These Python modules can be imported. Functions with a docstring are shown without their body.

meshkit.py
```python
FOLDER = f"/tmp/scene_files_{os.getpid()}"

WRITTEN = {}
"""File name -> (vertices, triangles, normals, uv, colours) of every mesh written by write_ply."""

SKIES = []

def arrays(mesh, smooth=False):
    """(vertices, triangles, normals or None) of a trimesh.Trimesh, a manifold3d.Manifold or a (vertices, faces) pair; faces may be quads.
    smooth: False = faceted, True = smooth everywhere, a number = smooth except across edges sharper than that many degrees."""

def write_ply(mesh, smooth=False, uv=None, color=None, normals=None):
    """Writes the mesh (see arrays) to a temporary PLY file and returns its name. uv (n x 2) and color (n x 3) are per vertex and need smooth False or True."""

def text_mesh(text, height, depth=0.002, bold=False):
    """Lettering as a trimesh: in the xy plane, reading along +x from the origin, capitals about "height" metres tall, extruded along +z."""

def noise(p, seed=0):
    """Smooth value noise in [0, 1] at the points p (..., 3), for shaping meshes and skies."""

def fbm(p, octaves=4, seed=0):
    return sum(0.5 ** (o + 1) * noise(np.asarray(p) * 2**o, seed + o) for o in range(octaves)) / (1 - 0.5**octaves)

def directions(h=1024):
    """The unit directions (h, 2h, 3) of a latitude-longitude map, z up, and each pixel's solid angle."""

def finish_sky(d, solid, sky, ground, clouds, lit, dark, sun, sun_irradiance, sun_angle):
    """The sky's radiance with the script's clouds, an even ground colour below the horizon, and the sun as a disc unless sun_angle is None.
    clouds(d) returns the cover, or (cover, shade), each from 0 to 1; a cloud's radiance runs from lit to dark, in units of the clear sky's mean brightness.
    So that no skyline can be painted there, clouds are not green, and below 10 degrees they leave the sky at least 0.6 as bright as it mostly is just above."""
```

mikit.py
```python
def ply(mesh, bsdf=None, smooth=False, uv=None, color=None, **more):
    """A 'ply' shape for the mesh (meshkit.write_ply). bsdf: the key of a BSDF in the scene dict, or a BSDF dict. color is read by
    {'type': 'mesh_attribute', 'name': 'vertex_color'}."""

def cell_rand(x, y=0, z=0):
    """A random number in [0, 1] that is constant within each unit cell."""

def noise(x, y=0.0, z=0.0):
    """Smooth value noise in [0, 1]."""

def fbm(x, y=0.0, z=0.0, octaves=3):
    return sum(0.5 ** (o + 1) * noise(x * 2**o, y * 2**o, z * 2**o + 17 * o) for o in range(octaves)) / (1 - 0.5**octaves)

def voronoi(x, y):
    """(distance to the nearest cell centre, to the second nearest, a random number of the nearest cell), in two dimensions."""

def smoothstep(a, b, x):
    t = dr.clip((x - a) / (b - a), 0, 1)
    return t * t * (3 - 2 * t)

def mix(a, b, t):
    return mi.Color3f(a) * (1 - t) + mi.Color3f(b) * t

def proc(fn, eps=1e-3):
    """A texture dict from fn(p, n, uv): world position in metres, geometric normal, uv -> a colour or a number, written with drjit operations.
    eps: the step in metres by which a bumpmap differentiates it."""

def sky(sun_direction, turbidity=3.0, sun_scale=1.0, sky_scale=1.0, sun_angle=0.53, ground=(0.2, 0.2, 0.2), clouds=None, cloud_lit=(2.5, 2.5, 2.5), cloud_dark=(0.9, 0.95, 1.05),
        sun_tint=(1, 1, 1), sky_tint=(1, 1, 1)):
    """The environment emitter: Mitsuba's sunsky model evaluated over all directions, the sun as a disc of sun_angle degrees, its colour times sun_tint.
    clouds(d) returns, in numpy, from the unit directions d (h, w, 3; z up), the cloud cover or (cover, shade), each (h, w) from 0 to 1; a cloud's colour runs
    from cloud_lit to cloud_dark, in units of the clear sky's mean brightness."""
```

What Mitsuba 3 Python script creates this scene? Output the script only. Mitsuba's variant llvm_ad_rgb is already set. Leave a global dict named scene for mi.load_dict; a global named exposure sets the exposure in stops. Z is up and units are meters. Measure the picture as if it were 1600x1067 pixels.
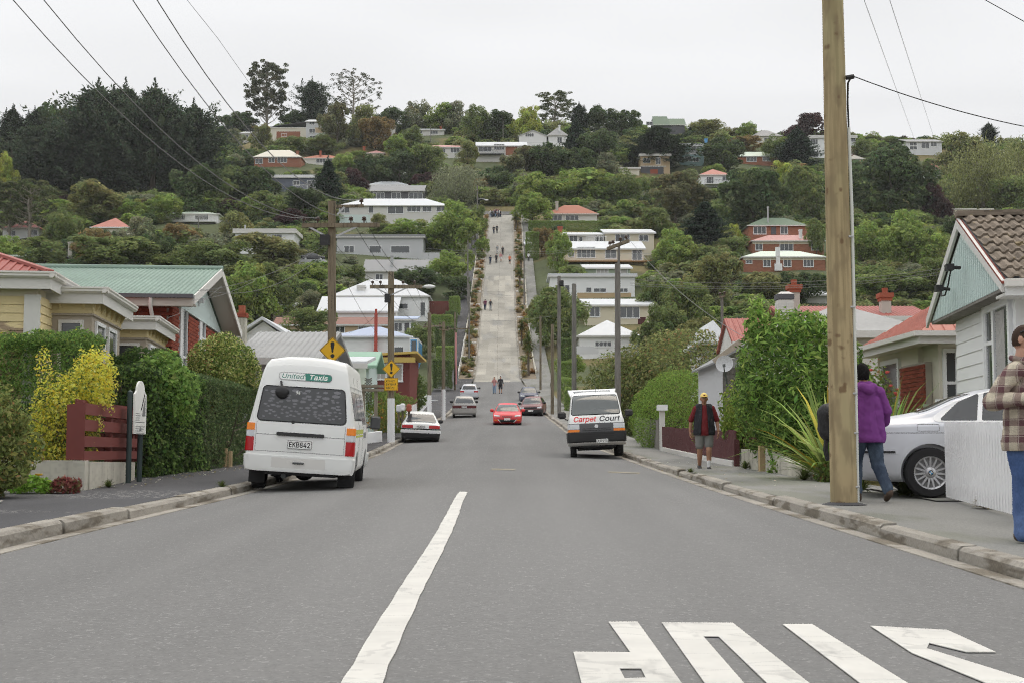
import math, random
import numpy as np
import trimesh
import manifold3d as m3
import shapely.geometry as sg
from shapely import affinity
import drjit as dr
import mitsuba as mi
import mikit, meshkit
from mikit import ply, proc, noise, fbm, voronoi, cell_rand, smoothstep, mix
# ------------------------------------------------------------------ camera, sky, exposure
T = mi.ScalarTransform4f
scene, labels, used = {}, {}, {}
F_PX, CX, CY, PITCH, EYE = 2100.0, 800.0, 533.5, math.radians(4.46), np.array([0.0, 0.0, 1.1])
FWD = np.array([0, math.cos(PITCH), math.sin(PITCH)]); UPV = np.array([0, -math.sin(PITCH), math.cos(PITCH)])
scene['camera'] = {'type': 'perspective', 'fov_axis': 'x', 'fov': 2 * math.degrees(math.atan(800 / F_PX)), 'near_clip': 0.05, 'far_clip': 4000.0,
     'to_world': T().look_at(origin=EYE.tolist(), target=(EYE + FWD).tolist(), up=[0, 0, 1])}
exposure = 1.46
def overcast(d):
 """An even cloud sheet, brighter overhead than at the horizon as overcast skies are (CIE)."""
 flat = d / np.maximum(d[..., 2:3], 0.06)
 n = meshkit.fbm(flat * np.array([0.55, 0.9, 0.0]) + 7.3, 4, 3)
 level = (1 + 1.6 * np.clip(d[..., 2], 0, 1)) / 2.6
 return np.ones(d.shape[:2]), np.clip(1 - (level - 1 / 2.6) * 2.6 / 1.6 + (n - 0.5) * 0.75 - 0.04, 0, 1)
scene['sky'] = mikit.sky([0.25, 0.35, 0.9], turbidity=4, sun_scale=0.2, sun_angle=40, clouds=overcast, cloud_lit=(4.6, 4.63, 4.68), cloud_dark=(2.42, 2.45, 2.51), ground=(0.12, 0.12, 0.11))
# ------------------------------------------------------------------ bookkeeping
def numbered(key):
 if '__' not in key and isinstance(scene.get(key), dict) and scene[key].get('type') not in ('ply', 'instance'): key += '_piece'
 n = used.get(key, 0)
 used[key] = n + 1
 return key if n == 0 else f'{key}_{n:03d}'
def tag(key, label=None, category=None, group=None, kind=None):
 d = labels.setdefault(key, {})
 for k, v in (('label', label), ('category', category), ('group', group), ('kind', kind)):
  if v: d[k] = v
 return key
def thing(name, label, category, group=None):
 return tag(numbered(name), label, category, group)
def put(key, mesh, mat, smooth=False, **more):
 scene[key] = ply(mesh, mat, smooth, **more)
 return key
def part(parent, name, mesh, mat, smooth=False, label=None, kind=None, **more):
 key = put(numbered(f'{parent}__{name}'), mesh, mat, smooth, **more)
 if label or kind: tag(key, label, kind=kind)
 return key
def whole(name, mesh, mat, label, category, group=None, smooth=False, **more):
 key = put(numbered(name), mesh, mat, smooth, **more)
 return tag(key, label, category, group)
def structure(name, mesh, mat, smooth=False, **more):
 key = put(numbered(name), mesh, mat, smooth, **more)
 return tag(key, kind='structure')
def stuff(name, mesh, mat, label, category, smooth=False, **more):
 key = put(numbered(name), mesh, mat, smooth, **more)
 return tag(key, label, category, kind='stuff')
# ------------------------------------------------------------------ measuring: photograph pixel (1600 x 1067) -> point
def ray(u, v):
 r = FWD + np.array([1.0, 0, 0]) * (u - CX) / F_PX + UPV * (CY - v) / F_PX
 return r / r[1]
def P(u, v, d):
 return EYE + ray(u, v) * d
def pchip(xs, ys):
 from scipy.interpolate import PchipInterpolator
 return PchipInterpolator(np.array(xs, float), np.array(ys, float), extrapolate=True)
profile = pchip([-90, -40, 0, 25, 40, 55, 77, 95, 130, 155, 163, 185, 210, 232, 250, 280, 305, 322, 360, 405, 455, 500, 560, 700, 1200],
    [-1.6, -0.7, 0, .44, .72, 1.16, 2.25, 3.3, 6.0, 8.5, 10.0, 15.4, 22.3, 29.4, 35.1, 45.3, 53.6, 57.3, 71, 89, 108, 119, 123, 118, 70])
road_l = pchip([-40, 12, 22, 44, 57, 75, 95, 130, 150, 156, 163, 230, 310, 330], [-4.55, -4.45, -4.25, -4.5, -4.8, -4.75, -4.5, -4.6, -4.5, -4.4, -4.43, -4.9, -5.1, -5.2])
road_r = pchip([-40, 9, 16, 23, 40, 66, 77, 95, 130, 150, 156, 163, 230, 310, 330], [3.7, 3.56, 3.48, 3.42, 3.5, 2.95, 2.8, 2.45, 1.9, 1.45, 1.05, 0.92, 0.36, 0.2, 0.2])
def Z(x, y):
 """Height of the natural ground (street level, before kerbs)."""
 x, y = np.broadcast_arrays(np.asarray(x, float), np.asarray(y, float))
 z = profile(y)
 side = np.clip((np.abs(x + 2) - 12) / 40, 0, 1) * np.clip((y - 60) / 120, 0, 1)
 p = np.stack([x * .018, y * .018, x * 0 + .5], -1)
 z = z + side * (meshkit.fbm(p, 3, 5) - .5) * 13
 z = z - np.clip((x - 45) / 100, 0, 3) * np.clip((y - 220) / 200, 0, 1) * 7
 z = z - np.clip((-x - 30) / 100, 0, 3) * np.clip((y - 300) / 150, 0, 1) * 2
 return z
def hit(u, v):
 """Where the sight line through the photograph's pixel meets the ground."""
 r = ray(u, v)
 ys = np.arange(6, 900, 0.5)
 pts = EYE + r * ys[:, None]
 below = np.nonzero(pts[:, 2] <= Z(pts[:, 0], pts[:, 1]) + 0.02)[0]
 i = below[0] if len(below) else int(np.argmin(((pts[:, 2] - Z(pts[:, 0], pts[:, 1])) / ys)[ys < 540]))
 p = pts[i].copy(); p[2] = float(Z(p[0], p[1]))
 return p
def road_z(x, y):
 """The road's surface with its crown."""
 l, r = road_l(y), road_r(y)
 return profile(y) + .075 * np.clip(1 - ((x - (l + r) / 2) / ((r - l) / 2)) ** 2, 0, 1) * np.clip((154 - y) / 12, 0, 1)
def px(d):
 return d / F_PX
# ------------------------------------------------------------------ mesh helpers: everything is (vertices, triangles)
def join(*ms):
 ms = [m for m in (ms[0] if len(ms) == 1 and isinstance(ms[0], list) else ms) if m is not None and len(m[0])]
 vs, fs, at = [], [], 0
 for v, f in ms:
  vs.append(v); fs.append(np.asarray(f) + at); at += len(v)
 return np.vstack(vs), np.vstack(fs)
BOXF = np.array([[0, 2, 1], [0, 3, 2], [4, 5, 6], [4, 6, 7], [0, 1, 5], [0, 5, 4], [1, 2, 6], [1, 6, 5], [2, 3, 7], [2, 7, 6], [3, 0, 4], [3, 4, 7]])
def box(x0, x1, y0, y1, z0, z1):
 v = np.array([[x0, y0, z0], [x1, y0, z0], [x1, y1, z0], [x0, y1, z0], [x0, y0, z1], [x1, y0, z1], [x1, y1, z1], [x0, y1, z1]], float)
 return v, BOXF.copy()
def hexa(b, t):
 """A box with any four bottom and any four top corners, both anticlockwise from above."""
 return np.array(list(b) + list(t), float), BOXF.copy()
def bevel_box(x0, x1, y0, y1, z0, z1, r):
 x = m3.Manifold.hull_points([[a, b, c] for sx, sy, sz in np.ndindex(2, 2, 2) for a, b, c in (
  ((x0, x1)[sx], (y0 + r, y1 - r)[sy], (z0 + r, z1 - r)[sz]), ((x0 + r, x1 - r)[sx], (y0, y1)[sy], (z0 + r, z1 - r)[sz]), ((x0 + r, x1 - r)[sx], (y0 + r, y1 - r)[sy], (z0, z1)[sz]))])
 return vf(x)
def vf(m):
 if hasattr(m, 'to_mesh'):
  q = m.to_mesh(); return np.array(q.vert_properties[:, :3], float), np.array(q.tri_verts, int)
 if hasattr(m, 'vertices'): return np.array(m.vertices, float), np.array(m.faces, int)
 return m
def rot(m, deg=0, axis='z', at=(0, 0, 0)):
 a = math.radians(deg); c, s = math.cos(a), math.sin(a)
 R = {'z': [[c, -s, 0], [s, c, 0], [0, 0, 1]], 'x': [[1, 0, 0], [0, c, -s], [0, s, c]], 'y': [[c, 0, s], [0, 1, 0], [-s, 0, c]]}[axis]
 at = np.asarray(at, float)
 return (m[0] - at) @ np.array(R).T + at, m[1]
def move(m, *t):
 return m[0] + np.asarray(t[0] if len(t) == 1 else t, float), m[1]
def scale(m, s):
 return m[0] * np.asarray(s, float), m[1]
def flip(m):
 return m[0], m[1][:, ::-1]
def mirror_y(m):
 return m[0] * [1, -1, 1], m[1][:, ::-1]
def along(m, a, b):
 """Turns a shape built along +z onto the direction from a to b, its origin at a."""
 a, b = np.asarray(a, float), np.asarray(b, float)
 z = (b - a) / np.linalg.norm(b - a)
 x = np.cross([0, 0, 1] if abs(z[2]) < .95 else [1, 0, 0], z); x /= np.linalg.norm(x)
 return m[0] @ np.array([x, np.cross(z, x), z]) + a, m[1]
def beam(a, b, w, h):
 """A square bar from a to b, w across and h high."""
 L = np.linalg.norm(np.asarray(b, float) - np.asarray(a, float))
 return along(box(-w / 2, w / 2, -h / 2, h / 2, 0, L), a, b)
def tube(pts, r, n=8, cap=True):
 p = np.asarray(pts, float); r = np.broadcast_to(np.asarray(r, float), (len(p),))
 t = np.gradient(p, axis=0); t /= np.linalg.norm(t, axis=1, keepdims=True) + 1e-12
 ref = np.array([0, 0, 1.0]) if abs(t[:, 2]).mean() < .9 else np.array([0, 1.0, 0])
 a = np.cross(t, ref); a /= np.linalg.norm(a, axis=1, keepdims=True) + 1e-12
 b = np.cross(t, a); ang = np.arange(n) * 2 * np.pi / n
 v = (p[:, None] + r[:, None, None] * (np.cos(ang)[None, :, None] * a[:, None] + np.sin(ang)[None, :, None] * b[:, None])).reshape(-1, 3)
 i, j = np.meshgrid(np.arange(len(p) - 1), np.arange(n), indexing='ij')
 q = np.stack([i * n + j, i * n + (j + 1) % n, (i + 1) * n + (j + 1) % n, (i + 1) * n + j], -1).reshape(-1, 4)
 f = np.vstack([q[:, [0, 2, 1]], q[:, [0, 3, 2]]])
 if cap:
  v = np.vstack([v, p[0], p[-1]]); k = np.arange(n); L = len(v); e = (len(p) - 1) * n
  f = np.vstack([f, np.stack([k * 0 + L - 2, k, (k + 1) % n], 1), np.stack([k * 0 + L - 1, e + (k + 1) % n, e + k], 1)])
 return v, f
def lathe(prof, n=24, cap=True):
 """Profile [(r, z), ...] turned about z."""
 prof = np.asarray(prof, float); ang = np.arange(n) * 2 * np.pi / n
 v = np.stack([prof[:, :1] * np.cos(ang), prof[:, :1] * np.sin(ang), np.repeat(prof[:, 1:], n, 1)], -1).reshape(-1, 3)
 i, j = np.meshgrid(np.arange(len(prof) - 1), np.arange(n), indexing='ij')
 q = np.stack([i * n + j, i * n + (j + 1) % n, (i + 1) * n + (j + 1) % n, (i + 1) * n + j], -1).reshape(-1, 4)
 return v, np.vstack([q[:, [0, 1, 2]], q[:, [0, 2, 3]]])
def extrude(poly, h):
 """A shapely polygon or list of points in xy, raised by h along z."""
 if not hasattr(poly, 'geoms') and not hasattr(poly, 'exterior'): poly = sg.Polygon(poly)
 poly = poly.buffer(0)
 gs = [g for g in getattr(poly, 'geoms', [poly]) if g.area > 1e-9]
 return join([vf(trimesh.creation.extrude_polygon(g, h, engine='earcut')) for g in gs])
def upright(m):
 """Turns a shape built in xy with depth z into xz with depth -y (facing the camera)."""
 return np.stack([m[0][:, 0], -m[0][:, 2], m[0][:, 1]], 1), m[1]
def grid_sheet(xs, ys, zf):
 X, Y = np.meshgrid(xs, ys)
 v = np.stack([X, Y, zf(X, Y)], -1).reshape(-1, 3); n = len(xs)
 i, j = np.meshgrid(np.arange(len(ys) - 1), np.arange(n - 1), indexing='ij')
 q = np.stack([i * n + j, i * n + j + 1, (i + 1) * n + j + 1, (i + 1) * n + j], -1).reshape(-1, 4)
 return v, np.vstack([q[:, [0, 1, 2]], q[:, [0, 2, 3]]])
def strip(xa, xb, ys, dz, nx=2, zf=None):
 """A sheet following the street between the lines xa(y) and xb(y), dz above the street."""
 ys = np.asarray(ys, float); t = np.linspace(0, 1, nx)
 X = xa(ys)[:, None] * (1 - t) + xb(ys)[:, None] * t; Y = np.repeat(ys[:, None], nx, 1)
 zz = (zf or (lambda x, y: profile(y)))(X, Y) + (dz(X, Y) if callable(dz) else dz)
 v = np.stack([X, Y, zz], -1).reshape(-1, 3)
 i, j = np.meshgrid(np.arange(len(ys) - 1), np.arange(nx - 1), indexing='ij')
 q = np.stack([i * nx + j, i * nx + j + 1, (i + 1) * nx + j + 1, (i + 1) * nx + j], -1).reshape(-1, 4)
 return v, np.vstack([q[:, [0, 1, 2]], q[:, [0, 2, 3]]])
def sweep_strip(cols, ys):
 """A solid following the street: cols = [(x(y), dz), ...] is its cross-section, ys the stations."""
 ys = np.asarray(ys, float); n = len(cols)
 v = np.stack([np.stack([c[0](ys), ys, profile(ys) + c[1]], -1) for c in cols], 1).reshape(-1, 3)
 i, j = np.meshgrid(np.arange(len(ys) - 1), np.arange(n), indexing='ij')
 q = np.stack([i * n + j, i * n + (j + 1) % n, (i + 1) * n + (j + 1) % n, (i + 1) * n + j], -1).reshape(-1, 4)
 f = [q[:, [0, 1, 2]], q[:, [0, 2, 3]]]
 e = (len(ys) - 1) * n
 for k in range(1, n - 1): f += [np.array([[0, k + 1, k], [e, e + k, e + k + 1]])]
 return v, np.vstack(f)
off = lambda fn, d: (lambda y: fn(y) + d)
rng = np.random.default_rng(7)
# ------------------------------------------------------------------ materials
def flat(name, rgb, rough=.6, metallic=0.0, spec=.5, clear=0.0):
 d = {'type': 'principled', 'base_color': {'type': 'rgb', 'value': list(rgb)}, 'roughness': rough, 'metallic': metallic, 'specular': spec, 'clearcoat': clear, 'clearcoat_gloss': .9}
 scene[name] = {'type': 'twosided', 'bsdf': d}
 return name
def procmat(name, fn, rough=.8, bump=None, bump_scale=1.0, spec=.4):
 d = {'type': 'principled', 'base_color': proc(fn), 'roughness': rough, 'specular': spec}
 if bump: d = {'type': 'bumpmap', 'arbitrary': proc(bump), 'scale': bump_scale, 'bsdf': d}
 scene[name] = {'type': 'twosided', 'bsdf': d}
 return name
C3 = mi.Color3f
def tint(c, k):
 return C3(c[0], c[1], c[2]) * k
scene['leaf'] = {'type': 'principledthin', 'base_color': {'type': 'mesh_attribute', 'name': 'vertex_color'}, 'roughness': .6, 'diff_trans': 1.1, 'spec_trans': 0.0}
def asphalt_color(p, n, uv):
 g = noise(p.x * 90, p.y * 90, 3.0)
 g2 = noise(p.x * 31, p.y * 27, 8.0)
 patch = fbm(p.x * .35, p.y * .12, 2.0, 4)
 streak = fbm(p.x * 1.6, p.y * .05, 5.0, 3)
 crumb = smoothstep(.80, .9, noise(p.x * 55, p.y * 55, 9.0))
 k = .82 + .18 * g + .10 * g2 + .30 * (patch - .5) + .22 * (streak - .5) + .35 * crumb
 return tint((.158, .157, .154), k)
procmat('asphalt', asphalt_color, .85, lambda p, n, uv: noise(p.x * 110, p.y * 110, 1.0), .0035)
def path_dark_color(p, n, uv):
 k = .75 + .25 * noise(p.x * 80, p.y * 80) + .5 * (fbm(p.x * .9, p.y * .5, 1.0, 4) - .4)
 pale = smoothstep(.66, .74, noise(p.x * 23, p.y * 23, 4.0)) * smoothstep(.55, .7, fbm(p.x * .6, p.y * .6, 6.0, 3))
 return mix(tint((.068, .068, .072), k), C3(.30, .29, .27), pale * .5)
procmat('path_asphalt', path_dark_color, .8, lambda p, n, uv: noise(p.x * 100, p.y * 100, 1.0), .004)
def path_grey_color(p, n, uv):
 a = fbm(p.x * .8, p.y * .35, 2.0, 4)
 k = .82 + .22 * noise(p.x * 70, p.y * 70) + .55 * (a - .5)
 moss = smoothstep(.52, .72, fbm(p.x * 1.3, p.y * .5, 9.0, 4))
 return mix(tint((.205, .203, .190), k), tint((.150, .155, .120), k), moss * .6)
procmat('path_concrete', path_grey_color, .9, lambda p, n, uv: noise(p.x * 90, p.y * 90, 1.0), .003)
def kerb_color(p, n, uv):
 k = .8 + .3 * noise(p.x * 60, p.y * 60, p.z * 60) + .6 * (fbm(p.x * 3, p.y * 1.2, p.z * 6, 4) - .5)
 dirt = smoothstep(.48, .66, fbm(p.x * 2, p.y * 2.5, p.z * 9 + 4, 4))
 return mix(tint((.30, .28, .245), k), tint((.165, .145, .115), k), dirt)
procmat('kerb_concrete', kerb_color, .9, lambda p, n, uv: fbm(p.x * 25, p.y * 25, p.z * 25, 3), .02)
def steep_color(p, n, uv):
 k = .86 + .12 * noise(p.x * 14, p.y * 14) + .5 * (fbm(p.x * .5, p.y * .35, 3.0, 4) - .5) + .25 * (cell_rand(dr.floor(p.y / 4.5), dr.floor(p.x + 2.2)) - .5)
 worn = smoothstep(.52, .7, fbm(p.x * .9, p.y * .18, 7.0, 4))
 return mix(tint((.345, .328, .285), k), tint((.29, .283, .26), k), worn)
procmat('steep_concrete', steep_color, .9)
procmat('upper_concrete', lambda p, n, uv: tint((.285, .275, .245), .9 + .12 * noise(p.x * 14, p.y * 14) + .5 * (fbm(p.x * .5, p.y * .35, 3.0, 4) - .5)), .9)
def ground_color(p, n, uv):
 a = fbm(p.x * .15, p.y * .15, p.z * .15, 4); b = noise(p.x * 3, p.y * 3, p.z * 3)
 dry = smoothstep(.58, .72, fbm(p.x * .05 + 3, p.y * .05, 2.0, 3))
 return mix(tint((.062, .074, .034), .6 + .8 * a + .3 * b), tint((.16, .125, .055), .7 + .5 * a + .3 * b), dry * .7)
procmat('hill_grass', ground_color, .95)
def paint_mark_color(p, n, uv):
 k = .86 + .2 * fbm(p.x * 5, p.y * 5, 1.0, 4) - .04
 worn = smoothstep(.62, .80, fbm(p.x * 9, p.y * 3, 4.0, 4)) * .3
 crack = smoothstep(.03, .01, dr.abs(fbm(p.x * 2.2, p.y * 5.5, 8.0, 3) - .5)) * .22
 return mix(tint((.60, .59, .55), k), C3(.22, .22, .21), dr.minimum(worn + crack, 1))
procmat('road_paint', paint_mark_color, .7, lambda p, n, uv: noise(p.x * 90, p.y * 90, 1.0), .003)
def timber_pole_color(p, n, uv):
 g = fbm(p.x * 26 + p.z * .25, p.y * 26, p.z * .9, 4)
 knot = smoothstep(.70, .80, noise(p.x * 7, p.y * 7, p.z * 5.0)) * smoothstep(.5, .8, noise(p.x * 20, p.y * 20, p.z * 14))
 stain = smoothstep(.45, .75, fbm(p.x * 4, p.y * 4, p.z * .8, 3))
 c = mix(C3(.41, .325, .185), C3(.275, .21, .115), smoothstep(.35, .7, g))
 c = mix(c, C3(.34, .31, .165), stain * .5)
 c = mix(c, C3(.20, .15, .085), smoothstep(.46, .70, fbm(p.x * 9, p.y * 9, p.z * 2.6, 4)) * .55)
 return mix(c, C3(.13, .07, .03), knot * .75)
procmat('new_timber', timber_pole_color, .75, lambda p, n, uv: fbm(p.x * 40, p.y * 40, p.z * 1.2, 3), .006)
def old_pole_color(p, n, uv):
 g = fbm(p.x * 30, p.y * 30, p.z * 1.2, 4); s = fbm(p.x * 5, p.y * 5, p.z * .6, 3)
 return mix(tint((.20, .165, .115), .7 + .6 * s), C3(.085, .07, .05), smoothstep(.48, .72, g))
procmat('old_timber', old_pole_color, .9)
def grey_wood_color(p, n, uv):
 g = fbm(p.x * 18, p.y * 18, p.z * 2.0, 4)
 return tint((.17, .16, .145), .55 + .95 * g)
procmat('grey_wood', grey_wood_color, .9)
def render_color(p, n, uv):
 a = fbm(p.x * 3, p.y * 3, p.z * 3, 4); run = fbm(p.x * 8, p.y * 8, p.z * .8, 3)
 lich = smoothstep(.6, .75, noise(p.x * 18, p.y * 18, p.z * 18))
 return mix(tint((.50, .48, .41), .72 + .5 * a), C3(.22, .21, .17), smoothstep(.5, .78, run) * .55 + lich * .15)
procmat('rough_plaster', render_color, .95, lambda p, n, uv: noise(p.x * 70, p.y * 70, p.z * 70), .012)
def tile_color(p, n, uv):
 c = cell_rand(dr.floor(p.x / .3), dr.floor(p.y / .3), dr.floor(p.z / .15))
 k = .65 + .5 * c + .5 * (fbm(p.x * 6, p.y * 6, p.z * 6, 3) - .5)
 lich = smoothstep(.66, .74, fbm(p.x * 5, p.y * 5, p.z * 5, 4))
 return mix(tint((.20, .165, .13), k), C3(.30, .24, .12), lich * .5)
procmat('roof_tile', tile_color, .9, lambda p, n, uv: noise(p.x * 60, p.y * 60, p.z * 60), .004)
def peel_color(p, n, uv):
 a = fbm(p.x * 2.2, p.y * 2.2, p.z * 9, 4)
 bare = smoothstep(.40, .52, a)
 return mix(C3(.72, .60, .335), tint((.36, .27, .18), .7 + .6 * fbm(p.x * 4, p.y * 4, p.z * 40, 3)), bare)
procmat('peeling_board', peel_color, .85)
def brick_tone(base, s):
 def fn(p, n, uv):
  c = cell_rand(dr.floor(p.x / .24 + dr.floor(p.y / .24) * 3), dr.floor(p.y / .24), dr.floor(p.z / .085))
  return tint(base, .72 + .4 * c + .35 * (fbm(p.x * 20, p.y * 20, p.z * 20, 3) - .5))
 return fn
procmat('red_brick', brick_tone((.26, .062, .036), 1), .9)
procmat('orange_brick', lambda p, n, uv: tint((.31, .135, .085), .8 + .3 * noise(p.x * 3, p.y * 3, p.z * 11) + .25 * (fbm(p.x * .8, p.y * .8, p.z * 2, 3) - .5)), .9)
def roof_iron(base):
 def fn(p, n, uv):
  k = .86 + .3 * (fbm(p.x * .9, p.y * .9, p.z * 2.0, 4) - .5) + .10 * noise(p.x * 9, p.y * 9, p.z * 9)
  return tint(base, k)
 return fn
procmat('green_iron', roof_iron((.225, .315, .262)), .55)
procmat('grey_iron', roof_iron((.33, .335, .33)), .5)
procmat('red_iron', roof_iron((.36, .105, .085)), .5)
procmat('salmon_iron', roof_iron((.49, .20, .155)), .55)
procmat('white_board', lambda p, n, uv: tint((.80, .805, .81), .93 + .14 * (fbm(p.x * 1.5, p.y * 1.5, p.z * 1.5, 3) - .4)), .5)
procmat('cream_board', lambda p, n, uv: tint((.72, .60, .335), .88 + .26 * (fbm(p.x * 2.5, p.y * 2.5, p.z * 5, 4) - .4)), .7)
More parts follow.
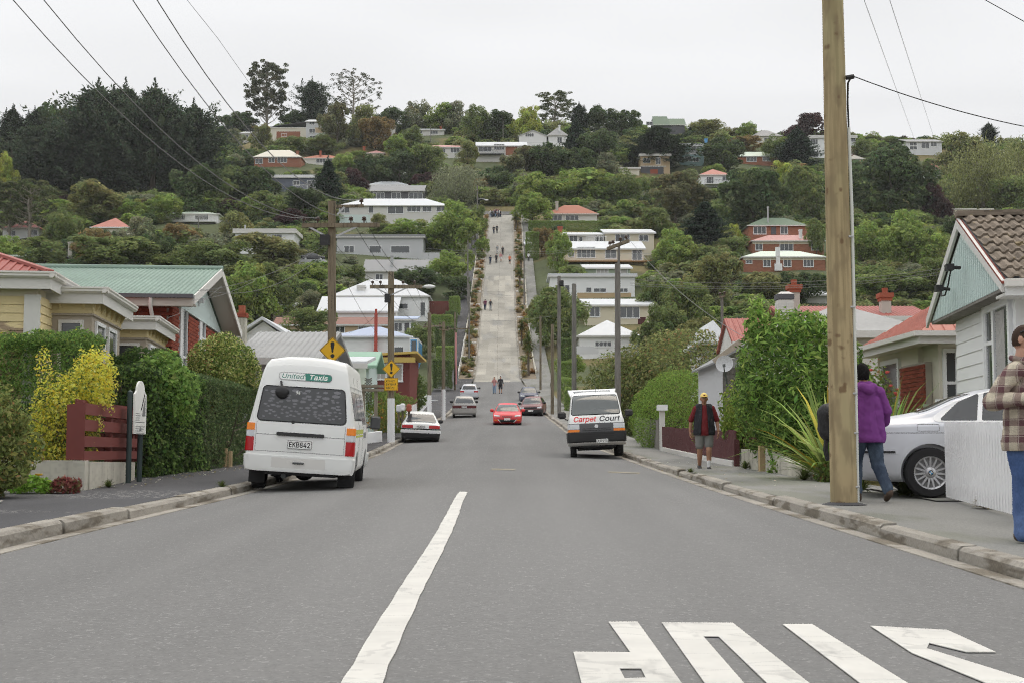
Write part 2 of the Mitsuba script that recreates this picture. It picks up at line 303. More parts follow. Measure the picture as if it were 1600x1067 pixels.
FLATS = dict(
 white_paint=((.76, .77, .77), .45), old_white=((.62, .61, .58), .6), cream=((.62, .57, .44), .6), pale_cream=((.66, .63, .53), .6), taupe=((.37, .32, .255), .65), grey_wall=((.50, .51, .52), .6),
 pale_grey=((.62, .63, .64), .6), dark_grey=((.09, .09, .10), .6), slate_blue=((.115, .13, .17), .5), mint=((.57, .67, .645), .6), sage=((.30, .36, .26), .6), tan_wall=((.55, .42, .26), .6),
 teal_wall=((.22, .34, .34), .6), blue_gable=((.20, .30, .42), .6), blue_trim=((.10, .33, .62), .5), red_paint=((.42, .06, .04), .5), maroon=((.085, .022, .024), .7), fence_red=((.155, .036, .030), .7),
 iron_white=((.57, .59, .61), .4), iron_blue=((.36, .42, .55), .45), iron_brown=((.24, .12, .095), .6), iron_pink=((.50, .27, .25), .55), iron_grey=((.24, .245, .25), .5), iron_dark=((.06, .065, .07), .6),
 iron_pale_green=((.58, .66, .56), .5), roof_green=((.15, .205, .145), .7), roof_mint=((.26, .42, .32), .6), roof_red=((.36, .09, .07), .6), roof_rust=((.38, .15, .10), .7), gutter_white=((.68, .66, .62), .45),
 olive_yellow=((.52, .38, .10), .6), timber_deck=((.36, .19, .08), .7), pale_timber=((.46, .34, .19), .7), mortar=((.36, .33, .28), .9), soil=((.19, .155, .11), .95), dry_grass=((.30, .23, .11), .95),
 black_plastic=((.018, .018, .019), .5), grey_plastic=((.075, .077, .08), .5), rubber=((.016, .016, .017), .8), chrome=((.75, .75, .75), .18), dark_metal=((.10, .11, .11), .5), sign_post=((.035, .055, .055), .5),
 galv=((.42, .43, .43), .45), porcelain=((.06, .035, .025), .3), lamp_white=((.70, .71, .70), .35), wire_black=((.02, .02, .02), .6), wire_grey=((.22, .22, .22), .6), sign_yellow=((.74, .42, .008), .5), sign_black=((.012, .012, .012), .5),
 sign_white=((.78, .78, .74), .45), plate_white=((.74, .74, .72), .4), red_lamp=((.42, .008, .012), .15), amber_lamp=((.80, .22, .01), .15), clear_lamp=((.58, .60, .62), .12), dark_red_lamp=((.10, .012, .014), .2),
 taxi_green=((.03, .20, .15), .4), lime=((.42, .46, .10), .5), logo_red=((.62, .03, .03), .4), logo_black=((.03, .03, .035), .4), ellipse_grey=((.17, .17, .185), .4),
 skin=((.48, .27, .19), .5), skin_tan=((.36, .185, .115), .5), hair_black=((.010, .009, .009), .9), hair_brown=((.05, .03, .02), .6), purple=((.165, .036, .20), .9), jeans_far=((.055, .085, .14), .9), tee_teal=((.02, .36, .26), .85),
 shirt_red=((.16, .012, .016), .85), vest_black=((.016, .017, .022), .8), shorts_grey=((.20, .20, .19), .9), cap_yellow=((.82, .62, .20), .8), sock_white=((.70, .70, .70), .9), shoe_black=((.02, .02, .02), .6), shoe_brown=((.075, .05, .035), .8),
 lip=((.36, .13, .11), .5), eye_white=((.6, .6, .58), .3), bag_black=((.014, .014, .016), .6), cloth_dark=((.02, .02, .025), .9), cloth_navy=((.03, .045, .08), .9), cloth_orange=((.62, .16, .07), .9), cloth_grey=((.28, .29, .30), .9), cloth_white=((.66, .66, .66), .9), cloth_pink=((.52, .25, .25), .9), cloth_wine=((.14, .02, .06), .9), cloth_denim=((.20, .28, .38), .9),
 bark=((.10, .08, .06), .9), pale_bark=((.30, .27, .23), .85), letter_grey=((.20, .20, .20), .6), conduit=((.62, .64, .60), .4), terracotta=((.33, .09, .05), .8), stone_pale=((.48, .45, .40), .9), trellis=((.24, .21, .16), .9), green_metal=((.05, .11, .08), .5), iron_red_dark=((.22, .05, .035), .7), peach=((.66, .35, .23), .7), rose=((.60, .10, .09), .7), flower_yellow=((.75, .45, .03), .8), worn_dash=((.27, .24, .175), .8), gold=((.50, .38, .12), .4))
for k, (c, r) in FLATS.items(): flat(k, c, r, spec=.15 if k.startswith('hair') else .5)
flat('car_white', (.72, .73, .71), .28, clear=.8); flat('car_silver', (.57, .585, .62), .28, .25, clear=.9); flat('car_red', (.58, .022, .026), .25, clear=1.0); flat('car_blue', (.060, .066, .105), .25, clear=1.0)
flat('car_maroon', (.20, .085, .085), .3, clear=.8); flat('car_silver_warm', (.42, .41, .39), .32, .3, clear=.8); flat('car_black', (.012, .013, .016), .2, clear=1.0)
flat('glass_dark', (.018, .020, .022), .06, spec=.9); flat('glass_house', (.040, .046, .050), .07, spec=.9); flat('glass_bright', (.050, .058, .062), .05, spec=1.0); flat('glass_screen', (.045, .055, .054), .05, spec=1.0); flat('curtain', (.42, .41, .39), .8)
flat('alloy', (.50, .50, .51), .3, .7); flat('brake_steel', (.30, .30, .30), .5)
scene['pane_clear'] = {'type': 'thindielectric', 'int_ior': 1.5}
# ------------------------------------------------------------------ the setting: terrain, road, kerbs, pavements
prop_l = pchip([-40, 13, 18.5, 19.8, 23.6, 60, 100, 150, 160, 240, 330], [-9.5, -9.0, -7.7, -6.5, -6.6, -6.4, -6.7, -8.1, -8.2, -8.6, -8.6])
prop_r = pchip([-40, 10, 17, 20, 24, 34, 50, 70, 95, 130, 150, 163, 230, 330], [7.4, 6.3, 5.75, 5.5, 5.25, 5.2, 5.1, 5.0, 4.3, 3.7, 3.9, 4.6, 4.2, 4.2])
xs = np.unique(np.concatenate([np.linspace(-420, -60, 46), np.linspace(-60, 60, 61), np.linspace(60, 420, 46)]))
ys = np.unique(np.concatenate([np.linspace(-70, 150, 89), np.linspace(150, 340, 96), np.linspace(340, 1000, 67)]))
def ground_z(X, Y):
 inside = (X > prop_l(Y) - .3) & (X < prop_r(Y) + .3) & (Y < 318)
 return Z(X, Y) + np.where(inside, -.45, .06)
structure('ground', grid_sheet(xs, ys, ground_z), 'hill_grass', True)
yr = np.concatenate([np.arange(-40, 155.5, 1.5), [155.5]])
structure('road', strip(off(road_l, -.02), off(road_r, .02), yr, 0.0, 13, road_z), 'asphalt', True)
structure('gutter', sweep_strip([(off(road_l, 0), -.05), (off(road_l, .20), -.05), (off(road_l, .19), .016), (off(road_l, 0), .008)], np.arange(-20, 150, 1.5)), 'kerb_concrete')
structure('gutter', sweep_strip([(off(road_r, -.20), -.05), (off(road_r, 0), -.05), (off(road_r, 0), .008), (off(road_r, -.19), .016)], np.arange(-20, 150, 1.5)), 'kerb_concrete')
def kerb(line, s, y0, y1, drops=()):
 """Cast kerbstones of uneven length with open joints; s = -1 on the left, +1 on the right."""
 root = tag(numbered('kerb'), kind='structure')
 y, r = y0, random.Random(3 if s < 0 else 4)
 while y < y1:
  L = r.uniform(1.7, 2.6) if y < 60 else r.uniform(4, 6)
  h = r.uniform(.115, .145); k = r.uniform(-.025, .025)
  for a, b in drops:
   if a < y + L / 2 < b: h = .10
  yy = np.linspace(y, min(y + L - r.uniform(.015, .05), y1), 4)
  ln = lambda q, d: (lambda t: line(t) + s * (d + k))
  cols = [(ln(0, 0), -.08), (ln(0, .01), h - .03), (ln(0, .045), h), (ln(0, .17), h + .006), (ln(0, .17), -.08)]
  v, f = sweep_strip(cols if s > 0 else cols[::-1], yy)
  part(root, 'kerbstone', (v, f), 'kerb_concrete')
  y += L
kerb(road_l, -1, -4, 150); kerb(road_r, 1, -4, 152, [(19, 22.5), (25.5, 27.2)])
structure('pavement_left', strip(off(prop_l, -.35), off(road_l, -.16), np.arange(-30, 158, 1.5), lambda X, Y: .118 + .03 * (meshkit.noise(np.stack([X * .6, Y * .4, X * 0], -1)) - .5), 8), 'path_asphalt', True)
structure('pavement_right', strip(off(road_r, .16), off(prop_r, .35), np.arange(-30, 158, 1.5), lambda X, Y: .118 + .03 * (meshkit.noise(np.stack([X * .6, Y * .4, X * 0], -1)) - .5), 8), 'path_concrete', True)
structure('driveway', grid_sheet(np.linspace(5.3, 16, 10), np.linspace(16.9, 20.4, 5), lambda X, Y: profile(Y) + .135), 'path_concrete')
def mark(poly):
 """Polygon drawn on the ground through its photographed corners."""
 pts = [hit_road(u, v)[:2] for u, v in poly]
 g = sg.Polygon(pts).buffer(0)
 v, f = extrude(g, .004)
 return np.stack([v[:, 0], v[:, 1], road_z(v[:, 0], v[:, 1]) + .004 + v[:, 2]], 1), f
def hit_road(u, v):
 r = ray(u, v); d = np.arange(1.5, 200, .02); q = EYE + r * d[:, None]
 i = np.nonzero(q[:, 2] <= road_z(q[:, 0], q[:, 1]))[0][0]; return q[i]
def slab(pts):
 """A painted band between two edges, following the slope."""
 v, f = extrude(sg.Polygon(pts).buffer(0), .004)
 return np.stack([v[:, 0], v[:, 1], road_z(v[:, 0], v[:, 1]) + .004 + v[:, 2]], 1), f
a, b = hit_road(538, 1067), hit_road(600, 1067)
c, d = hit_road(718, 768.5), hit_road(731.5, 768.5)
yy = np.linspace(3.2, c[1], 60)
jag = lambda s: .012 * (meshkit.noise(np.stack([yy * 3.1, yy * 0 + s, yy * 0], -1)) - .5) + .012 * np.sin(yy * .55 + .8)
lx = a[0] + (c[0] - a[0]) * (yy - a[1]) / (c[1] - a[1]); rx = b[0] + (d[0] - b[0]) * (yy - b[1]) / (d[1] - b[1])
v = np.concatenate([np.stack([lx + jag(1), yy], 1), np.stack([rx + jag(5), yy], 1)[::-1]])
structure('centre_line', slab(v), 'road_paint')
def letter(cells_far, name):
 structure(name, slab(cells_far), 'road_paint')
S1 = [(1360, 980), (1480, 986), (1556, 1021), (1510, 1021), (1452, 1007), (1448, 1015), (1640, 1075), (1560, 1077), (1425, 1022)]
T1 = [(1223, 977), (1269, 977), (1450, 1090), (1370, 1090)]
O1 = [(1034, 974), (1145, 975), (1290, 1090), (1220, 1090), (1123, 996), (1099, 996), (1180, 1090), (1115, 1090)]
P1 = [(951, 973), (996, 973), (1080, 1090), (914, 1090), (896, 1021), (985, 1021)]
for nm, pg in (('road_letter', S1), ('road_letter', T1), ('road_letter', O1)):
 structure(nm, mark(pg), 'road_paint')
pg = sg.Polygon([hit_road(u, v)[:2] for u, v in P1]).difference(sg.Polygon([hit_road(u, v)[:2] for u, v in [(968, 1047), (1002, 1047), (1009, 1062), (976, 1062)]]))
v, f = extrude(pg, .004); structure('road_letter', (np.stack([v[:, 0], v[:, 1], road_z(v[:, 0], v[:, 1]) + .004 + v[:, 2]], 1), f), 'road_paint')
for q in ([(768, 732), (805, 733), (805, 734.2), (768, 733.2)], [(950, 736.5), (1000, 738.5), (1000, 739.7), (950, 737.7)]):
 structure('road_dash', mark(q), 'worn_dash')
# ------------------------------------------------------------------ the steep concrete street, its gardens, walls and footpaths
steep = tag(numbered('concrete_road'), kind='structure')
mid = lambda y: (road_l(y) + road_r(y)) / 2
y, L = 155.5, 4.6
while y < 311:
 yy = np.linspace(y, min(y + L - .05, 312), 4)
 m = 'steep_concrete' if y < 236 else 'upper_concrete'
 part(steep, 'slab', strip(off(road_l, 0), off(mid, -.02), yy, .0, 2), m)
 part(steep, 'slab', strip(off(mid, .02), off(road_r, 0), yy, .0, 2), m)
 y += L
part(steep, 'joint_bed', strip(off(road_l, -.1), off(road_r, .1), np.arange(154, 313, 1.0), -.03, 2), 'grey_wood')
structure('hilltop_road', strip(off(road_l, -6), off(road_r, 6), np.arange(311, 326, 1.0), .12, 3, Z), 'asphalt')
ysl = np.arange(158, 309, 1.5)
for s, line in ((-1, road_l), (1, road_r)):
 o = lambda d, s=s, line=line: (lambda y: line(y) + s * d)
 w = lambda a, b, h: sweep_strip([(o(a), -.2), (o(b), -.2), (o(b), h), (o(a), h)] if s > 0 else [(o(b), -.2), (o(a), -.2), (o(a), h), (o(b), h)], ysl)
 structure('kerb_steep', w(0, .22, .14), 'kerb_concrete')
 structure('garden_soil', strip(o(.2) if s > 0 else o(1.9), o(1.9) if s > 0 else o(.2), ysl, .06, 2), 'soil')
 structure('footpath', strip(o(1.9) if s > 0 else o(3.7), o(3.7) if s > 0 else o(1.9), np.arange(156, 312, 1.5), .10, 2), 'path_asphalt' if s < 0 else 'path_concrete')
# ------------------------------------------------------------------ thin moist air that lifts the far greens
scene['air'] = {'type': 'homogeneous', 'albedo': {'type': 'rgb', 'value': [.95, .95, .95]}, 'sigma_t': {'type': 'rgb', 'value': [.00011, .000114, .00012]}}
scene['haze'] = {'type': 'cube', 'to_world': T().translate([0, 470, 82]).scale([440, 560, 87]), 'bsdf': {'type': 'null'}, 'interior': {'type': 'ref', 'id': 'air'}}
scene['camera']['medium'] = {'type': 'ref', 'id': 'air'}
used['haze'] = 1; tag('haze', kind='stuff')
# ------------------------------------------------------------------ houses on the hillside
VIEW_RECTS = []   # pixel rectangles and distances of built fronts, so that scattered bushes leave them open
def window(par, x0, x1, z0, z1, y, frame='white_paint', glass='glass_house', lights=2, rail=False, fw=None, sill=True):
 """A window in a wall that faces -y at y: frame with mullions, glass set back inside."""
 w, h = x1 - x0, z1 - z0
 f = fw or max(.045, min(.09, .07 * w))
 ms = [box(x0 - f, x0 + f * .3, y - .05, y + .02, z0 - f, z1 + f), box(x1 - f * .3, x1 + f, y - .05, y + .02, z0 - f, z1 + f),
   box(x0 + f * .3, x1 - f * .3, y - .05, y + .02, z1 - f * .3, z1 + f), box(x0 + f * .3, x1 - f * .3, y - .05, y + .02, z0 - f, z0 + f * .3)]
 for i in range(1, lights):
  c = x0 + w * i / lights
  ms.append(box(c - f * .45, c + f * .45, y - .042, y + .01, z0 + f * .3, z1 - f * .3))
 if rail: ms.append(box(x0 + f * .3, x1 - f * .3, y - .040, y + .008, z0 + h * .68 - f * .4, z0 + h * .68 + f * .4))
 if sill: ms.append(box(x0 - f * 1.4, x1 + f * 1.4, y - .10, y - .052, z0 - f * 1.5, z0 - f * .6))
 k = part(par, 'window', join(ms), frame)
 part(k, 'pane', box(x0 + f * .2, x1 - f * .2, y - .018, y - .008, z0 + f * .2, z1 - f * .2), glass)
 return k
def roof_mesh(kind, x0, x1, y0, y1, ze, zr, o=.45, th=.14):
 """Roof solids over the rectangle: hip, side (ridge across the view), front (gable towards the view), flat or mono."""
 a0, a1, b0, b1 = x0 - o, x1 + o, y0 - o, y1 + o
 cx, cy = (x0 + x1) / 2, (y0 + y1) / 2
 if kind == 'flat': return box(a0, a1, b0, b1, ze, max(zr, ze + .12))
 if kind == 'mono':
  return hexa([(a0, b0, ze), (a1, b0, ze), (a1, b1, zr - th), (a0, b1, zr - th)], [(a0, b0, ze + th), (a1, b0, ze + th), (a1, b1, zr), (a0, b1, zr)])
 if kind == 'monox':
  return hexa([(a0, b0, ze), (a1, b0, zr - th), (a1, b1, zr - th), (a0, b1, ze)], [(a0, b0, ze + th), (a1, b0, zr), (a1, b1, zr), (a0, b1, ze + th)])
 if kind == 'side': r0, r1 = (a0, cy), (a1, cy)
 elif kind == 'front': r0, r1 = (cx, b0), (cx, b1)
 else:
  h = min(x1 - x0, y1 - y0) / 2 + o
  r0, r1 = ((a0 + h, cy), (a1 - h, cy)) if x1 - x0 >= y1 - y0 else ((cx, b0 + h), (cx, b1 - h))
 def shell(dz):
  pts = [(a0, b0, ze + dz), (a1, b0, ze + dz), (a1, b1, ze + dz), (a0, b1, ze + dz), (*r0, zr + dz), (*r1, zr + dz)]
  return pts
 top, low = shell(0), shell(-th)
 v = np.array(top + low, float)
 if r0[1] == r1[1]: faces = [(0, 1, 5), (0, 5, 4), (2, 3, 4), (2, 4, 5), (1, 2, 5), (3, 0, 4)]
 else: faces = [(0, 1, 4), (1, 2, 5), (1, 5, 4), (2, 3, 5), (3, 0, 4), (3, 4, 5)]
 if kind == 'side': faces = faces[:4]
 if kind == 'front': faces = [(1, 2, 5), (1, 5, 4), (3, 0, 4), (3, 4, 5)]
 f = faces + [tuple(i + 6 for i in t[::-1]) for t in faces]
 edges = [(0, 1), (1, 2), (2, 3), (3, 0)] if kind == 'hip' else ([(0, 1), (2, 3), (1, 5), (5, 2), (3, 4), (4, 0)] if kind == 'side' else [(1, 2), (3, 0), (0, 4), (4, 1), (2, 5), (5, 3)])
 for i, j in edges: f += [(i, i + 6, j + 6), (i, j + 6, j)]
 return v, np.array(f)
def corrugate(x0, x1, p0, p1, pitch=.18, amp=.03):
 """Ribs of roofing iron running from the eave line p0 = (y, z) up to p1."""
 ms, n = [], max(2, int((x1 - x0) / pitch))
 xs_ = np.linspace(x0, x1, n)
 d = np.array([0, p1[0] - p0[0], p1[1] - p0[1]]); nv = np.array([0, -d[2], d[1]]); nv = nv / np.linalg.norm(nv) * amp
 for x in xs_:
  a, b = np.array([x, p0[0], p0[1]]), np.array([x, p1[0], p1[1]])
  w = np.array([pitch * .22, 0, 0]); h = np.array([pitch * .08, 0, 0])
  v = np.array([a - w, a + w, b + w, b - w, a - h + nv, a + h + nv, b + h + nv, b - h + nv])
  ms.append((v, BOXF.copy()))
 return join(ms)
def house(label, u0, u1, vr, ve, vb, wall, roof, kind='hip', depth=8.0, wins=(), name='house', d=None, chims=(), frame='white_paint', fascia='old_white', o=.4, category='house', bands=(), doors=(), deck=None, lights=2, glass='glass_house', below=2.5, ribs=False, keep=True):
 """A building whose front faces down the hill, measured on the photograph: left, right, ridge, eave and base pixel."""
 if d is None: d = float(hit((u0 + u1) / 2, vb)[1])
 h = thing(name, label, category)
 X = lambda u: P(u, vb, d)[0]
 Zp = lambda v: P((u0 + u1) / 2, v, d)[2]
 x0, x1, zb, ze, zr = X(u0), X(u1), Zp(vb), Zp(ve), Zp(vr)
 if kind in ('hip', 'side', 'mono'):   # the ridge stands further back than the eave
  zr = P((u0 + u1) / 2, vr, d + (depth if kind == 'mono' else depth / 2))[2]
 y0, y1 = d, d + depth
 zr = max(zr, ze + .15)
 if kind == 'front':
  cx = (x0 + x1) / 2
  pg = sg.Polygon([(x0, zb - below), (x1, zb - below), (x1, ze), (cx, zr - .2), (x0, ze)])
  wm = move(upright(extrude(pg, depth)), 0, y1, 0)
 else:
  wm = box(x0, x1, y0, y1, zb - below, ze + (.1 if kind != 'flat' else 0))
  if kind == 'side':
   cy = (y0 + y1) / 2
   g = np.array([[x0, y0, ze], [x0, y1, ze], [x0, cy, zr - .16], [x1, y0, ze], [x1, y1, ze], [x1, cy, zr - .16]])
   wm = join(wm, (g, np.array([[0, 2, 1], [3, 4, 5], [0, 3, 5], [0, 5, 2], [1, 2, 5], [1, 5, 4]])))
 part(h, 'wall', wm, wall)
 rk = part(h, 'roof', roof_mesh(kind, x0, x1, y0, y1, ze, zr, o), roof)
 if fascia and kind in ('hip', 'side', 'mono', 'flat', 'monox'):
  part(h, 'fascia', box(x0 - o - .03, x1 + o + .03, y0 - o - .07, y0 - o - .005, ze - .17, ze + .05), fascia)
 if ribs and kind in ('side',):
  part(rk, 'rib', corrugate(x0 - o + .1, x1 + o - .1, (y0 - o, ze), ((y0 + y1) / 2, zr)), roof, kind='stuff')
 for i, (wu0, wv0, wu1, wv1, *more) in enumerate(wins):
  n = more[0] if more else lights
  window(h, X(wu0), X(wu1), Zp(wv1), Zp(wv0), y0, frame, more[1] if len(more) > 1 else glass, n)
 for (du0, dv0, du1, dv1, m) in doors:
  part(h, 'door', box(X(du0), X(du1), y0 - .05, y0 - .005, Zp(dv1), Zp(dv0)), m)
 for (bv0, bv1, m, *r) in bands:
  a, b = (X(r[0]), X(r[1])) if r else (x0, x1)
  part(h, 'wall_band', box(a - .012, b + .012, y0 - .03, y0 + .15, Zp(bv1), Zp(bv0)), m)
 for (cu, cv0, cv1, m, *cw) in chims:
  w = (cw[0] if cw else .55) / 2; x = P(cu, cv1, d + 2)[0]
  c = part(h, 'chimney', box(x - w, x + w, d + 1.2, d + 1.2 + 2 * w, P(cu, cv1, d + 1.2)[2] - 1.0, P(cu, cv0, d + 1.2)[2] - .3), m)
  part(c, 'chimney_pot', box(x - w * 1.25, x + w * 1.25, d + 1.2 - w * .25, d + 1.2 + w * 2.25, P(cu, cv0, d + 1.2)[2] - .3, P(cu, cv0, d + 1.2)[2]), m)
 if deck:
  dv0, dv1, du0, du1, m, rail = deck
  k = part(h, 'deck', box(X(du0), X(du1), y0 - 1.6, y0 - .02, Zp(dv1), Zp(dv1) + .22), m)
  if rail == 'glass':
   part(k, 'balustrade', box(X(du0) + .02, X(du1) - .02, y0 - 1.58, y0 - 1.565, Zp(dv1) + .26, Zp(dv0)), 'pane_clear')
   part(k, 'handrail', box(X(du0), X(du1), y0 - 1.6, y0 - 1.55, Zp(dv0), Zp(dv0) + .05), 'galv')
  elif rail == 'panel':
   n = 11
   for i in range(n): part(k, 'panel', box(X(du0) + (X(du1) - X(du0)) * i / n + .02, X(du0) + (X(du1) - X(du0)) * (i + 1) / n - .02, y0 - 1.6, y0 - 1.52, Zp(dv1) + .23, Zp(dv0)), m)
  elif rail:
   xs_ = np.arange(X(du0), X(du1), .28)
   part(k, 'balustrade', join([box(x, x + .05, y0 - 1.59, y0 - 1.55, Zp(dv1) + .2, Zp(dv0)) for x in xs_] + [box(X(du0), X(du1), y0 - 1.6, y0 - 1.54, Zp(dv0), Zp(dv0) + .07)]), rail)
 if keep: VIEW_RECTS.append((u0 - 2, u1 + 2, vr, vb, d))
 return h, d
W2 = lambda *a: [tuple(x) for x in a]
house('white house with a dark red roof half hidden by gum trees at the left edge', 4, 60, 346, 357, 374, 'white_paint', 'roof_red', 'hip', wins=W2((45, 360, 58, 368), (12, 361, 24, 369)))
house('small house with a salmon red gable roof between bushes on the left slope', 144, 200, 341, 356, 370, 'pale_cream', 'salmon_iron', 'hip', 7, fascia='white_paint')
house('low white house with a long deck in front of dark trees on the left slope', 258, 341, 331, 335, 351, 'white_paint', 'iron_pale_green', 'hip', 9, wins=W2((271, 336, 289, 344, 2), (305, 336, 325, 344, 3)), deck=(339, 349, 250, 338, 'old_white', 'old_white'))
house('white flat-roofed house behind bushes left of the tall brown pole', 367, 459, 358, 364, 398, 'white_paint', 'old_white', 'flat', 8, wins=W2((377, 366, 397, 384, 2), (424, 367, 440, 376)), doors=[(399, 366, 412, 392, 'grey_plastic')], chims=[(384, 352, 362, 'galv', .25)])
house('dark slate-blue flat-roofed house with a white eave on the upper left slope', 406, 492, 274, 278, 300, 'slate_blue', 'white_paint', 'flat', 8, wins=W2((458, 283, 468, 290), (480, 283, 492, 296)), deck=(291, 300, 462, 496, 'old_white', 'old_white'))
house('brick house with a golden gable and wide front window on the upper left slope', 397, 470, 235, 246, 262, 'orange_brick', 'pale_cream', 'hip', 8, wins=W2((399, 249, 410, 256), (420, 247, 429, 254), (434, 245, 448, 254, 3)), chims=[(465, 236, 250, 'orange_brick', .8)])
house('long low house with a rust edged roof and white windows right of the golden gable', 472, 533, 243, 248, 259, 'old_white', 'roof_rust', 'hip', 8, wins=W2((494, 249, 508, 255, 3), (512, 249, 528, 255, 2)), chims=[(501, 236, 246, 'terracotta', .6)])
house('cream house with a black sloping roof and a brick front below the tall gum tree', 421, 479, 190, 200, 218, 'pale_cream', 'dark_grey', 'monox', 9, wins=W2((440, 209, 448, 214)), bands=[(206, 219, 'orange_brick', 432, 469)], chims=[(462, 206, 218, 'orange_brick', .9)])
house('grey and white two storey house beside the round olive tree on the ridge', 478, 506, 187, 191, 223, 'pale_grey', 'grey_wall', 'mono', 8, wins=W2((483, 191, 491, 195), (496, 190, 504, 195), (483, 202, 492, 208), (484, 213, 498, 219, 3)), bands=[(200, 208, 'tan_wall', 492, 506)])
house('dark low house with two white panels on the ridge at the left', 352, 388, 192, 194, 203, 'dark_grey', 'iron_dark', 'mono', 7, wins=W2((359, 196, 363, 201, 1, 'curtain'), (368, 196, 374, 201, 1, 'curtain')))
house('pale house front under the dark low house at the left', 376, 399, 206, 209, 224, 'old_white', 'grey_wall', 'mono', 7, wins=W2((379, 211, 388, 216)))
house('tiny shed with a white roof and two dark vents in the middle left scrub', 627, 645, 269, 273, 281, 'old_white', 'white_paint', 'mono', 4, wins=W2((636, 270.5, 639, 272.5, 1)), name='shed', category='shed')
house('pale roofed house just above the dark house with big windows', 570, 640, 284, 290, 300, 'old_white', 'iron_white', 'hip', 8)
house('dark two tone house with large grey windows above the long white roof', 580, 662, 290, 299, 318, 'dark_grey', 'iron_grey', 'side', 7, wins=W2((583, 302, 600, 315, 3, 'glass_bright'), (612, 302, 626, 315, 2, 'glass_bright'), (639, 302, 660, 315, 3, 'glass_bright')))
house('wide pale house with a long white roof above the grey house', 530, 700, 311, 322, 352, 'old_white', 'iron_white', 'hip', 10, wins=W2((530, 323, 546, 333, 2), (576, 323, 583, 333, 1), (606, 323, 630, 334, 2), (636, 323, 657, 331, 3), (660, 323, 674, 331, 2), (682, 323, 696, 331, 2)), bands=[(336, 352, 'mint', 530, 578)], below=5)
house('grey flat house with three wide windows and a concrete balcony', 526, 661, 367, 371, 399, 'grey_wall', 'iron_grey', 'flat', 9, wins=W2((538, 385, 553, 397, 2, 'glass_bright'), (577, 385, 595, 396, 1, 'glass_bright'), (611, 385, 640, 398, 1, 'glass_bright')), deck=(397, 412, 500, 688, 'grey_wall', 'panel'), below=6)
house('white house with a plain grey roof and a barred window under the grey flat house', 570, 680, 406, 424, 442, 'old_white', 'iron_grey', 'side', 8, wins=W2((587, 429, 598, 438, 2)), chims=[(613, 399, 410, 'galv', .5)])
house('small cream roofed house beyond the grey gable on the left', 412, 458, 470, 479, 506, 'pale_cream', 'iron_white', 'mono', 7)
house('low white house beneath the ridge trees with a red chimney', 636, 694, 200, 204, 213, 'old_white', 'iron_white', 'mono', 7, wins=W2((652, 205, 660, 209), (672, 204, 684, 210, 3)), chims=[(689, 198, 204, 'terracotta', .7)])
house('white house with a pink edged roof left of the brick and white house', 676, 724, 227, 231, 248, 'old_white', 'iron_pink', 'mono', 8, wins=W2((686, 233, 696, 239, 3), (704, 232, 718, 239, 3)))
house('house with a curved white roof end in the bush left of centre on the ridge', 600, 617, 197, 201, 214, 'old_white', 'iron_white', 'monox', 6)
house('small house with a red roof and red chimney in the bushes left of centre', 574, 600, 236, 240, 246, 'pale_cream', 'iron_pink', 'hip', 6, chims=[(569, 229, 242, 'terracotta', .7)])
house('white and brick house with a dark deck just above the top of the street', 744, 822, 222, 229, 254, 'old_white', 'iron_white', 'mono', 9, wins=W2((748, 230, 768, 237, 3), (772, 226, 788, 234, 4)), bands=[(228, 243, 'orange_brick', 790, 808)], deck=(236, 243, 744, 788, 'grey_plastic', 'grey_plastic'))
house('white gabled house like a barn with one window on the ridge', 811, 854, 204, 213, 230, 'white_paint', 'iron_white', 'front', 10, wins=W2((821, 209, 834, 214, 4)), bands=[(223, 224, 'pale_grey')])
house('white hipped house with a pale chimney beside the dark spruce on the ridge', 857, 886, 201, 212, 230, 'white_paint', 'iron_grey', 'hip', 8, wins=W2((871, 215, 878, 224)), chims=[(874, 196, 206, 'white_paint', .6)])
house('flat cream house under the row of dark pines on the ridge', 921, 966, 198, 201, 213, 'pale_cream', 'old_white', 'flat', 7, wins=W2((926, 203, 938, 208, 2),))
hA, dA = house('house with a steep dark green roof standing on the skyline', 1022, 1070, 186, 196, 204, 'dark_grey', 'roof_green', 'side', 8, wins=W2((1010, 191, 1020, 196, 2),))
x0_, x1_ = P(1021, 190, dA)[0], P(1044, 190, dA)[0]
part(hA, 'roof', hexa([(x0_, dA - .6, P(0, 197, dA)[2]), (x1_ + .6, dA - .6, P(0, 197, dA)[2]), (x1_, dA + 4, P(0, 178, dA)[2]), (x0_, dA + 4, P(0, 178, dA)[2])], [(x0_, dA - .5, P(0, 196.4, dA)[2]), (x1_ + .6, dA - .5, P(0, 196.4, dA)[2]), (x1_, dA + 4.4, P(0, 177.6, dA)[2]), (x0_, dA + 4.4, P(0, 177.6, dA)[2])]), 'roof_green')
house('tan box shaped house with two white windows above a dark undercroft', 1001, 1047, 241, 244, 273, 'tan_wall', 'old_white', 'flat', 8, wins=W2((1005, 248, 1016, 255, 2), (1025, 247, 1032, 257, 2)), bands=[(260.5, 273, 'dark_grey', 1001, 1037), (259.5, 261.5, 'old_white', 1001, 1040)], doors=[(1016, 265, 1028, 272, 'terracotta')])
house('low flat cream garage left of the tan box shaped house', 968, 999, 262, 264, 274, 'pale_cream', 'old_white', 'flat', 6, name='garage', category='garage')
house('teal and white stepped house with a blue chimney right of the black cypress', 1064, 1100, 225, 229, 260, 'teal_wall', 'pale_grey', 'flat', 8, wins=W2((1080, 230, 1093, 237, 3), (1070, 246, 1080, 252), (1083, 247, 1092, 253)), bands=[(238, 242, 'pale_grey')], chims=[(1103, 217, 226, 'blue_trim', .8)])
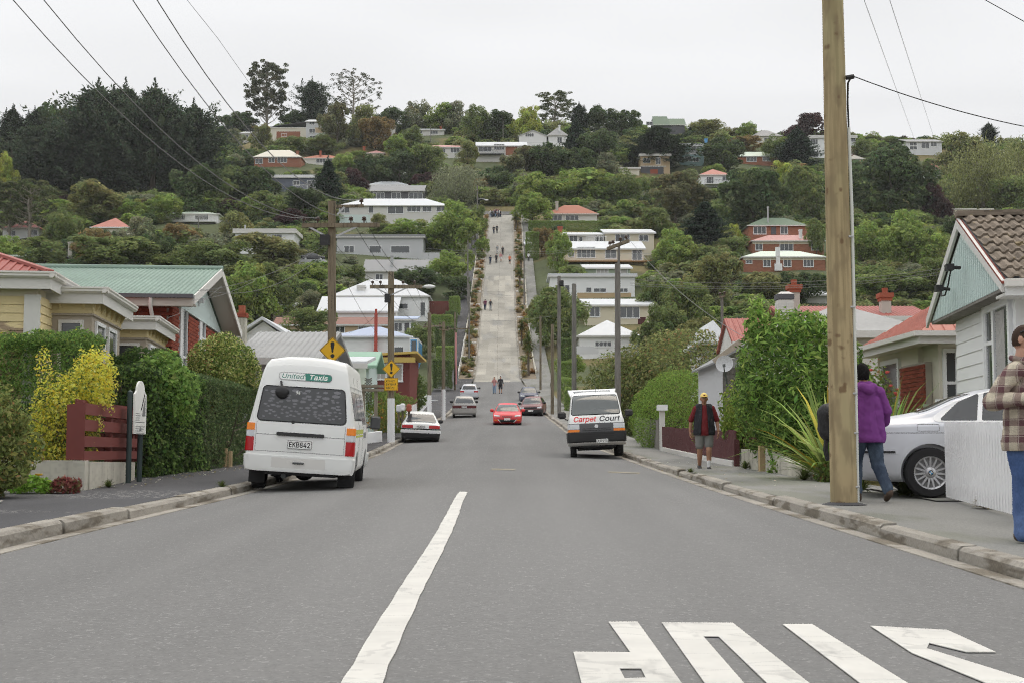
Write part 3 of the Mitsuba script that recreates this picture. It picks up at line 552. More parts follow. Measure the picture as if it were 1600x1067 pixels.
house('white villa with a bright pink red roof and a small balcony', 1094, 1141, 265, 274, 293, 'white_paint', 'salmon_iron', 'hip', 8, wins=W2((1104, 277, 1115, 287, 3), (1129, 276, 1139, 283, 2), (1115, 293, 1124, 296, 2)), deck=(283, 290, 1100, 1130, 'old_white', 'grey_plastic'))
house('long brick house with a pale green roof on the right hand ridge', 1154, 1228, 238, 245, 260, 'orange_brick', 'iron_pale_green', 'side', 8, wins=W2((1167, 246, 1182, 253, 3), (1192, 245, 1204, 252, 2), (1215, 245, 1226, 248, 1)))
house('cream house with a dark hipped roof on the right hand skyline', 1176, 1221, 204, 213, 226, 'pale_cream', 'iron_grey', 'hip', 8, wins=W2((1180, 217, 1190, 222, 2), (1194, 216, 1204, 222, 2)))
house('white and brick two storey house showing on both sides of the near timber pole', 1266, 1338, 212, 216, 248, 'white_paint', 'old_white', 'flat', 8, wins=W2((1267, 218, 1278, 226, 3), (1325, 216, 1337, 222, 2), (1270, 237, 1279, 246, 2), (1326, 233, 1332, 242, 1)), bands=[(230, 248, 'orange_brick', 1322, 1338)])
house('small pale house below the two storey house right of the near pole', 1326, 1350, 243, 249, 257, 'tan_wall', 'stone_pale', 'hip', 6, wins=W2((1338, 250, 1343, 253)))
house('modern grey house with stacked windows on the skyline right of the near pole', 1417, 1472, 218, 222, 244, 'pale_grey', 'iron_grey', 'mono', 8, wins=W2((1422, 223, 1433, 228, 2), (1422, 229, 1433, 234, 2), (1440, 223, 1452, 232, 2, 'glass_bright'), (1455, 223, 1464, 229, 2, 'glass_bright')))
house('white house with a red hipped roof behind the big dark tree at the right', 1443, 1474, 256, 265, 280, 'white_paint', 'roof_red', 'hip', 7, wins=W2((1456, 267, 1466, 273, 2),))
house('single storey cream cottage with a small gable and blank side wing at the right', 1479, 1526, 326, 327, 348, 'cream', 'pale_cream', 'flat', 7, wins=W2((1486, 334, 1490, 341), (1494, 334, 1498, 341), (1506, 332, 1512, 343), (1515, 333, 1521, 341)), o=.1)
house('blank cream annex right of the cottage with a small gable', 1532, 1553, 326, 328, 348, 'cream', 'pale_cream', 'flat', 6, wins=W2((1539, 334, 1546, 340, 1),), name='annex', category='annex', o=.1)
house('verandah house with a rusty red hipped roof above the long hedge', 855, 933, 321, 335, 348, 'old_white', 'roof_rust', 'hip', 8, wins=W2((858, 337, 878, 345, 3), (884, 337, 904, 345, 3)), chims=[(870, 315, 325, 'stone_pale', .6)])
hB, dB = house('cream two storey house, highest of the stacked houses right of the street', 946, 1022, 358, 365, 398, 'cream', 'iron_white', 'mono', 9, wins=W2((962, 367, 984, 379, 3), (999, 368, 1013, 377, 2)), below=5)
house('white wing with a latticed balcony left of the cream two storey house', 873, 944, 363, 368, 384, 'old_white', 'iron_white', 'mono', 8, wins=W2((890, 369, 902, 378, 2), (905, 371, 910, 378, 1), (930, 368, 943, 378, 2)), deck=(372, 381, 916, 948, 'old_white', 'white_paint'), chims=[(875, 354, 372, 'terracotta', .9)], d=dB + 1)
house('cream house with glass doors and a timber deck fenced in glass right of the street', 868, 1006, 377, 390, 412, 'cream', 'iron_white', 'mono', 8, wins=W2((888, 389, 897, 402, 2, 'glass_bright'), (902, 387, 930, 403, 4, 'glass_bright'), (946, 390, 963, 404, 2, 'glass_bright'), (988, 391, 1003, 407, 2, 'glass_bright')), deck=(399, 411, 874, 1026, 'timber_deck', 'glass'), below=5)
house('small sage green house tucked under the timber deck', 914, 985, 413, 420, 438, 'sage', 'iron_white', 'mono', 7, wins=W2((932, 421, 950, 430, 3, 'curtain'), (970, 421, 980, 431, 1, 'curtain')))
house('white flat-roofed house with a dark window and timber balcony right of the street', 860, 992, 428, 432, 467, 'white_paint', 'iron_white', 'flat', 9, wins=W2((868, 446, 890, 460, 3), (916, 450, 924, 457, 1), (928, 451, 947, 457, 2), (968, 451, 981, 457, 2)), bands=[(458, 467, 'pale_timber', 902, 986)], below=4)
house('sage cream house with blue tinted windows above the grey hipped roof', 914, 1022, 467, 478, 508, 'cream', 'iron_white', 'mono', 8, wins=W2((922, 480, 937, 495, 2, 'glass_bright'), (969, 480, 999, 497, 3, 'glass_bright')), bands=[(496, 508, 'maroon', 997, 1009)], below=4)
house('white house with a pale grey hipped roof behind the camellia', 906, 998, 501, 525, 560, 'white_paint', 'iron_white', 'hip', 9, wins=W2((930, 534, 955, 541, 4)), bands=[(541, 553, 'pale_grey', 900, 935)])
for lab, q in (('brick house with a green hipped roof, top of the three brick houses on the right', (1170, 1262, 341, 353, 385, 'orange_brick', 'roof_green', W2((1178, 355, 1197, 366, 3), (1220, 355, 1231, 366, 2)), [(1199, 323, 345, 'galv', .3)], [(1205, 355, 1213, 367, 'dark_grey')], [])),
    ('brick house with a pink roof and cream frieze, middle of the three brick houses', (1176, 1287, 368, 377, 398, 'orange_brick', 'iron_pink', W2((1181, 379, 1191, 391, 2), (1219, 379, 1239, 392, 3), (1268, 379, 1284, 391, 3)), [(1250, 359, 373, 'white_paint', .6)], [], [(377, 382, 'cream')])),
    ('brick house with a mint white roof and chimney breast, lowest of the three brick houses', (1162, 1290, 393, 402, 425, 'orange_brick', 'iron_pale_green', W2((1166, 404, 1175, 412, 2), (1193, 404, 1204, 417, 2), (1225, 404, 1236, 417, 2), (1256, 404, 1271, 417, 3)), [], [], [(402, 407, 'cream')]))):
 a0, a1, r_, e_, b_, wl, rf, ws, ch, do, bd = q
 hh, dd = house(lab, a0, a1, r_, e_, b_, wl, rf, 'hip', 8, wins=ws, chims=ch, doors=do, bands=bd)
part(hh, 'chimney', join(box(P(1212, 400, dd)[0], P(1218, 400, dd)[0], dd - .45, dd + .3, P(1212, 415, dd)[2], P(1212, 387, dd)[2]), box(P(1209, 400, dd)[0], P(1221, 400, dd)[0], dd - .6, dd - .46, P(1212, 424, dd)[2], P(1212, 413, dd)[2])), 'white_paint')
h45, d45 = house('villa with a bright white roof and a white weatherboard side left of the street', 520, 668, 437, 463, 503, 'white_paint', 'iron_white', 'hip', 10, wins=W2((620, 475, 637, 483, 1), (657, 473, 664, 494, 1)), chims=[(565, 446, 474, 'old_white', 1.1)], below=4)
house('lean-to wing with a pale blue grey roof in front of the white roofed villa', 499, 618, 463, 488, 500, 'white_paint', 'iron_white', 'mono', 5, wins=W2((506, 489, 513, 493, 1),), d=d45 - 5.5, name='lean_to', category='house wing', fascia='pale_grey')
house('long house with a brown roof and pale eave below the villa with the white roof', 430, 618, 496, 508, 530, 'tan_wall', 'iron_brown', 'side', 6, wins=W2((524, 511, 538, 520, 2), (560, 511, 575, 520, 2), (580, 511, 596, 520, 2)), below=3)
house('white porch with a dark open door at the end of the brown roofed house', 612, 648, 494, 500, 532, 'white_paint', 'iron_blue', 'mono', 5, wins=W2((616, 505, 628, 518, 2), (642, 505, 646, 520, 1)), doors=[(632, 505, 639, 524, 'dark_grey')], name='porch', category='porch', d=float(hit(524, 530)[1]) - 1.2)
h48, d48 = house('white house with a blue grey roof and a tall red flue left of the street', 522, 640, 511, 526, 572, 'white_paint', 'iron_blue', 'hip', 8, wins=W2((616, 542, 630, 555, 1),), below=3, fascia='pale_grey')
part(h48, 'flue', join(box(P(588, 520, d48)[0] - .19, P(588, 520, d48)[0] + .19, d48 - .75, d48 - .35, P(588, 549, d48)[2], P(588, 491, d48)[2]), box(P(588, 520, d48)[0] - .12, P(588, 520, d48)[0] + .12, d48 - .68, d48 - .44, P(588, 491, d48)[2], P(588, 484, d48)[2]),
  hexa([(P(583, 520, d48)[0] - .12, d48 - .8, P(588, 556, d48)[2]), (P(593, 520, d48)[0] + .3, d48 - .8, P(588, 556, d48)[2]), (P(593, 520, d48)[0] + .3, d48 - .1, P(588, 556, d48)[2]), (P(583, 520, d48)[0] - .12, d48 - .1, P(588, 556, d48)[2])],
   [(P(588, 520, d48)[0] - .19, d48 - .75, P(588, 547, d48)[2]), (P(588, 520, d48)[0] + .19, d48 - .75, P(588, 547, d48)[2]), (P(588, 520, d48)[0] + .19, d48 - .35, P(588, 547, d48)[2]), (P(588, 520, d48)[0] - .19, d48 - .35, P(588, 547, d48)[2])])), 'red_paint')
xb = P(641, 550, d48)[0]
bp = part(h48, 'porch', box(xb, xb + 1.1, d48 - 1.5, d48 + 6, P(640, 592, d48)[2], P(640, 530, d48)[2]), 'white_paint')
for i in range(4): part(bp, 'window_frame', box(xb + 1.1, xb + 1.13, d48 - 1.3 + i * 1.8, d48 + .2 + i * 1.8, P(640, 590, d48)[2], P(640, 534, d48)[2]), 'blue_trim')
part(bp, 'window_frame', box(xb + .15, xb + .95, d48 - 1.53, d48 - 1.5, P(640, 556, d48)[2], P(640, 532, d48)[2]), 'blue_trim')
part(bp, 'pane', box(xb + .25, xb + .85, d48 - 1.55, d48 - 1.53, P(640, 554, d48)[2], P(640, 534, d48)[2]), 'glass_bright')
h49, d49 = house('maroon weatherboard house with an olive yellow fascia behind the second warning sign', 580, 640, 549, 557, 600, 'fence_red', 'olive_yellow', 'monox', 8, wins=W2((586, 569, 602, 592, 2, 'curtain'), (604, 569, 628, 594, 2, 'curtain')), o=.5, fascia=None, d=84.0, keep=False)
part(h49, 'fascia', box(P(577, 560, 84)[0], P(650, 560, 84)[0], 83.2, 83.4, P(600, 566, 83.3)[2], P(600, 558, 83.3)[2]), 'olive_yellow')
house('low garage with a green iron roof behind the taxi van', 537, 576, 549, 571, 606, 'mint', 'roof_mint', 'side', 4, d=63.0, name='garage', category='garage', keep=False, fascia=None)
house('narrow shed with a white corrugated roof between the taxi van and the first warning sign', 520, 560, 556, 570, 610, 'iron_pale_green', 'iron_white', 'mono', 3, d=58.0, name='shed', category='shed', keep=False)
house('grey house with a weathered pale iron roof behind the round variegated bush', 380, 484, 519, 562, 600, 'grey_wall', 'grey_iron', 'side', 9, d=43.0, keep=False, ribs=True, fascia='old_white')
house('pale blue grey roofed house beside a brick chimney left of the grey iron roof', 386, 436, 496, 521, 540, 'white_paint', 'iron_white', 'front', 9, d=62.0, keep=False)
ch = thing('brick_chimney', 'old whitewashed chimney with a red brick top standing left of the grey iron roof', 'chimney')
for z0, z1, w, m in ((545, 497, .20, 'rough_plaster'), (497, 490, .25, 'red_brick'), (490, 478, .13, 'terracotta')):
 x = P(378, 500, 60)[0]; part(ch, {.2: 'shaft', .25: 'brick_band'}.get(w, 'chimney_pot'), box(x - w, x + w, 60 - w, 60 + w, P(377, z0, 60)[2], P(377, z1, 60)[2]), m)
house('grey hipped roof with a flue pipe seen above the green iron roof', 300, 352, 409, 423, 440, 'old_white', 'iron_grey', 'hip', 8, chims=[(338, 401, 415, 'galv', .3)])
h42, d42 = house('house with blue gables and dark timber trim above the yellow villa on the left', 25, 100, 383, 401, 420, 'pale_cream', 'slate_blue', 'front', 8, wins=W2((68, 407, 78, 417, 2), (84, 407, 94, 417, 2), (30, 407, 50, 417, 4)), chims=[(111, 378, 410, 'stone_pale', .7)])
xg0, xg1, xgc = P(28, 400, d42)[0], P(97, 400, d42)[0], P(62, 400, d42)[0]
part(h42, 'gable', move(upright(extrude([(xg0, P(60, 402, d42)[2]), (xg1, P(60, 402, d42)[2]), (xgc, P(60, 387, d42)[2])], .12)), 0, d42 - .02, 0), 'blue_gable')
part(h42, 'gable', move(upright(extrude([(P(64, 402, d42)[0], P(60, 403, d42)[2]), (P(103, 402, d42)[0], P(60, 403, d42)[2]), (P(80, 402, d42)[0], P(60, 394, d42)[2])], 1.0)), 0, d42 - .2, 0), 'blue_gable')
part(h42, 'verandah_roof', box(P(2, 402, d42)[0], P(58, 402, d42)[0], d42 - 2.2, d42 - .05, P(0, 404, d42)[2], P(0, 401.5, d42)[2]), 'iron_pale_green')
house('house with a long pink red iron roof behind the grey hipped roof', 1237, 1446, 479, 497, 530, 'old_white', 'red_iron', 'side', 6, d=62.0, keep=False, ribs=True)
hg, dg_ = house('house with a low grey iron hipped roof behind the laurel', 1222, 1452, 486, 521, 560, 'old_white', 'grey_iron', 'hip', 9, d=42.0, keep=False)
house('house with a faded red iron roof and white barge boards left of the laurel', 1150, 1226, 498, 536, 590, 'old_white', 'red_iron', 'side', 4, d=52.0, keep=False, ribs=True, o=.12)
house('white marquee like roof beside the faded red iron roof', 1104, 1130, 508, 535, 580, 'white_paint', 'iron_white', 'hip', 6, d=66.0, keep=False, fascia=None)
house('low white roofed building in the trees behind the white chimney', 1238, 1300, 454, 462, 475, 'old_white', 'iron_white', 'mono', 8)
wc = thing('white_chimney', 'stout white brick chimney with a dark capping band above the laurel', 'chimney')
dC = 40.0; x = P(1225.5, 480, dC)[0]
for k in range(8):
 z0 = P(1225, 508, dC)[2] + k * .085
 for j in range(2): part(wc, 'brick', box(x - .235 + j * .235 + .004, x + j * .235 - .004, dC - .26, dC + .26, z0 + .004, z0 + .081), 'old_white')
part(wc, 'shaft', box(x - .22, x + .22, dC - .24, dC + .24, P(1225, 530, dC)[2], P(1225, 470, dC)[2]), 'old_white')
part(wc, 'capping', box(x - .25, x + .25, dC - .27, dC + .27, P(1225, 469, dC)[2], P(1225, 461, dC)[2]), 'dark_grey')
part(wc, 'cowl', hexa([(x - .25, dC - .27, P(0, 461, dC)[2]), (x + .25, dC - .27, P(0, 461, dC)[2]), (x + .25, dC + .27, P(0, 461, dC)[2]), (x - .25, dC + .27, P(0, 461, dC)[2])], [(x - .12, dC - .13, P(0, 457, dC)[2]), (x + .12, dC - .13, P(0, 457, dC)[2]), (x + .12, dC + .13, P(0, 457, dC)[2]), (x - .12, dC + .13, P(0, 457, dC)[2])]), 'old_white')
for u, va, lab in ((1241, 438, 'red brick chimney with a clay pot right of the white chimney'), (1383, 451, 'red brick chimney with a wide cap right of the near timber pole')):
 k = thing('brick_chimney', lab, 'chimney'); d = 63.0; x = P(u, 480, d)[0]
 part(k, 'shaft', box(x - .22, x + .22, d - .25, d + .25, P(u, 495, d)[2], P(u, va + 20, d)[2]), 'stone_pale')
 part(k, 'cap', box(x - .27, x + .27, d - .3, d + .3, P(u, va + 20, d)[2], P(u, va + 15, d)[2]), 'terracotta'); part(k, 'cap', box(x - .33, x + .33, d - .36, d + .36, P(u, va + 15, d)[2], P(u, va + 8, d)[2]), 'terracotta')
 part(k, 'chimney_pot', move(lathe([(0, 0), (.13, 0), (.15, .25), (.0, .25)], 10), x, d, P(u, va + 8, d)[2]), 'terracotta')
# ------------------------------------------------------------------ vegetation: leaf clouds, prototypes, trees one by one
def leaves(pos, nrm, size, aspect, col, g, fold=.0, tip=None):
 """One diamond of two triangles per leaf, lying across its normal. tip: direction along the leaf, else random."""
 n = len(pos); nrm = nrm / (np.linalg.norm(nrm, axis=1, keepdims=True) + 1e-9)
 t = g.normal(size=(n, 3)) if tip is None else tip
 t = t - nrm * (t * nrm).sum(1, keepdims=True); t /= np.linalg.norm(t, axis=1, keepdims=True) + 1e-9
 b = np.cross(nrm, t); s = np.broadcast_to(size, (n,))[:, None]
 v = np.stack([pos - t * s, pos - b * s * aspect + nrm * s * fold - t * s * .1, pos + t * s, pos + b * s * aspect + nrm * s * fold - t * s * .1], 1).reshape(-1, 3)
 i = np.arange(n)[:, None] * 4
 f = np.hstack([i, i + 1, i + 2, i, i + 2, i + 3]).reshape(-1, 3)
 return (v, f), np.repeat(col, 4, 0)
def merge_colored(items):
 return join([m for m, c in items]), np.vstack([c for m, c in items])
def clumpy(centres, radii, per, size, base, g, aspect=.55, up=.35, var=.22, huevar=.06, flat_=1.0, clumpvar=.16, jitter=.75):
 """Leaves on the outer sides of many small clumps. Colour varies from clump to clump and leaf to leaf at random."""
 out = []
 k = len(centres)
 d = g.normal(size=(k, per, 3)); d[..., 2] += up; d /= np.linalg.norm(d, axis=2, keepdims=True)
 rr = radii[:, None, None] * (.55 + .45 * g.random((k, per, 1)) ** .5)
 pos = centres[:, None] + d * rr * [1, 1, flat_]
 nrm = d + g.normal(size=d.shape) * jitter * .6 + [0, 0, .25]
 cl = np.exp(g.normal(size=(k, 1, 1)) * clumpvar); lf = np.exp(g.normal(size=(k, per, 1)) * var)
 hue = 1 + g.normal(size=(k, per, 3)) * huevar * [1, .35, .8] + g.normal(size=(k, 1, 3)) * huevar * [1, .3, .7]
 col = np.clip(np.asarray(base) * cl * lf * hue, .004, .9)
 sz = size * (.65 + .7 * g.random((k, per)))
 return leaves(pos.reshape(-1, 3), nrm.reshape(-1, 3), sz.ravel(), aspect, col.reshape(-1, 3), g)
def shell_points(n, g, rx=.5, z0=.2, z1=1.0, inner=.35, lump=.25, seed=0, pear=0.0):
 """Clump centres through an uneven crown."""
 d = g.normal(size=(n, 3)); d /= np.linalg.norm(d, axis=1, keepdims=True)
 r = (inner + (1 - inner) * g.random(n) ** .45)
 w = 1 + lump * 2 * (meshkit.fbm(d * 1.7 + seed * 3.1, 2, seed) - .5)
 p = d * (r * w)[:, None]
 cz, hz = (z0 + z1) / 2, (z1 - z0) / 2
 k = 1 - pear * p[:, 2]
 return np.stack([p[:, 0] * rx * k, p[:, 1] * rx * k, cz + p[:, 2] * hz], 1)
def limbs(g, n, z0, z1, spread, r0):
 ms = [tube([[0, 0, -.1], [.01, 0, z0 * .5], [-.01, .01, z0], [.0, .0, z0 + (z1 - z0) * .55]], [r0 * 1.25, r0, r0 * .85, r0 * .3], 7)]
 for i in range(n):
  a = i * 2.4 + g.random(); zs = z0 * (.7 + .6 * g.random()); ze = z0 + (z1 - z0) * (.35 + .5 * g.random()); s = spread * (.5 + .45 * g.random())
  ms.append(tube([[0, 0, zs], [math.cos(a) * s * .4, math.sin(a) * s * .4, zs + (ze - zs) * .55], [math.cos(a) * s, math.sin(a) * s, ze]], [r0 * .55, r0 * .4, r0 * .12], 5))
 return join(ms)
PROTO = {}
def proto(name, crown, trunk, trunk_mat='bark', R=.5, leafmat='leaf'):
 (v, f), c = crown
 scene[name] = {'type': 'shapegroup', 'trunk': ply(trunk, trunk_mat), 'crown': ply((v, f), leafmat, False, color=c)}
 PROTO[name] = R
 return name
GREEN = dict(mid=(0.222, 0.275, 0.108), dark=(0.128, 0.172, 0.081), deep=(0.081, 0.105, 0.069), bright=(0.299, 0.382, 0.118), lime=(0.417, 0.472, 0.125), yellow=(0.528, 0.472, 0.097), olive=(0.278, 0.294, 0.128), grey=(0.285, 0.309, 0.195), rust=(0.312, 0.243, 0.118), purple=(0.104, 0.062, 0.062), willow=(0.278, 0.299, 0.131), brownish=(0.216, 0.219, 0.114))
def broad(name, base, seed, n=64, per=112, size=.0235, rx=.46, z0=.10, lump=.3, subs=9):
 """A broadleaf crown: several sub-crowns of different size, each carrying clumps on its upper and outer side."""
 g = np.random.default_rng(seed)
 a = np.arange(subs) * 2.4 + g.random(subs) * .8; h = g.random(subs)
 rad = rx * (.30 + .42 * g.random(subs)); rad[:2] *= .35
 zc = z0 + .20 + (.60 - .15 * (rad / rx)) * h; zc[:2] = (.80, .66)
 sc = np.stack([np.cos(a) * rad, np.sin(a) * rad, zc], 1); sr = (.17 + .13 * g.random(subs)) * (1 + lump * .4)
 which = g.integers(0, subs, n); d = g.normal(size=(n, 3)) + [0, 0, .35]; d[:, :2] += sc[which, :2] / rx * .8; d /= np.linalg.norm(d, axis=1, keepdims=True)
 c = sc[which] + d * (sr[which] * (.62 + .3 * g.random(n)))[:, None] * [1, 1, .85]
 c[:, 2] = np.clip(c[:, 2], z0 + .04, .96)
 cr_ = .095 * (.65 + .8 * g.random(n))
 core = clumpy(sc, sr * .8, 50, .045, np.array(base) * .95, g)
 skirt = clumpy(shell_points(12, g, rx * .8, z0, z0 + .3, .5, .2, seed), np.full(12, .11), 60, .03, base, g)
 return proto(name, merge_colored([clumpy(c, cr_, per, size, base, g, clumpvar=.12), core, skirt]), limbs(g, 6, z0 + .12, .9, rx * .9, .022), R=rx)
for i, (nm, seeds) in enumerate((('mid', 3), ('dark', 3), ('bright', 3), ('olive', 2), ('grey', 2), ('rust', 1), ('lime', 1), ('purple', 1), ('brownish', 1))):
 for s in range(seeds): broad(f'model_{nm}_{s}', GREEN[nm], 100 + i * 10 + s, lump=.25 + .12 * s, rx=(.46, .5, .42)[s])
def willow(name, base, seed):
 g = np.random.default_rng(seed)
 c = shell_points(60, g, .42, .2, .97, .4, .35, seed); n = 90
 d = g.normal(size=(60, n, 3)) * [.07, .07, .03] + [0, 0, 0]; drop = g.random((60, n, 1)) * .22
 pos = (c[:, None] + d - drop * [0, 0, 1]).reshape(-1, 3)
 col = np.clip(np.array(base) * np.exp(g.normal(size=(len(pos), 1)) * .25), .01, .9)
 tip = np.tile([0, 0, -1.0], (len(pos), 1)) + g.normal(size=(len(pos), 3)) * .3
 return proto(name, leaves(pos, g.normal(size=(len(pos), 3)) + [0, -.2, .2], .026, .35, col, g, tip=tip), limbs(g, 7, .32, .9, .3, .022), 'pale_bark', .46)
willow('model_willow_0', GREEN['willow'], 5); willow('model_willow_1', GREEN['grey'], 6)
def gum(name, base, seed, n=30, thin=False):
 """A tall gum: pale limbs carrying separate clumps with sky between."""
 g = np.random.default_rng(seed)
 tips, ms = [], [tube([[0, 0, -.1], [.01, 0, .3], [-.02, 0, .62], [.01, 0, .9]], [.022, .018, .012, .004], 7)]
 for i in range(n):
  h = .25 + .72 * (i + .5) / n; a = i * 2.4 + g.random() * .6
  s = (.30 if not thin else .40) * (1.15 - .75 * abs(h - .55) * 1.4) * (.55 + .5 * g.random())
  tip = np.array([math.cos(a) * s, math.sin(a) * s, min(h + .06 + .05 * g.random(), .97)])
  ms.append(tube([[0, 0, h - .10], tip * [.5, .5, 0] + [0, 0, h - .03], tip], [.007, .005, .002], 4)); tips.append(tip)
 tips = np.array(tips)
 more = np.repeat(tips, 3, 0) + g.normal(size=(n * 3, 3)) * [.055, .055, .028]
 cr = clumpy(more, np.full(len(more), .048 if not thin else .040), 46 if not thin else 34, .016 if not thin else .012, base, g, up=.5, flat_=.6)
 return proto(name, cr, join(ms), 'pale_bark', .36 if not thin else .45)
gum('model_gum_0', (.13, .14, .085), 21, 64); gum('model_gum_1', (.15, .155, .115), 22, 40, True); gum('model_gum_2', (.14, .165, .08), 23, 44)
def macrocarpa(name, base, seed, tall=1.0, spires=1, n=190, R=.50, low=.05, lift=.45):
 """A dark cypress: rising limbs that end in flat pointed sprays, with ragged leaders above."""
 g = np.random.default_rng(seed); items, ms = [], [tube([[0, 0, -.1], [0, 0, .5], [0, 0, .93]], [.03, .02, .004], 6)]
 P_, N_, T_, S_ = [], [], [], []
 for i in range(n):
  h = low + (.93 - low) * ((i + .5) / n) ** .85; a = g.random() * 6.283
  hh = h / .90 if spires else h; env = R * max(0, min(1, (1 - hh) / .55)) ** .85 * (.50 + .66 * g.random()) + .02
  dirv = np.array([math.cos(a), math.sin(a), lift * (.35 + .9 * g.random()) + .25 * h])
  for k in range(9):
   t = .30 + .70 * (k + g.random()) / 9
   q = np.array([0, 0, h - .05]) + dirv * env * t
   m = 7
   P_.append(q + g.normal(size=(m, 3)) * [.022, .022, .012]); T_.append(dirv + g.normal(size=(m, 3)) * .5); N_.append(np.array([0, 0, 1.0]) + g.normal(size=(m, 3)) * .55); S_.append(np.full(m, .024 * (1.25 - .5 * t)))
 for k in range(spires):
  ox, oy = (0, 0) if k == 0 else g.normal(size=2) * .16; top = 1.0 if k == 0 else .86 + .1 * g.random()
  for j in range(130):
   t = g.random(); z = top - .26 * t; a = g.random() * 6.283; rr = .085 * t * (.4 + .8 * g.random())
   q = np.array([ox + math.cos(a) * rr, oy + math.sin(a) * rr, z])
   P_.append(q[None]); T_.append(np.array([[math.cos(a), math.sin(a), .9]])); N_.append(g.normal(size=(1, 3))); S_.append(np.array([.015 + .008 * t]))
 P_, T_, N_, S_ = np.vstack(P_), np.vstack(T_), np.vstack(N_), np.concatenate(S_)
 col = np.clip(np.array(base) * np.exp(g.normal(size=(len(P_), 1)) * .25) * (1 + g.normal(size=(len(P_), 3)) * .08), .004, .9)
 core = clumpy(shell_points(16, g, R * .45, .1, .72, .2, .2, seed), np.full(16, .13), 30, .05, base, g)
 return proto(name, merge_colored([leaves(P_, N_, S_, .38, col, g, tip=T_), core]), join(ms), 'bark', R)
macrocarpa('model_cypress_0', GREEN['deep'], 31, spires=1); macrocarpa('model_cypress_1', GREEN['deep'], 32, spires=4, R=.5, lift=.6); macrocarpa('model_cypress_2', (.030, .050, .022), 33, spires=1, R=.42, lift=.15)
macrocarpa('model_spruce', (.040, .062, .040), 34, spires=1, R=.36, lift=-.1, n=170); macrocarpa('model_pine', (.05, .066, .042), 35, spires=4, R=.40, low=.3, lift=.5); macrocarpa('model_flat_cypress', (.036, .054, .028), 36, spires=0, R=.5, lift=.12, n=170)
def sword_head(g, n, L, w, base, z=0, droop=.5, spread=1.0, up=.3):
 """A head of long sword leaves, each a bent strip."""
 V, Fc, C = [], [], []
 for i in range(n):
  a = g.random() * 6.283; e = up + (1.45 - up) * g.random() ** 1.2; l = L * (.7 + .45 * g.random())
  p = np.array([0, 0, z]); d = np.array([math.cos(a) * math.cos(e) * spread, math.sin(a) * math.cos(e) * spread, math.sin(e)]); side = np.array([-math.sin(a), math.cos(a), 0])
  rows = 6; at = len(V) * 1; c = np.array(base) * math.exp(g.normal() * .25) * (1 + g.normal(size=3) * .08)
  start = sum(len(x) for x in V); vs = []
  for k in range(rows):
   t = k / (rows - 1); ww = w * (.75 + .5 * math.sin(min(1, t * 1.6) * 1.571)) * (1 - t ** 3) * .5
   vs += [p - side * ww, p + side * ww]
   p = p + d * l / (rows - 1); d = d + np.array([0, 0, -droop * (.4 + g.random() * .8) / (rows - 1) * (1 + t)]); d /= np.linalg.norm(d)
  V.append(np.array(vs)); C.append(np.tile(np.clip(c, .005, .9), (len(vs), 1)))
  for k in range(rows - 1): Fc += [[start + 2 * k, start + 2 * k + 1, start + 2 * k + 3], [start + 2 * k, start + 2 * k + 3, start + 2 * k + 2]]
 return (np.vstack(V), np.array(Fc)), np.vstack(C)
g_ = np.random.default_rng(50)
heads = [sword_head(g_, 110, .36, .034, (.105, .13, .04), 0, .8, up=-.5)]
hm, hc = heads[0]
skirt = sword_head(g_, 50, .30, .03, (.24, .18, .085), 0, .5, up=-1.2)
cab = [((hm[0] + [0, 0, .74], hm[1]), hc), ((skirt[0][0] * [.8, .8, 1] + [0, 0, .70], skirt[0][1]), skirt[1])]
proto('model_cabbage', merge_colored(cab), tube([[0, 0, -.1], [.01, 0, .4], [0, .01, .72]], [.05, .04, .035], 7), 'bark', .32)
def tuft(name, base, seed, n=120, L=.75, w=.045, droop=.9):
 (v, f), c = sword_head(np.random.default_rng(seed), n, L, w, base, 0, droop, up=.35)
 scene[name] = {'type': 'shapegroup', 'foliage': ply((v, f), 'leaf', False, color=c)}; PROTO[name] = .5
tuft('model_tussock_orange', (.27, .155, .06), 61, 80, .7, .08); tuft('model_tussock_tan', (.30, .23, .10), 62, 80, .7, .08); tuft('model_tussock_green', (.11, .14, .045), 63, 70, .7, .07)
def bush_proto(name, base, seed, n=20, per=70, size=.058, leafmat='leaf'):
 g = np.random.default_rng(seed)
 c = shell_points(n, g, .42, .05, .86, .35, .3, seed); c[:, 2] = np.abs(c[:, 2])
 (v, f), col = clumpy(c, .2 * (.7 + .6 * g.random(n)), per, size, base, g)
 scene[name] = {'type': 'shapegroup', 'foliage': ply((v, f), leafmat, False, color=col)}; PROTO[name] = .5
for i, nm in enumerate(('mid', 'dark', 'bright', 'olive', 'rust', 'grey', 'brownish', 'purple', 'lime')): bush_proto(f'model_bush_{nm}', GREEN[nm], 200 + i)
def place_model(key, model, p, w, h, turn):
 s = w / (2 * PROTO[model])
 scene[key] = {'type': 'instance', 'to_world': T().translate([float(x) for x in p]).rotate([0, 0, 1], turn).scale([s, s, float(h)]), 'shapegroup': {'type': 'ref', 'id': model}}
prng = random.Random(11)
def tree(model, u, vt, vb, w, label, name='tree', category='tree', d=None, group=None):
 """One tree: crown middle, top and foot row and crown width, as measured on the photograph."""
 p = hit(u, vb) if d is None else P(u, vb, d)
 k = p[1] / F_PX
 key = numbered(name); tag(key, label, category, group)
 place_model(key, model, p, w * k, (vb - vt) * k, prng.uniform(0, 360))
 return key
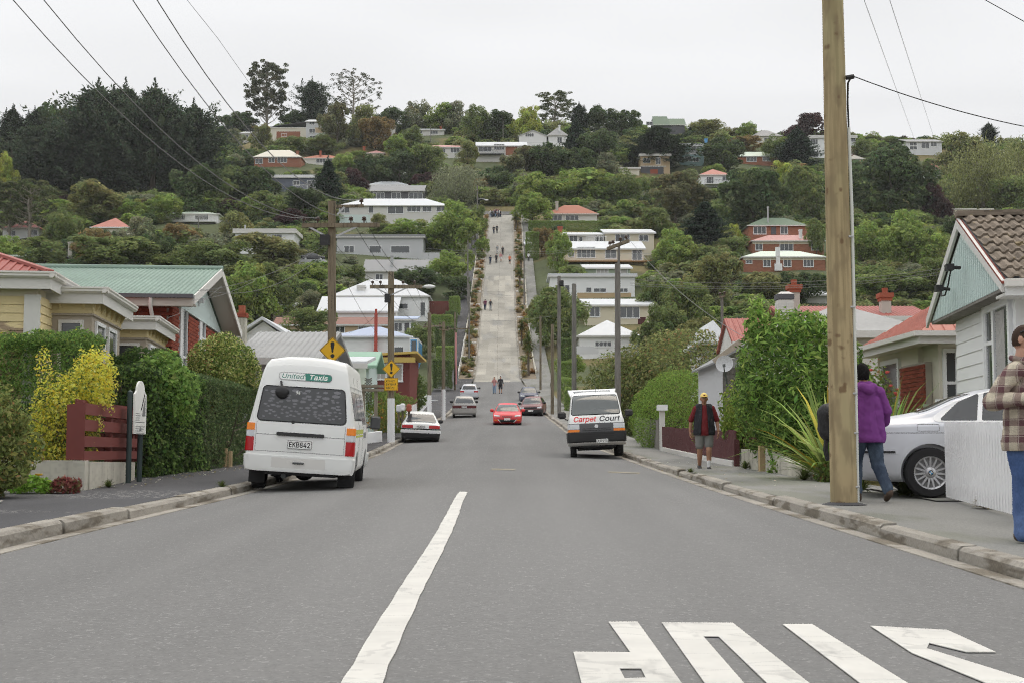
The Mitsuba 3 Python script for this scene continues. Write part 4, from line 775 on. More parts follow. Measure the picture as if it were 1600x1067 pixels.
TREES = [
 ('cypress_0', 150, 114, 318, 212, 'black cypress with the leftmost tall ragged spire of the dark stand', 'cypress_tree'), ('cypress_1', 192, 116, 318, 187, 'black cypress with a thin broken spire, second of the dark stand', 'cypress_tree'),
 ('cypress_0', 238, 115, 320, 187, 'black cypress with the tallest straight spire in the middle of the dark stand', 'cypress_tree'), ('cypress_1', 300, 150, 312, 162, 'black cypress with outward raking branches at the right end of the dark stand', 'cypress_tree'),
 ('cypress_1', 72, 182, 312, 162, 'lower spreading black cypress at the left end of the dark stand', 'cypress_tree'), ('cypress_1', 268, 146, 300, 125, 'black cypress filling the dark stand right of its tallest spire', 'cypress_tree'),
 ('pine', 18, 160, 262, 70, 'dark pine at the left edge of the picture on the ridge', 'pine_tree'), ('pine', 52, 163, 258, 60, 'dark pine second from the left edge on the ridge', 'pine_tree'), ('dark_0', 85, 156, 255, 70, 'rounded dark tree on the ridge just left of the cypress stand'), ('dark_1', 112, 160, 255, 60, 'rounded dark tree peeping over the left end of the cypress stand'),
 ('gum_2', 45, 282, 376, 95, 'olive gum with several pale trunks in front of the house at the left edge', 'gum_tree'), ('gum_2', 14, 288, 380, 80, 'olive gum cut by the left edge of the picture', 'gum_tree'), ('lime_0', 6, 242, 330, 40, 'light yellow green tree at the left edge under the dark pines'),
 ('olive_0', 148, 286, 352, 92, 'round olive green tree in front of the cypress stand'), ('bright_0', 206, 312, 350, 50, 'bright green tree in front of the cypress stand, left of two'), ('bright_1', 252, 305, 350, 66, 'bright green tree in front of the cypress stand, right of two'), ('dark_2', 303, 262, 345, 78, 'dark conical tree right of the cypress stand above the decked house'),
 ('mid_1', 350, 262, 332, 76, 'mid green tree between the cypress stand and the slate-blue house'), ('mid_0', 100, 330, 396, 60, 'mid green tree left of the salmon roofed house'), ('rust_0', 142, 357, 424, 62, 'yellowish rust tinged tree below the salmon roofed house'), ('dark_1', 176, 358, 400, 40, 'small dark tree right under the salmon roofed house'),
 ('grey_0', 218, 342, 410, 56, 'grey green rounded tree right of the salmon roofed house'), ('dark_0', 246, 362, 428, 64, 'dark green tree in the scrub below the decked white house'), ('rust_0', 284, 350, 392, 56, 'rusty brown bush tree under the deck of the low white house'), ('mid_2', 180, 376, 438, 140, 'wide mid green tree right above the green iron roof'),
 ('mid_0', 328, 374, 442, 116, 'mid green tree above the flue pipe of the grey hipped roof'), ('olive_1', 366, 332, 385, 50, 'olive tree between the decked white house and the white flat-roofed house'), ('mid_1', 70, 372, 430, 80, 'mid green tree behind the blue gabled house'), ('bright_2', 20, 372, 425, 60, 'bright green tree left of the blue gabled house'),
 ('bright_0', 385, 412, 520, 100, 'bright green tree behind the point of the brick house gable'), ('mid_1', 425, 414, 506, 92, 'mid green tree above the small cream roofed house'), ('dark_1', 464, 440, 482, 54, 'dark tree right of the small cream roofed house'), ('bright_1', 492, 413, 458, 66, 'bright green hedge like tree left of the tall brown pole under the parked dark car'),
 ('olive_0', 425, 368, 428, 112, 'olive tree covering the foot of the white flat-roofed house'), ('purple_0', 452, 325, 360, 54, 'purple leaved tree above the white flat-roofed house'), ('grey_1', 482, 456, 492, 46, 'pale green tree above the brown roofed house left of the tall brown pole'), ('mid_2', 484, 486, 545, 74, 'mid green tree in front of the brown roofed house'),
 ('gum_0', 416, 86, 200, 76, 'tall dense gum, leftmost of the three trees standing above the ridge', 'gum_tree'), ('cypress_1', 487, 99, 190, 80, 'black cypress standing above the ridge between two gums', 'cypress_tree'), ('gum_1', 552, 99, 192, 88, 'thin airy gum with bare limbs standing above the ridge', 'gum_tree'),
 ('brownish_0', 527, 156, 232, 52, 'dense brownish olive egg shaped tree beside the grey and white house'), ('olive_1', 566, 164, 228, 50, 'olive tree right of the brownish egg shaped tree'), ('rust_0', 586, 184, 236, 56, 'rust tipped tree right of the brownish egg shaped tree'), ('bright_1', 616, 211, 246, 40, 'bright green round tree in front of the low ridge house with the red chimney'),
 ('dark_0', 610, 167, 212, 54, 'dark tree on the skyline right of the airy gum'), ('grey_1', 651, 157, 210, 44, 'grey green feathery tree on the skyline left of centre'), ('bright_2', 687, 162, 210, 44, 'bright rounded tree on the skyline left of centre'), ('grey_0', 712, 159, 210, 42, 'grey tree on the skyline left of the street'), ('mid_0', 742, 167, 222, 52, 'mid green tree on the skyline above the top of the street'), ('dark_2', 776, 176, 222, 48, 'dark tree on the skyline left of the yellow green tree'),
 ('dark_1', 372, 172, 207, 70, 'dark tree band on the ridge behind the dark low house'), ('dark_2', 462, 170, 205, 56, 'dark low tree under the black cypress on the ridge'), ('olive_0', 408, 195, 240, 36, 'olive and rust tree left of the cream house with the brick front'), ('grey_0', 365, 202, 232, 30, 'small round grey tree in front of the pale ridge house at the left'),
 ('mid_1', 450, 214, 242, 60, 'mid green tree below the cream house with the brick front'), ('mid_2', 500, 216, 246, 56, 'mid green tree below the grey and white ridge house'), ('mid_0', 641, 198, 234, 40, 'mid green tree left of the white house with the pink edged roof'), ('dark_1', 580, 238, 288, 52, 'dark tree above the purple shrub'), ('dark_0', 624, 236, 290, 72, 'broad dark tree in the middle of the wooded band left of the street'),
 ('mid_2', 664, 230, 290, 58, 'mid green tree right of the broad dark tree in the wooded band'), ('bright_0', 537, 238, 280, 46, 'bright green tree below the long low house with the rust edged roof'), ('spruce', 512, 240, 332, 62, 'tall dark conifer right of the slate-blue house', 'conifer'), ('spruce', 486, 285, 318, 16, 'slim small cypress right of the slate-blue house', 'conifer'),
 ('purple_0', 555, 264, 304, 42, 'purple leaved shrub tree left of the tiny shed'), ('purple_0', 660, 271, 304, 50, 'purple brown shrub tree right of the dark two tone house'), ('willow_1', 712, 248, 330, 84, 'large feathery grey green tree left of the top of the street'), ('olive_1', 730, 220, 266, 38, 'olive tree left of the white and brick house'),
 ('dark_1', 385, 254, 334, 96, 'dark spreading tree left of the slate-blue house'), ('dark_2', 470, 298, 350, 70, 'dark tree below the slate-blue house'), ('olive_0', 524, 284, 330, 36, 'narrow olive tree below the tall dark conifer'), ('bright_1', 566, 296, 330, 50, 'bright bush tree left of the long white roof'), ('mid_1', 420, 300, 356, 70, 'mid green tree above the purple leaved tree'),
 ('bright_2', 712, 316, 398, 72, 'bright green tree beside the street below the feathery tree'), ('bright_0', 640, 344, 384, 96, 'bright hedge like tree right of the wide pale house'), ('bright_1', 694, 346, 392, 66, 'bright green hedge like tree right of the grey flat house'), ('olive_1', 594, 334, 364, 32, 'olive bush tree in front of the wide pale house'), ('mid_0', 742, 322, 376, 36, 'mid green tree overhanging the left edge of the upper street'),
 ('dark_0', 652, 416, 466, 78, 'dark domed tree right of the villa with the white roof'), ('bright_2', 702, 394, 448, 58, 'bright green tree above the dark domed tree'), ('dark_2', 716, 432, 470, 50, 'dark grey green tree beside the left footpath'), ('mid_1', 553, 415, 446, 40, 'mid green tree just right of the tall brown pole above the white roof'), ('mid_2', 600, 352, 372, 44, 'mid green bush tree in front of the wide pale house on its right'),
 ('mid_0', 655, 506, 560, 50, 'mid green tree right of the white porch'), ('mid_2', 338, 280, 338, 60, 'mid green tree just above the decked house roof'),
 ('lime_0', 824, 168, 220, 46, 'yellow green tree on the skyline above the street'), ('gum_2', 867, 146, 206, 70, 'tall grey green gum on the skyline right of the street', 'gum_tree'), ('pine', 905, 157, 218, 46, 'pointed dark pine at the left end of the skyline row', 'pine_tree'), ('dark_0', 936, 164, 216, 50, 'dark tree in the middle of the skyline row'), ('dark_1', 972, 168, 216, 56, 'dark rounded tree at the right end of the skyline row'),
 ('spruce', 900, 178, 258, 56, 'tall dark spruce covering the right side of the white hipped house', 'conifer'), ('dark_2', 937, 204, 266, 70, 'dark tree right of the tall dark spruce'), ('rust_0', 924, 178, 208, 32, 'rust green pointed tree under the skyline row'), ('flat_cypress', 1026, 194, 266, 146, 'large black layered cypress below the dark green roof', 'cypress_tree'),
 ('cabbage', 738, 208, 240, 26, 'cabbage tree silhouetted left of the white and brick house', 'cabbage_tree'), ('brownish_0', 822, 226, 282, 66, 'dark olive tree below the white barn like house'), ('dark_0', 856, 222, 282, 76, 'dark tree below the white hipped house'), ('dark_1', 894, 226, 280, 66, 'dark tree between the white hipped house and the grey bush'), ('grey_0', 950, 240, 276, 42, 'grey green round tree left of the cream garage'),
 ('dark_2', 783, 270, 306, 58, 'dark bushy tree at the head of the street'), ('grey_1', 814, 286, 318, 40, 'pale grey green tree at the right of the street head'), ('bright_0', 832, 298, 352, 66, 'bright green tree beside the right edge of the upper street'), ('bright_1', 846, 272, 334, 84, 'bright broad tree, left of the light green row above the verandah house'), ('bright_2', 894, 266, 334, 88, 'bright broad tree, middle of the light green row above the verandah house'), ('bright_0', 940, 268, 332, 84, 'bright broad tree, right of the light green row above the verandah house'),
 ('mid_0', 982, 268, 336, 74, 'mid green tree right of the light green row'), ('brownish_0', 1056, 266, 350, 106, 'large brownish olive tree below the tan box shaped house'), ('mid_2', 1022, 328, 374, 44, 'mid green tree right of the long hedge'), ('spruce', 1102, 306, 396, 92, 'dark spreading spruce left of the yellow conifer', 'conifer'), ('dark_0', 1126, 214, 272, 74, 'dark round tree right of the teal house'),
 ('spruce', 1246, 194, 268, 80, 'dark spruce in front of the two storey house left of the near pole', 'conifer'), ('purple_0', 1262, 176, 228, 72, 'purple black tree behind the dark spruce on the right hand skyline'), ('spruce', 1081, 180, 204, 14, 'tiny pointed conifer on the skyline right of the dark green roof', 'conifer'), ('olive_1', 1106, 188, 222, 66, 'olive tree on the skyline right of the dark green roof'),
 ('bright_1', 1167, 192, 222, 32, 'bright round tree on the skyline left of the cream hipped house'), ('rust_0', 1162, 216, 242, 56, 'rust coloured shrubs tree above the long brick house'), ('dark_1', 1178, 256, 366, 118, 'large dark tree below the white villa with the pink red roof'), ('lime_0', 1226, 255, 306, 54, 'yellow green tree left of the near pole'), ('mid_1', 1254, 262, 352, 84, 'mid green tree just left of the near pole'),
 ('mid_0', 1216, 212, 262, 44, 'mid green tree above the right end of the long brick house'), ('bright_2', 1052, 360, 434, 66, 'light green tree right of the cream two storey house'), ('mid_1', 1100, 386, 440, 66, 'mid green tree left of the lowest brick house'), ('olive_0', 1110, 398, 490, 90, 'round olive tree below the lowest brick house'), ('mid_2', 1072, 448, 528, 70, 'mid green tree behind the camellia'),
 ('mid_0', 1026, 436, 500, 52, 'mid green tree right of the white flat-roofed house'), ('mid_1', 872, 450, 545, 100, 'dark green tree hiding the left of the sage cream house'), ('lime_0', 1149, 351, 388, 22, 'small golden conifer left of the green roofed brick house', 'conifer'), ('mid_2', 1150, 372, 410, 44, 'mid green tree under the golden conifer'), ('mid_1', 1276, 342, 400, 34, 'mid green bush tree at the right end of the green roofed brick house'),
 ('dark_0', 1396, 222, 352, 138, 'big dark green tree right of the near pole'), ('purple_0', 1464, 288, 352, 48, 'dark reddish tree left of the cream cottage'), ('willow_0', 1536, 208, 340, 112, 'large yellow green willow with pale trunks at the right edge', 'willow_tree'), ('willow_0', 1590, 205, 330, 80, 'yellow green willow cut by the right edge of the picture', 'willow_tree'), ('mid_2', 1586, 278, 352, 62, 'mid green tree under the willows at the right edge'),
 ('olive_1', 1500, 207, 284, 72, 'olive tree on the skyline right of the modern grey house'), ('pine', 1545, 189, 232, 38, 'small pine peak on the skyline at the right', 'pine_tree'), ('mid_1', 1350, 217, 250, 46, 'mid green tree on the skyline right of the two storey house'), ('bright_0', 1350, 346, 428, 70, 'bright bushy tree just right of the near pole'), ('bright_2', 1424, 332, 436, 92, 'bright green tree under the big dark tree at the right'), ('dark_2', 1492, 336, 388, 40, 'small dark tree in front of the cream cottage'),
 ('mid_0', 1396, 420, 478, 120, 'mid green tree above the pink red roof right of the near pole'), ('olive_0', 1200, 424, 478, 70, 'olive tree below the lowest brick house on its right'), ('dark_1', 1252, 422, 480, 80, 'dark hedge like tree directly beneath the lowest brick house'), ('mid_2', 1470, 408, 470, 60, 'mid green tree left of the tiled roof'), ('mid_1', 900, 416, 450, 50, 'mid green tree left of the sage green house'), ('olive_1', 842, 470, 512, 40, 'olive tree beside the right garden bed'), ('bright_1', 872, 362, 428, 46, 'bright green shrub tree left of the deck house'), ('rust_0', 846, 356, 402, 34, 'rusty shrub tree beside the upper right footpath'),
 ('mid_0', 1035, 476, 562, 74, 'mid green tree right of the sage cream house'), ('olive_0', 1082, 498, 580, 76, 'olive tree between the camellia and the faded red roof'), ('bright_2', 890, 545, 606, 44, 'bright green tree left of the white house with the pale grey hipped roof'), ('mid_1', 1012, 508, 566, 50, 'mid green tree right of the white house with the pale grey hipped roof'),
]
for t in TREES: tree('model_' + t[0], *t[1:5], t[5], *(t[6:7] or ('tree',)), *(('tree',)))
brng = random.Random(5); count = 0
for i in range(6600):
 y = 78 + 470 * brng.random() ** .95; x = brng.uniform(-.46, .46) * y
 if y < 150 and -16 < x < 6.5: continue
 if road_l(min(y, 325)) - 9 < x < road_r(min(y, 325)) + 9 and y < 330: continue
 z = float(Z(x, y)); h = brng.uniform(1.6, 4.2) * (1 + .25 * (y > 300)); w = h * brng.uniform(1.2, 2.0)
 u = CX + F_PX * x / y; v = 697.3 - F_PX * (z - 1.1) / y; k = F_PX / y
 if any(r[0] - w * k * .4 < u < r[1] + w * k * .4 and v - h * k < r[3] - 5 and y < r[4] + 9 and v > r[2] - 4 for r in VIEW_RECTS): continue
 m = brng.choices(('mid', 'dark', 'bright', 'olive', 'rust', 'grey', 'brownish', 'purple'), (7, 7, 6, 5, .5, 3, 1.5, .25))[0]
 count += 1
 place_model(f'hillside_bush__{count:04d}', f'model_bush_{m}', (x, y, z - .3), w, h, brng.uniform(0, 360))
tag('hillside_bush', 'dense mixed scrub covering the hillside between the houses', 'scrub', kind='stuff')
# ------------------------------------------------------------------ near left: yellow villa, brick house, wall, fence, sign
def localised(O, deg):
 return lambda m: move(rot(m, deg), O[0], O[1], 0)
villa = thing('weatherboard_villa', 'yellow weatherboard villa with two box bay windows and peeling boards behind the left hedge', 'house')
L = localised((-8.31, 23.5), 7)
ZG = 4.0
def bbox(par, nm, x0, x1, y0, y1, z0, z1, m, lab=None): return part(par, nm, L(box(x0, x1, y0, y1, z0, z1)), m, label=lab)
vw = bbox(villa, 'wall', -9, -.05, .05, 11, -.5, ZG - .12, 'cream')
r_ = random.Random(3)
def board(par, x0, x1, y, z, h, m, tilt=.018):
 """A lapped weatherboard on a wall facing -y: its lower edge stands proud."""
 v = np.array([[x0, y - tilt - .012, z], [x1, y - tilt - .012, z], [x1, y, z], [x0, y, z], [x0, y - .012, z + h], [x1, y - .012, z + h], [x1, y, z + h], [x0, y, z + h]])
 return (v, BOXF.copy())
for k in range(24):
 z = ZG - .27 - .152 * (k + 1)
 m = 'peeling_board' if k in (3, 4, 5, 6, 8) else 'cream_board'
 part(vw, 'weatherboard', L(board(None, -4.5, -.26, .05, z + .003, .147, m)), m)
 v, f = board(None, 0, 1.05, 0, z + .003, .147, m)
 part(vw, 'weatherboard', L(rot((v, f), 90)), 'peeling_board' if k == 4 else 'cream_board')
bbox(villa, 'corner_board', -.25, .02, -.03, .06, -.5, ZG - .25, 'old_white')
def gutter(par, x0, x1, y0, y1, z, faces):
 """Eaves: soffit board, fascia and moulded gutter around a box (local coordinates)."""
 o = .21
 ms = [box(x0 - o, x1 + o, y0 - o, y1 + o, z - .02, z + .03)]
 part(par, 'soffit', L(join(ms)), 'taupe')
 part(par, 'fascia', L(join(box(x0 - o, x1 + o, y0 - o - .02, y0 - o, z - .19, z + .005), box(x1 + o, x1 + o + .02, y0 - o - .02, y1 + o, z - .19, z + .005))), 'old_white')
 g = [(0, 0), (.05, -.0), (.085, .03), (.085, .06), (.105, .08), (.105, .11), (0, .11)]
 pr = sg.Polygon(g)
 a = extrude(pr, x1 - x0 + 2 * o + .12)                       # profile in xy along z
 fr = np.stack([a[0][:, 2], -a[0][:, 0], a[0][:, 1]], 1), a[1]
 b = extrude(pr, y1 - y0 + 2 * o + .12)
 sd = np.stack([b[0][:, 0], b[0][:, 2], b[0][:, 1]], 1), b[1][:, ::-1]
 part(par, 'gutter', L(join(move(fr, x0 - o, y0 - o - .022, z + .0), move(sd, x1 + o + .022, y0 - o - .12, z + .0))), 'gutter_white')
gutter(villa, -9, 0, 0, 11, ZG + .02, None)
e = ZG + .13; ax0, ax1, ay0, ay1 = -9.3, .21, -.21, 11.3; cxm = (ax0 + ax1) / 2; hp = (ax1 - ax0) / 2
rv = np.array([[ax0, ay0, e], [ax1, ay0, e], [ax1, ay1, e], [ax0, ay1, e], [cxm, ay0 + hp, e + hp * .38], [cxm, ay1 - hp, e + hp * .38]])
rk = part(villa, 'roof', L((rv, np.array([[0, 1, 4], [1, 2, 5], [1, 5, 4], [2, 3, 5], [3, 0, 4], [3, 4, 5], [0, 2, 1], [0, 3, 2]]))), 'red_iron')
ribs = []
for i in range(60):
 x = ax0 + (ax1 - ax0) * (i + .5) / 60; t = min(x - ax0, ax1 - x)
 a, b = np.array([x, ay0, e + .005]), np.array([x, ay0 + t, e + t * .38 + .005])
 ribs.append(beam(a, b, .05, .03))
 y = ay0 + (ay1 - ay0) * (i + .5) / 60; t = min(y - ay0, ay1 - y, hp)
 ribs.append(beam(np.array([ax1, y, e + .005]), np.array([ax1 - t, y, e + t * .38 + .005]), .05, .03))
ribs.append(beam(np.array([ax1, ay0, e + .02]), np.array([cxm, ay0 + hp, e + hp * .38 + .02]), .16, .05))
part(rk, 'rib', L(join(ribs)), 'red_iron', kind='stuff')
def bay(x1, y0, y1, nm_lab):
 b = bbox(villa, 'bay', .0, x1, y0, y1, -.5, ZG - .14, 'taupe')
 bbox(b, 'frieze', -.0, x1 + .025, y0 - .025, y1 + .02, ZG - .48, ZG - .14, 'cream_board')
 bbox(b, 'moulding', -.0, x1 + .045, y0 - .045, y1 + .03, ZG - .52, ZG - .485, 'taupe')
 for i in range(2): part(b, 'bracket', L(hexa([(.15 + i * .42, y0 - .04, ZG - .40), (.185 + i * .42, y0 - .04, ZG - .40), (.185 + i * .42, y0 - .026, ZG - .40), (.15 + i * .42, y0 - .026, ZG - .40)], [(.15 + i * .42, y0 - .18, ZG - .16), (.185 + i * .42, y0 - .18, ZG - .16), (.185 + i * .42, y0 - .026, ZG - .16), (.15 + i * .42, y0 - .026, ZG - .16)])), 'cream_board')
 n = 6
 for i in range(n):
  y = y0 + .2 + (y1 - y0 - .3) * i / (n - 1)
  part(b, 'bracket', L(hexa([(x1 + .026, y, ZG - .42), (x1 + .04, y, ZG - .42), (x1 + .04, y + .04, ZG - .42), (x1 + .026, y + .04, ZG - .42)], [(x1 + .026, y, ZG - .16), (x1 + .18, y, ZG - .16), (x1 + .18, y + .04, ZG - .16), (x1 + .026, y + .04, ZG - .16)])), 'cream_board')
 w0, w1, zt, zb = .20, x1 - .20, ZG - .66, ZG - 1.9
 fr = [box(w0 - .06, w0, y0 - .035, y0 - .003, zb, zt + .06), box(w1, w1 + .06, y0 - .035, y0 - .003, zb, zt + .06), box(w0, w1, y0 - .035, y0 - .003, zt, zt + .06), box(w0, w1, y0 - .035, y0 - .003, zb, zb + .06)]
 w = part(b, 'window', L(join(fr)), 'old_white'); bbox(b, 'pane', w0, w1, y0 - .012, y0 - .005, zb + .06, zt, 'glass_house')
 for (s0, s1) in ((y0 + .35, y0 + 1.15), (y0 + 1.6, y0 + 2.4)):
  fr = [box(x1 + .003, x1 + .05, s0 - .07, s0, zb, zt + .07), box(x1 + .003, x1 + .05, s1, s1 + .07, zb, zt + .07), box(x1 + .003, x1 + .05, s0, s1, zt, zt + .07)]
  part(b, 'window', L(join(fr)), 'white_paint'); bbox(b, 'pane', x1 + .005, x1 + .015, s0, s1, zb, zt, 'glass_house')
 gutter(b, -.1, x1, y0, y1, ZG - .13, None)
 bbox(b, 'bay_roof', -.2, x1 + .19, y0 - .19, y1 + .19, ZG - .095, ZG - .04, 'iron_grey')
bay(.73, .95, 4.0, ''); bay(.92, 6.4, 9.4, '')
brick = thing('brick_house', 'red brick house with a long green iron roof and pale mint gable', 'house')
L = localised((-8.82, 34.7), 5.3)
ze, zr, dep = 5.0, 6.35, 10.2
cy = dep / 2
bw = bbox(brick, 'wall', -15, -.11, .11, dep - .11, -.5, ze - .05, 'mortar')
rr = random.Random(9)
bm = []
for row in range(33):                           # bricks as far down as the hedge lets one see
 z = ze - .32 - row * .1
 if row >= 28: break
 for k in range(9):                            # wall towards the camera, from the corner to the curtained window
  x1 = -.0 - k * .3 - (.15 if row % 2 else 0)
  part(bw, 'brick', L(box(max(x1 - .29, -2.6), min(x1, 0), 0, .11, z, z + .088)), 'red_brick')
for row in range(28):
 z = ze - .32 - row * .1
 for k in range(34):                           # wall towards the street
  y0 = k * .3 - (.15 if row % 2 else 0); y1 = y0 + .29
  if y1 < .12 or any(a < y1 and y0 < b and z > zz - .05 and z < zt for a, b, zz, zt in ((1.35, 2.75, ze - 2.0, ze - .1), (5.1, 6.5, ze - 1.15, ze - .1))): continue
  if z > ze - .35 and False: continue
  if row > 24 and k > 8: continue
  bm.append(box(-.11, 0, max(y0, .12), y1, z, z + .088)) if k > 9 else part(bw, 'brick', L(box(-.11, 0, max(y0, .12), y1, z, z + .088)), 'red_brick')
part(bw, 'brick', L(join(bm)), 'red_brick', kind='stuff')
bbox(brick, 'lintel_band', -15, .02, -.015, .10, ze - .19, ze - .03, 'taupe')
w = part(brick, 'window', L(join(box(-4.6, -2.65, -.01, .1, ze - 1.5, ze - 1.44), box(-4.6, -4.52, -.01, .1, ze - 1.44, ze - .2), box(-2.72, -2.65, -.01, .1, ze - 1.44, ze - .2))), 'old_white')
part(w, 'pane', L(box(-4.52, -2.72, .02, .03, ze - 1.44, ze - .2)), 'glass_house')
part(w, 'curtain', L(join([box(-4.5 + k * .09, -4.44 + k * .09, .0, .018, ze - 1.43, ze - .21) for k in range(19)])), 'curtain')
for a, b, zb_, lab in ((1.4, 2.7, ze - 1.9, None), (5.15, 6.45, ze - 1.1, None)):
 w = part(brick, 'window', L(join(box(-.06, .02, a, a + .42, zb_, ze - .12), box(-.06, .02, a + .48, a + .55, zb_, ze - .12), box(-.06, .02, b - .07, b, zb_, ze - .12), box(-.06, .02, a + .55, b - .07, zb_ + .42, zb_ + .48), box(-.06, .02, a + .55, b - .07, zb_, zb_ + .06), box(-.06, .02, a, b, ze - .18, ze - .115))), 'white_paint')
 part(w, 'pane', L(box(-.05, -.03, a + .42, b - .07, zb_ + .06, ze - .12)), 'glass_house'); part(w, 'sill', L(box(-.05, .12, a - .08, b + .08, zb_ - .09, zb_ - .003)), 'red_brick')
g = extrude([(-.02, ze - .18), (dep + .02, ze - .18), (cy, zr - .25)], .06)
part(brick, 'gable', L((np.stack([g[0][:, 2] - .02, g[0][:, 0], g[0][:, 1]], 1), g[1])), 'mint')
og, oe = .62, .55
a0 = (-oe, ze + .02 - .10); a1 = (cy, zr); a2 = (dep + oe, ze + .02 - .10)
for A, B in ((a0, a1), (a1, a2)):
 part(brick, 'soffit', L(hexa([(0.05, A[0], A[1] - .10), (og, A[0], A[1] - .10), (og, B[0], B[1] - .10), (.05, B[0], B[1] - .10)], [(0.05, A[0], A[1] - .08), (og, A[0], A[1] - .08), (og, B[0], B[1] - .08), (.05, B[0], B[1] - .08)])), 'stone_pale')
 part(brick, 'barge_board', L(hexa([(og + .003, A[0], A[1] - .20), (og + .04, A[0], A[1] - .20), (og + .04, B[0], B[1] - .20), (og + .003, B[0], B[1] - .20)], [(og + .003, A[0], A[1] + .03), (og + .04, A[0], A[1] + .03), (og + .04, B[0], B[1] + .03), (og + .003, B[0], B[1] + .03)])), 'old_white')
rf = part(brick, 'roof', L(join([hexa([(-15.5, A[0], A[1] - .06), (og, A[0], A[1] - .06), (og, B[0], B[1] - .06), (-15.5, B[0], B[1] - .06)], [(-15.5, A[0], A[1]), (og, A[0], A[1]), (og, B[0], B[1]), (-15.5, B[0], B[1])]) for A, B in ((a0, a1), (a1, a2))])), 'green_iron')
part(rf, 'rib', L(corrugate(-15.4, og - .05, (a0[0], a0[1]), (a1[0], a1[1]), .125, .028)), 'green_iron', kind='stuff')
part(rf, 'ridge_cap', L(join(tube([[-15.5, cy, zr + .02], [og + .05, cy, zr + .02]], .09, 8))), 'green_iron')
part(brick, 'gutter', L(join(box(-15.5, og, -oe - .12, -oe - .004, ze - .13, ze - .03))), 'dark_grey')
part(brick, 'fascia', L(box(-15.5, og, -oe - .002, -oe + .03, ze - .33, ze - .13)), 'stone_pale')
part(brick, 'soffit', L(box(-15.5, og, -oe + .03, -.02, ze - .30, ze - .26)), 'taupe')
part(brick, 'downpipe', L(tube([[-.45, -oe - .06, ze - .12], [-.45, -oe - .05, ze - .35], [-.40, -.12, ze - .95], [-.40, -.09, ze - 1.2], [-.40, -.09, .4]], .05, 8)), 'gutter_white', 60)
part(brick, 'floodlight', L(join(box(.05, .20, cy - .7, cy - .5, ze + .28, ze + .42), box(.03, .08, cy - .63, cy - .57, ze + .18, ze + .28))), 'pale_grey')
def zpav(x, y): return float(profile(y)) + .12
lw = thing('plaster_wall', 'low rough plastered wall under the yellow bush and the red slatted fence', 'wall')
A, B, Cc = np.array([-8.4, 19.6]), np.array([-6.25, 19.75]), np.array([-6.62, 23.7])
def wall_run(p, q, z0a, z0b, z1a, z1b, t):
 d = (q - p) / np.linalg.norm(q - p); n = np.array([-d[1], d[0]]) * t
 return hexa([(*p, z0a), (*q, z0b), (*(q + n), z0b), (*(p + n), z0a)], [(*p, z1a), (*q, z1b), (*(q + n), z1b), (*(p + n), z1a)])
part(lw, 'front', wall_run(A, B, .2, .2, .90, .90, .22), 'rough_plaster'); part(lw, 'return', wall_run(B + [0, .225], Cc, .2, .3, .88, .83, .2), 'rough_plaster', label='smoother pale stretch of wall below the red fence')
rf_ = thing('slatted_fence', 'dark red slatted timber fence on the low plastered wall beside the signboard', 'fence')
fB, fC = B + [-.03, .05], Cc + [.0, .1]
for i, (z0, z1) in enumerate(((.91, 1.05), (1.11, 1.27), (1.345, 1.515), (1.585, 1.755))):
 part(rf_, 'slat', wall_run(fB, fC, z0 - .012, z0 - .02, z1 - .012, z1 - .03, .025), 'fence_red')
 part(rf_, 'slat', wall_run(fB + [-.16, .1], fC + [-.16, 0], z0 + .06, z0 + .06, z1 + .05, z1 + .05, .025), 'fence_red')
for t in (0.02, .52, .98):
 q = fB + (fC - fB) * t + [-.09, 0]
 part(rf_, 'post', box(q[0] - .05, q[0] + .05, q[1] - .045, q[1] + .045, .84, 1.78), 'fence_red')
part(rf_, 'end_panel', wall_run(fB + [-.27, 0], fB + [-.01, -.0], .91, .91, 1.72, 1.74, .03), 'fence_red')
part(rf_, 'end_panel', wall_run(fC + [-.45, .05], fC + [0.03, .05], .84, .84, 1.84, 1.80, .03), 'fence_red')
gf = thing('timber_gate', 'weathered brown batten gate with a grey top rail behind the red slatted fence', 'gate')
for i in range(7):
 x = P(163 + i * 4.2, 600, 25.4)[0]; part(gf, 'batten', box(x - .022, x + .022, 25.4, 25.43, 1.1, P(0, 578 + (i * 7) % 5, 25.4)[2]), 'old_timber')
part(gf, 'rail', box(P(158, 0, 25.4)[0], P(199, 0, 25.4)[0], 25.31, 25.38, P(0, 581, 25.4)[2], P(0, 574, 25.4)[2]), 'grey_wood')
part(gf, 'post', box(P(195, 0, 25.4)[0], P(199.5, 0, 25.4)[0], 25.30, 25.36, .6, P(0, 581.5, 25.4)[2]), 'grey_wood')
sb = thing('signboard', 'white round topped information board on two dark green posts by the red fence', 'sign')
pA, pB = np.array([-6.30, 22.35]), np.array([-6.26, 22.86])
for q in (pA, pB): part(sb, 'post', move(lathe([(0, 0), (.045, 0), (.045, 1.55 if q is pA else .95), (0, 1.58 if q is pA else .97)], 12), q[0] - .05, q[1], zpav(*q) - .05), 'sign_post', 40)
s2 = affinity.scale(sg.Polygon([(0, 0), (.74, 0), (.74, .66), (.62, .72)] + [(.37 + .25 * math.cos(a), .72 + .17 * math.sin(a)) for a in np.linspace(.1, 3.04, 14)] + [(.12, .72), (0, .66)]), 1, 1)
bd = extrude(s2, .03)
sgn = lambda m, o=0: (np.stack([-m[0][:, 2] * -1 + o, m[0][:, 0] * .74, m[0][:, 1]], 1), m[1])
deg = -math.degrees(math.atan2(pB[0] - pA[0], pB[1] - pA[1]))
S = lambda m, o=0.0: move(rot(sgn(m, o), deg), pA[0] + .01, pA[1] - .02, zpav(*pA) + .80)
part(sb, 'board', S(bd), 'sign_white')
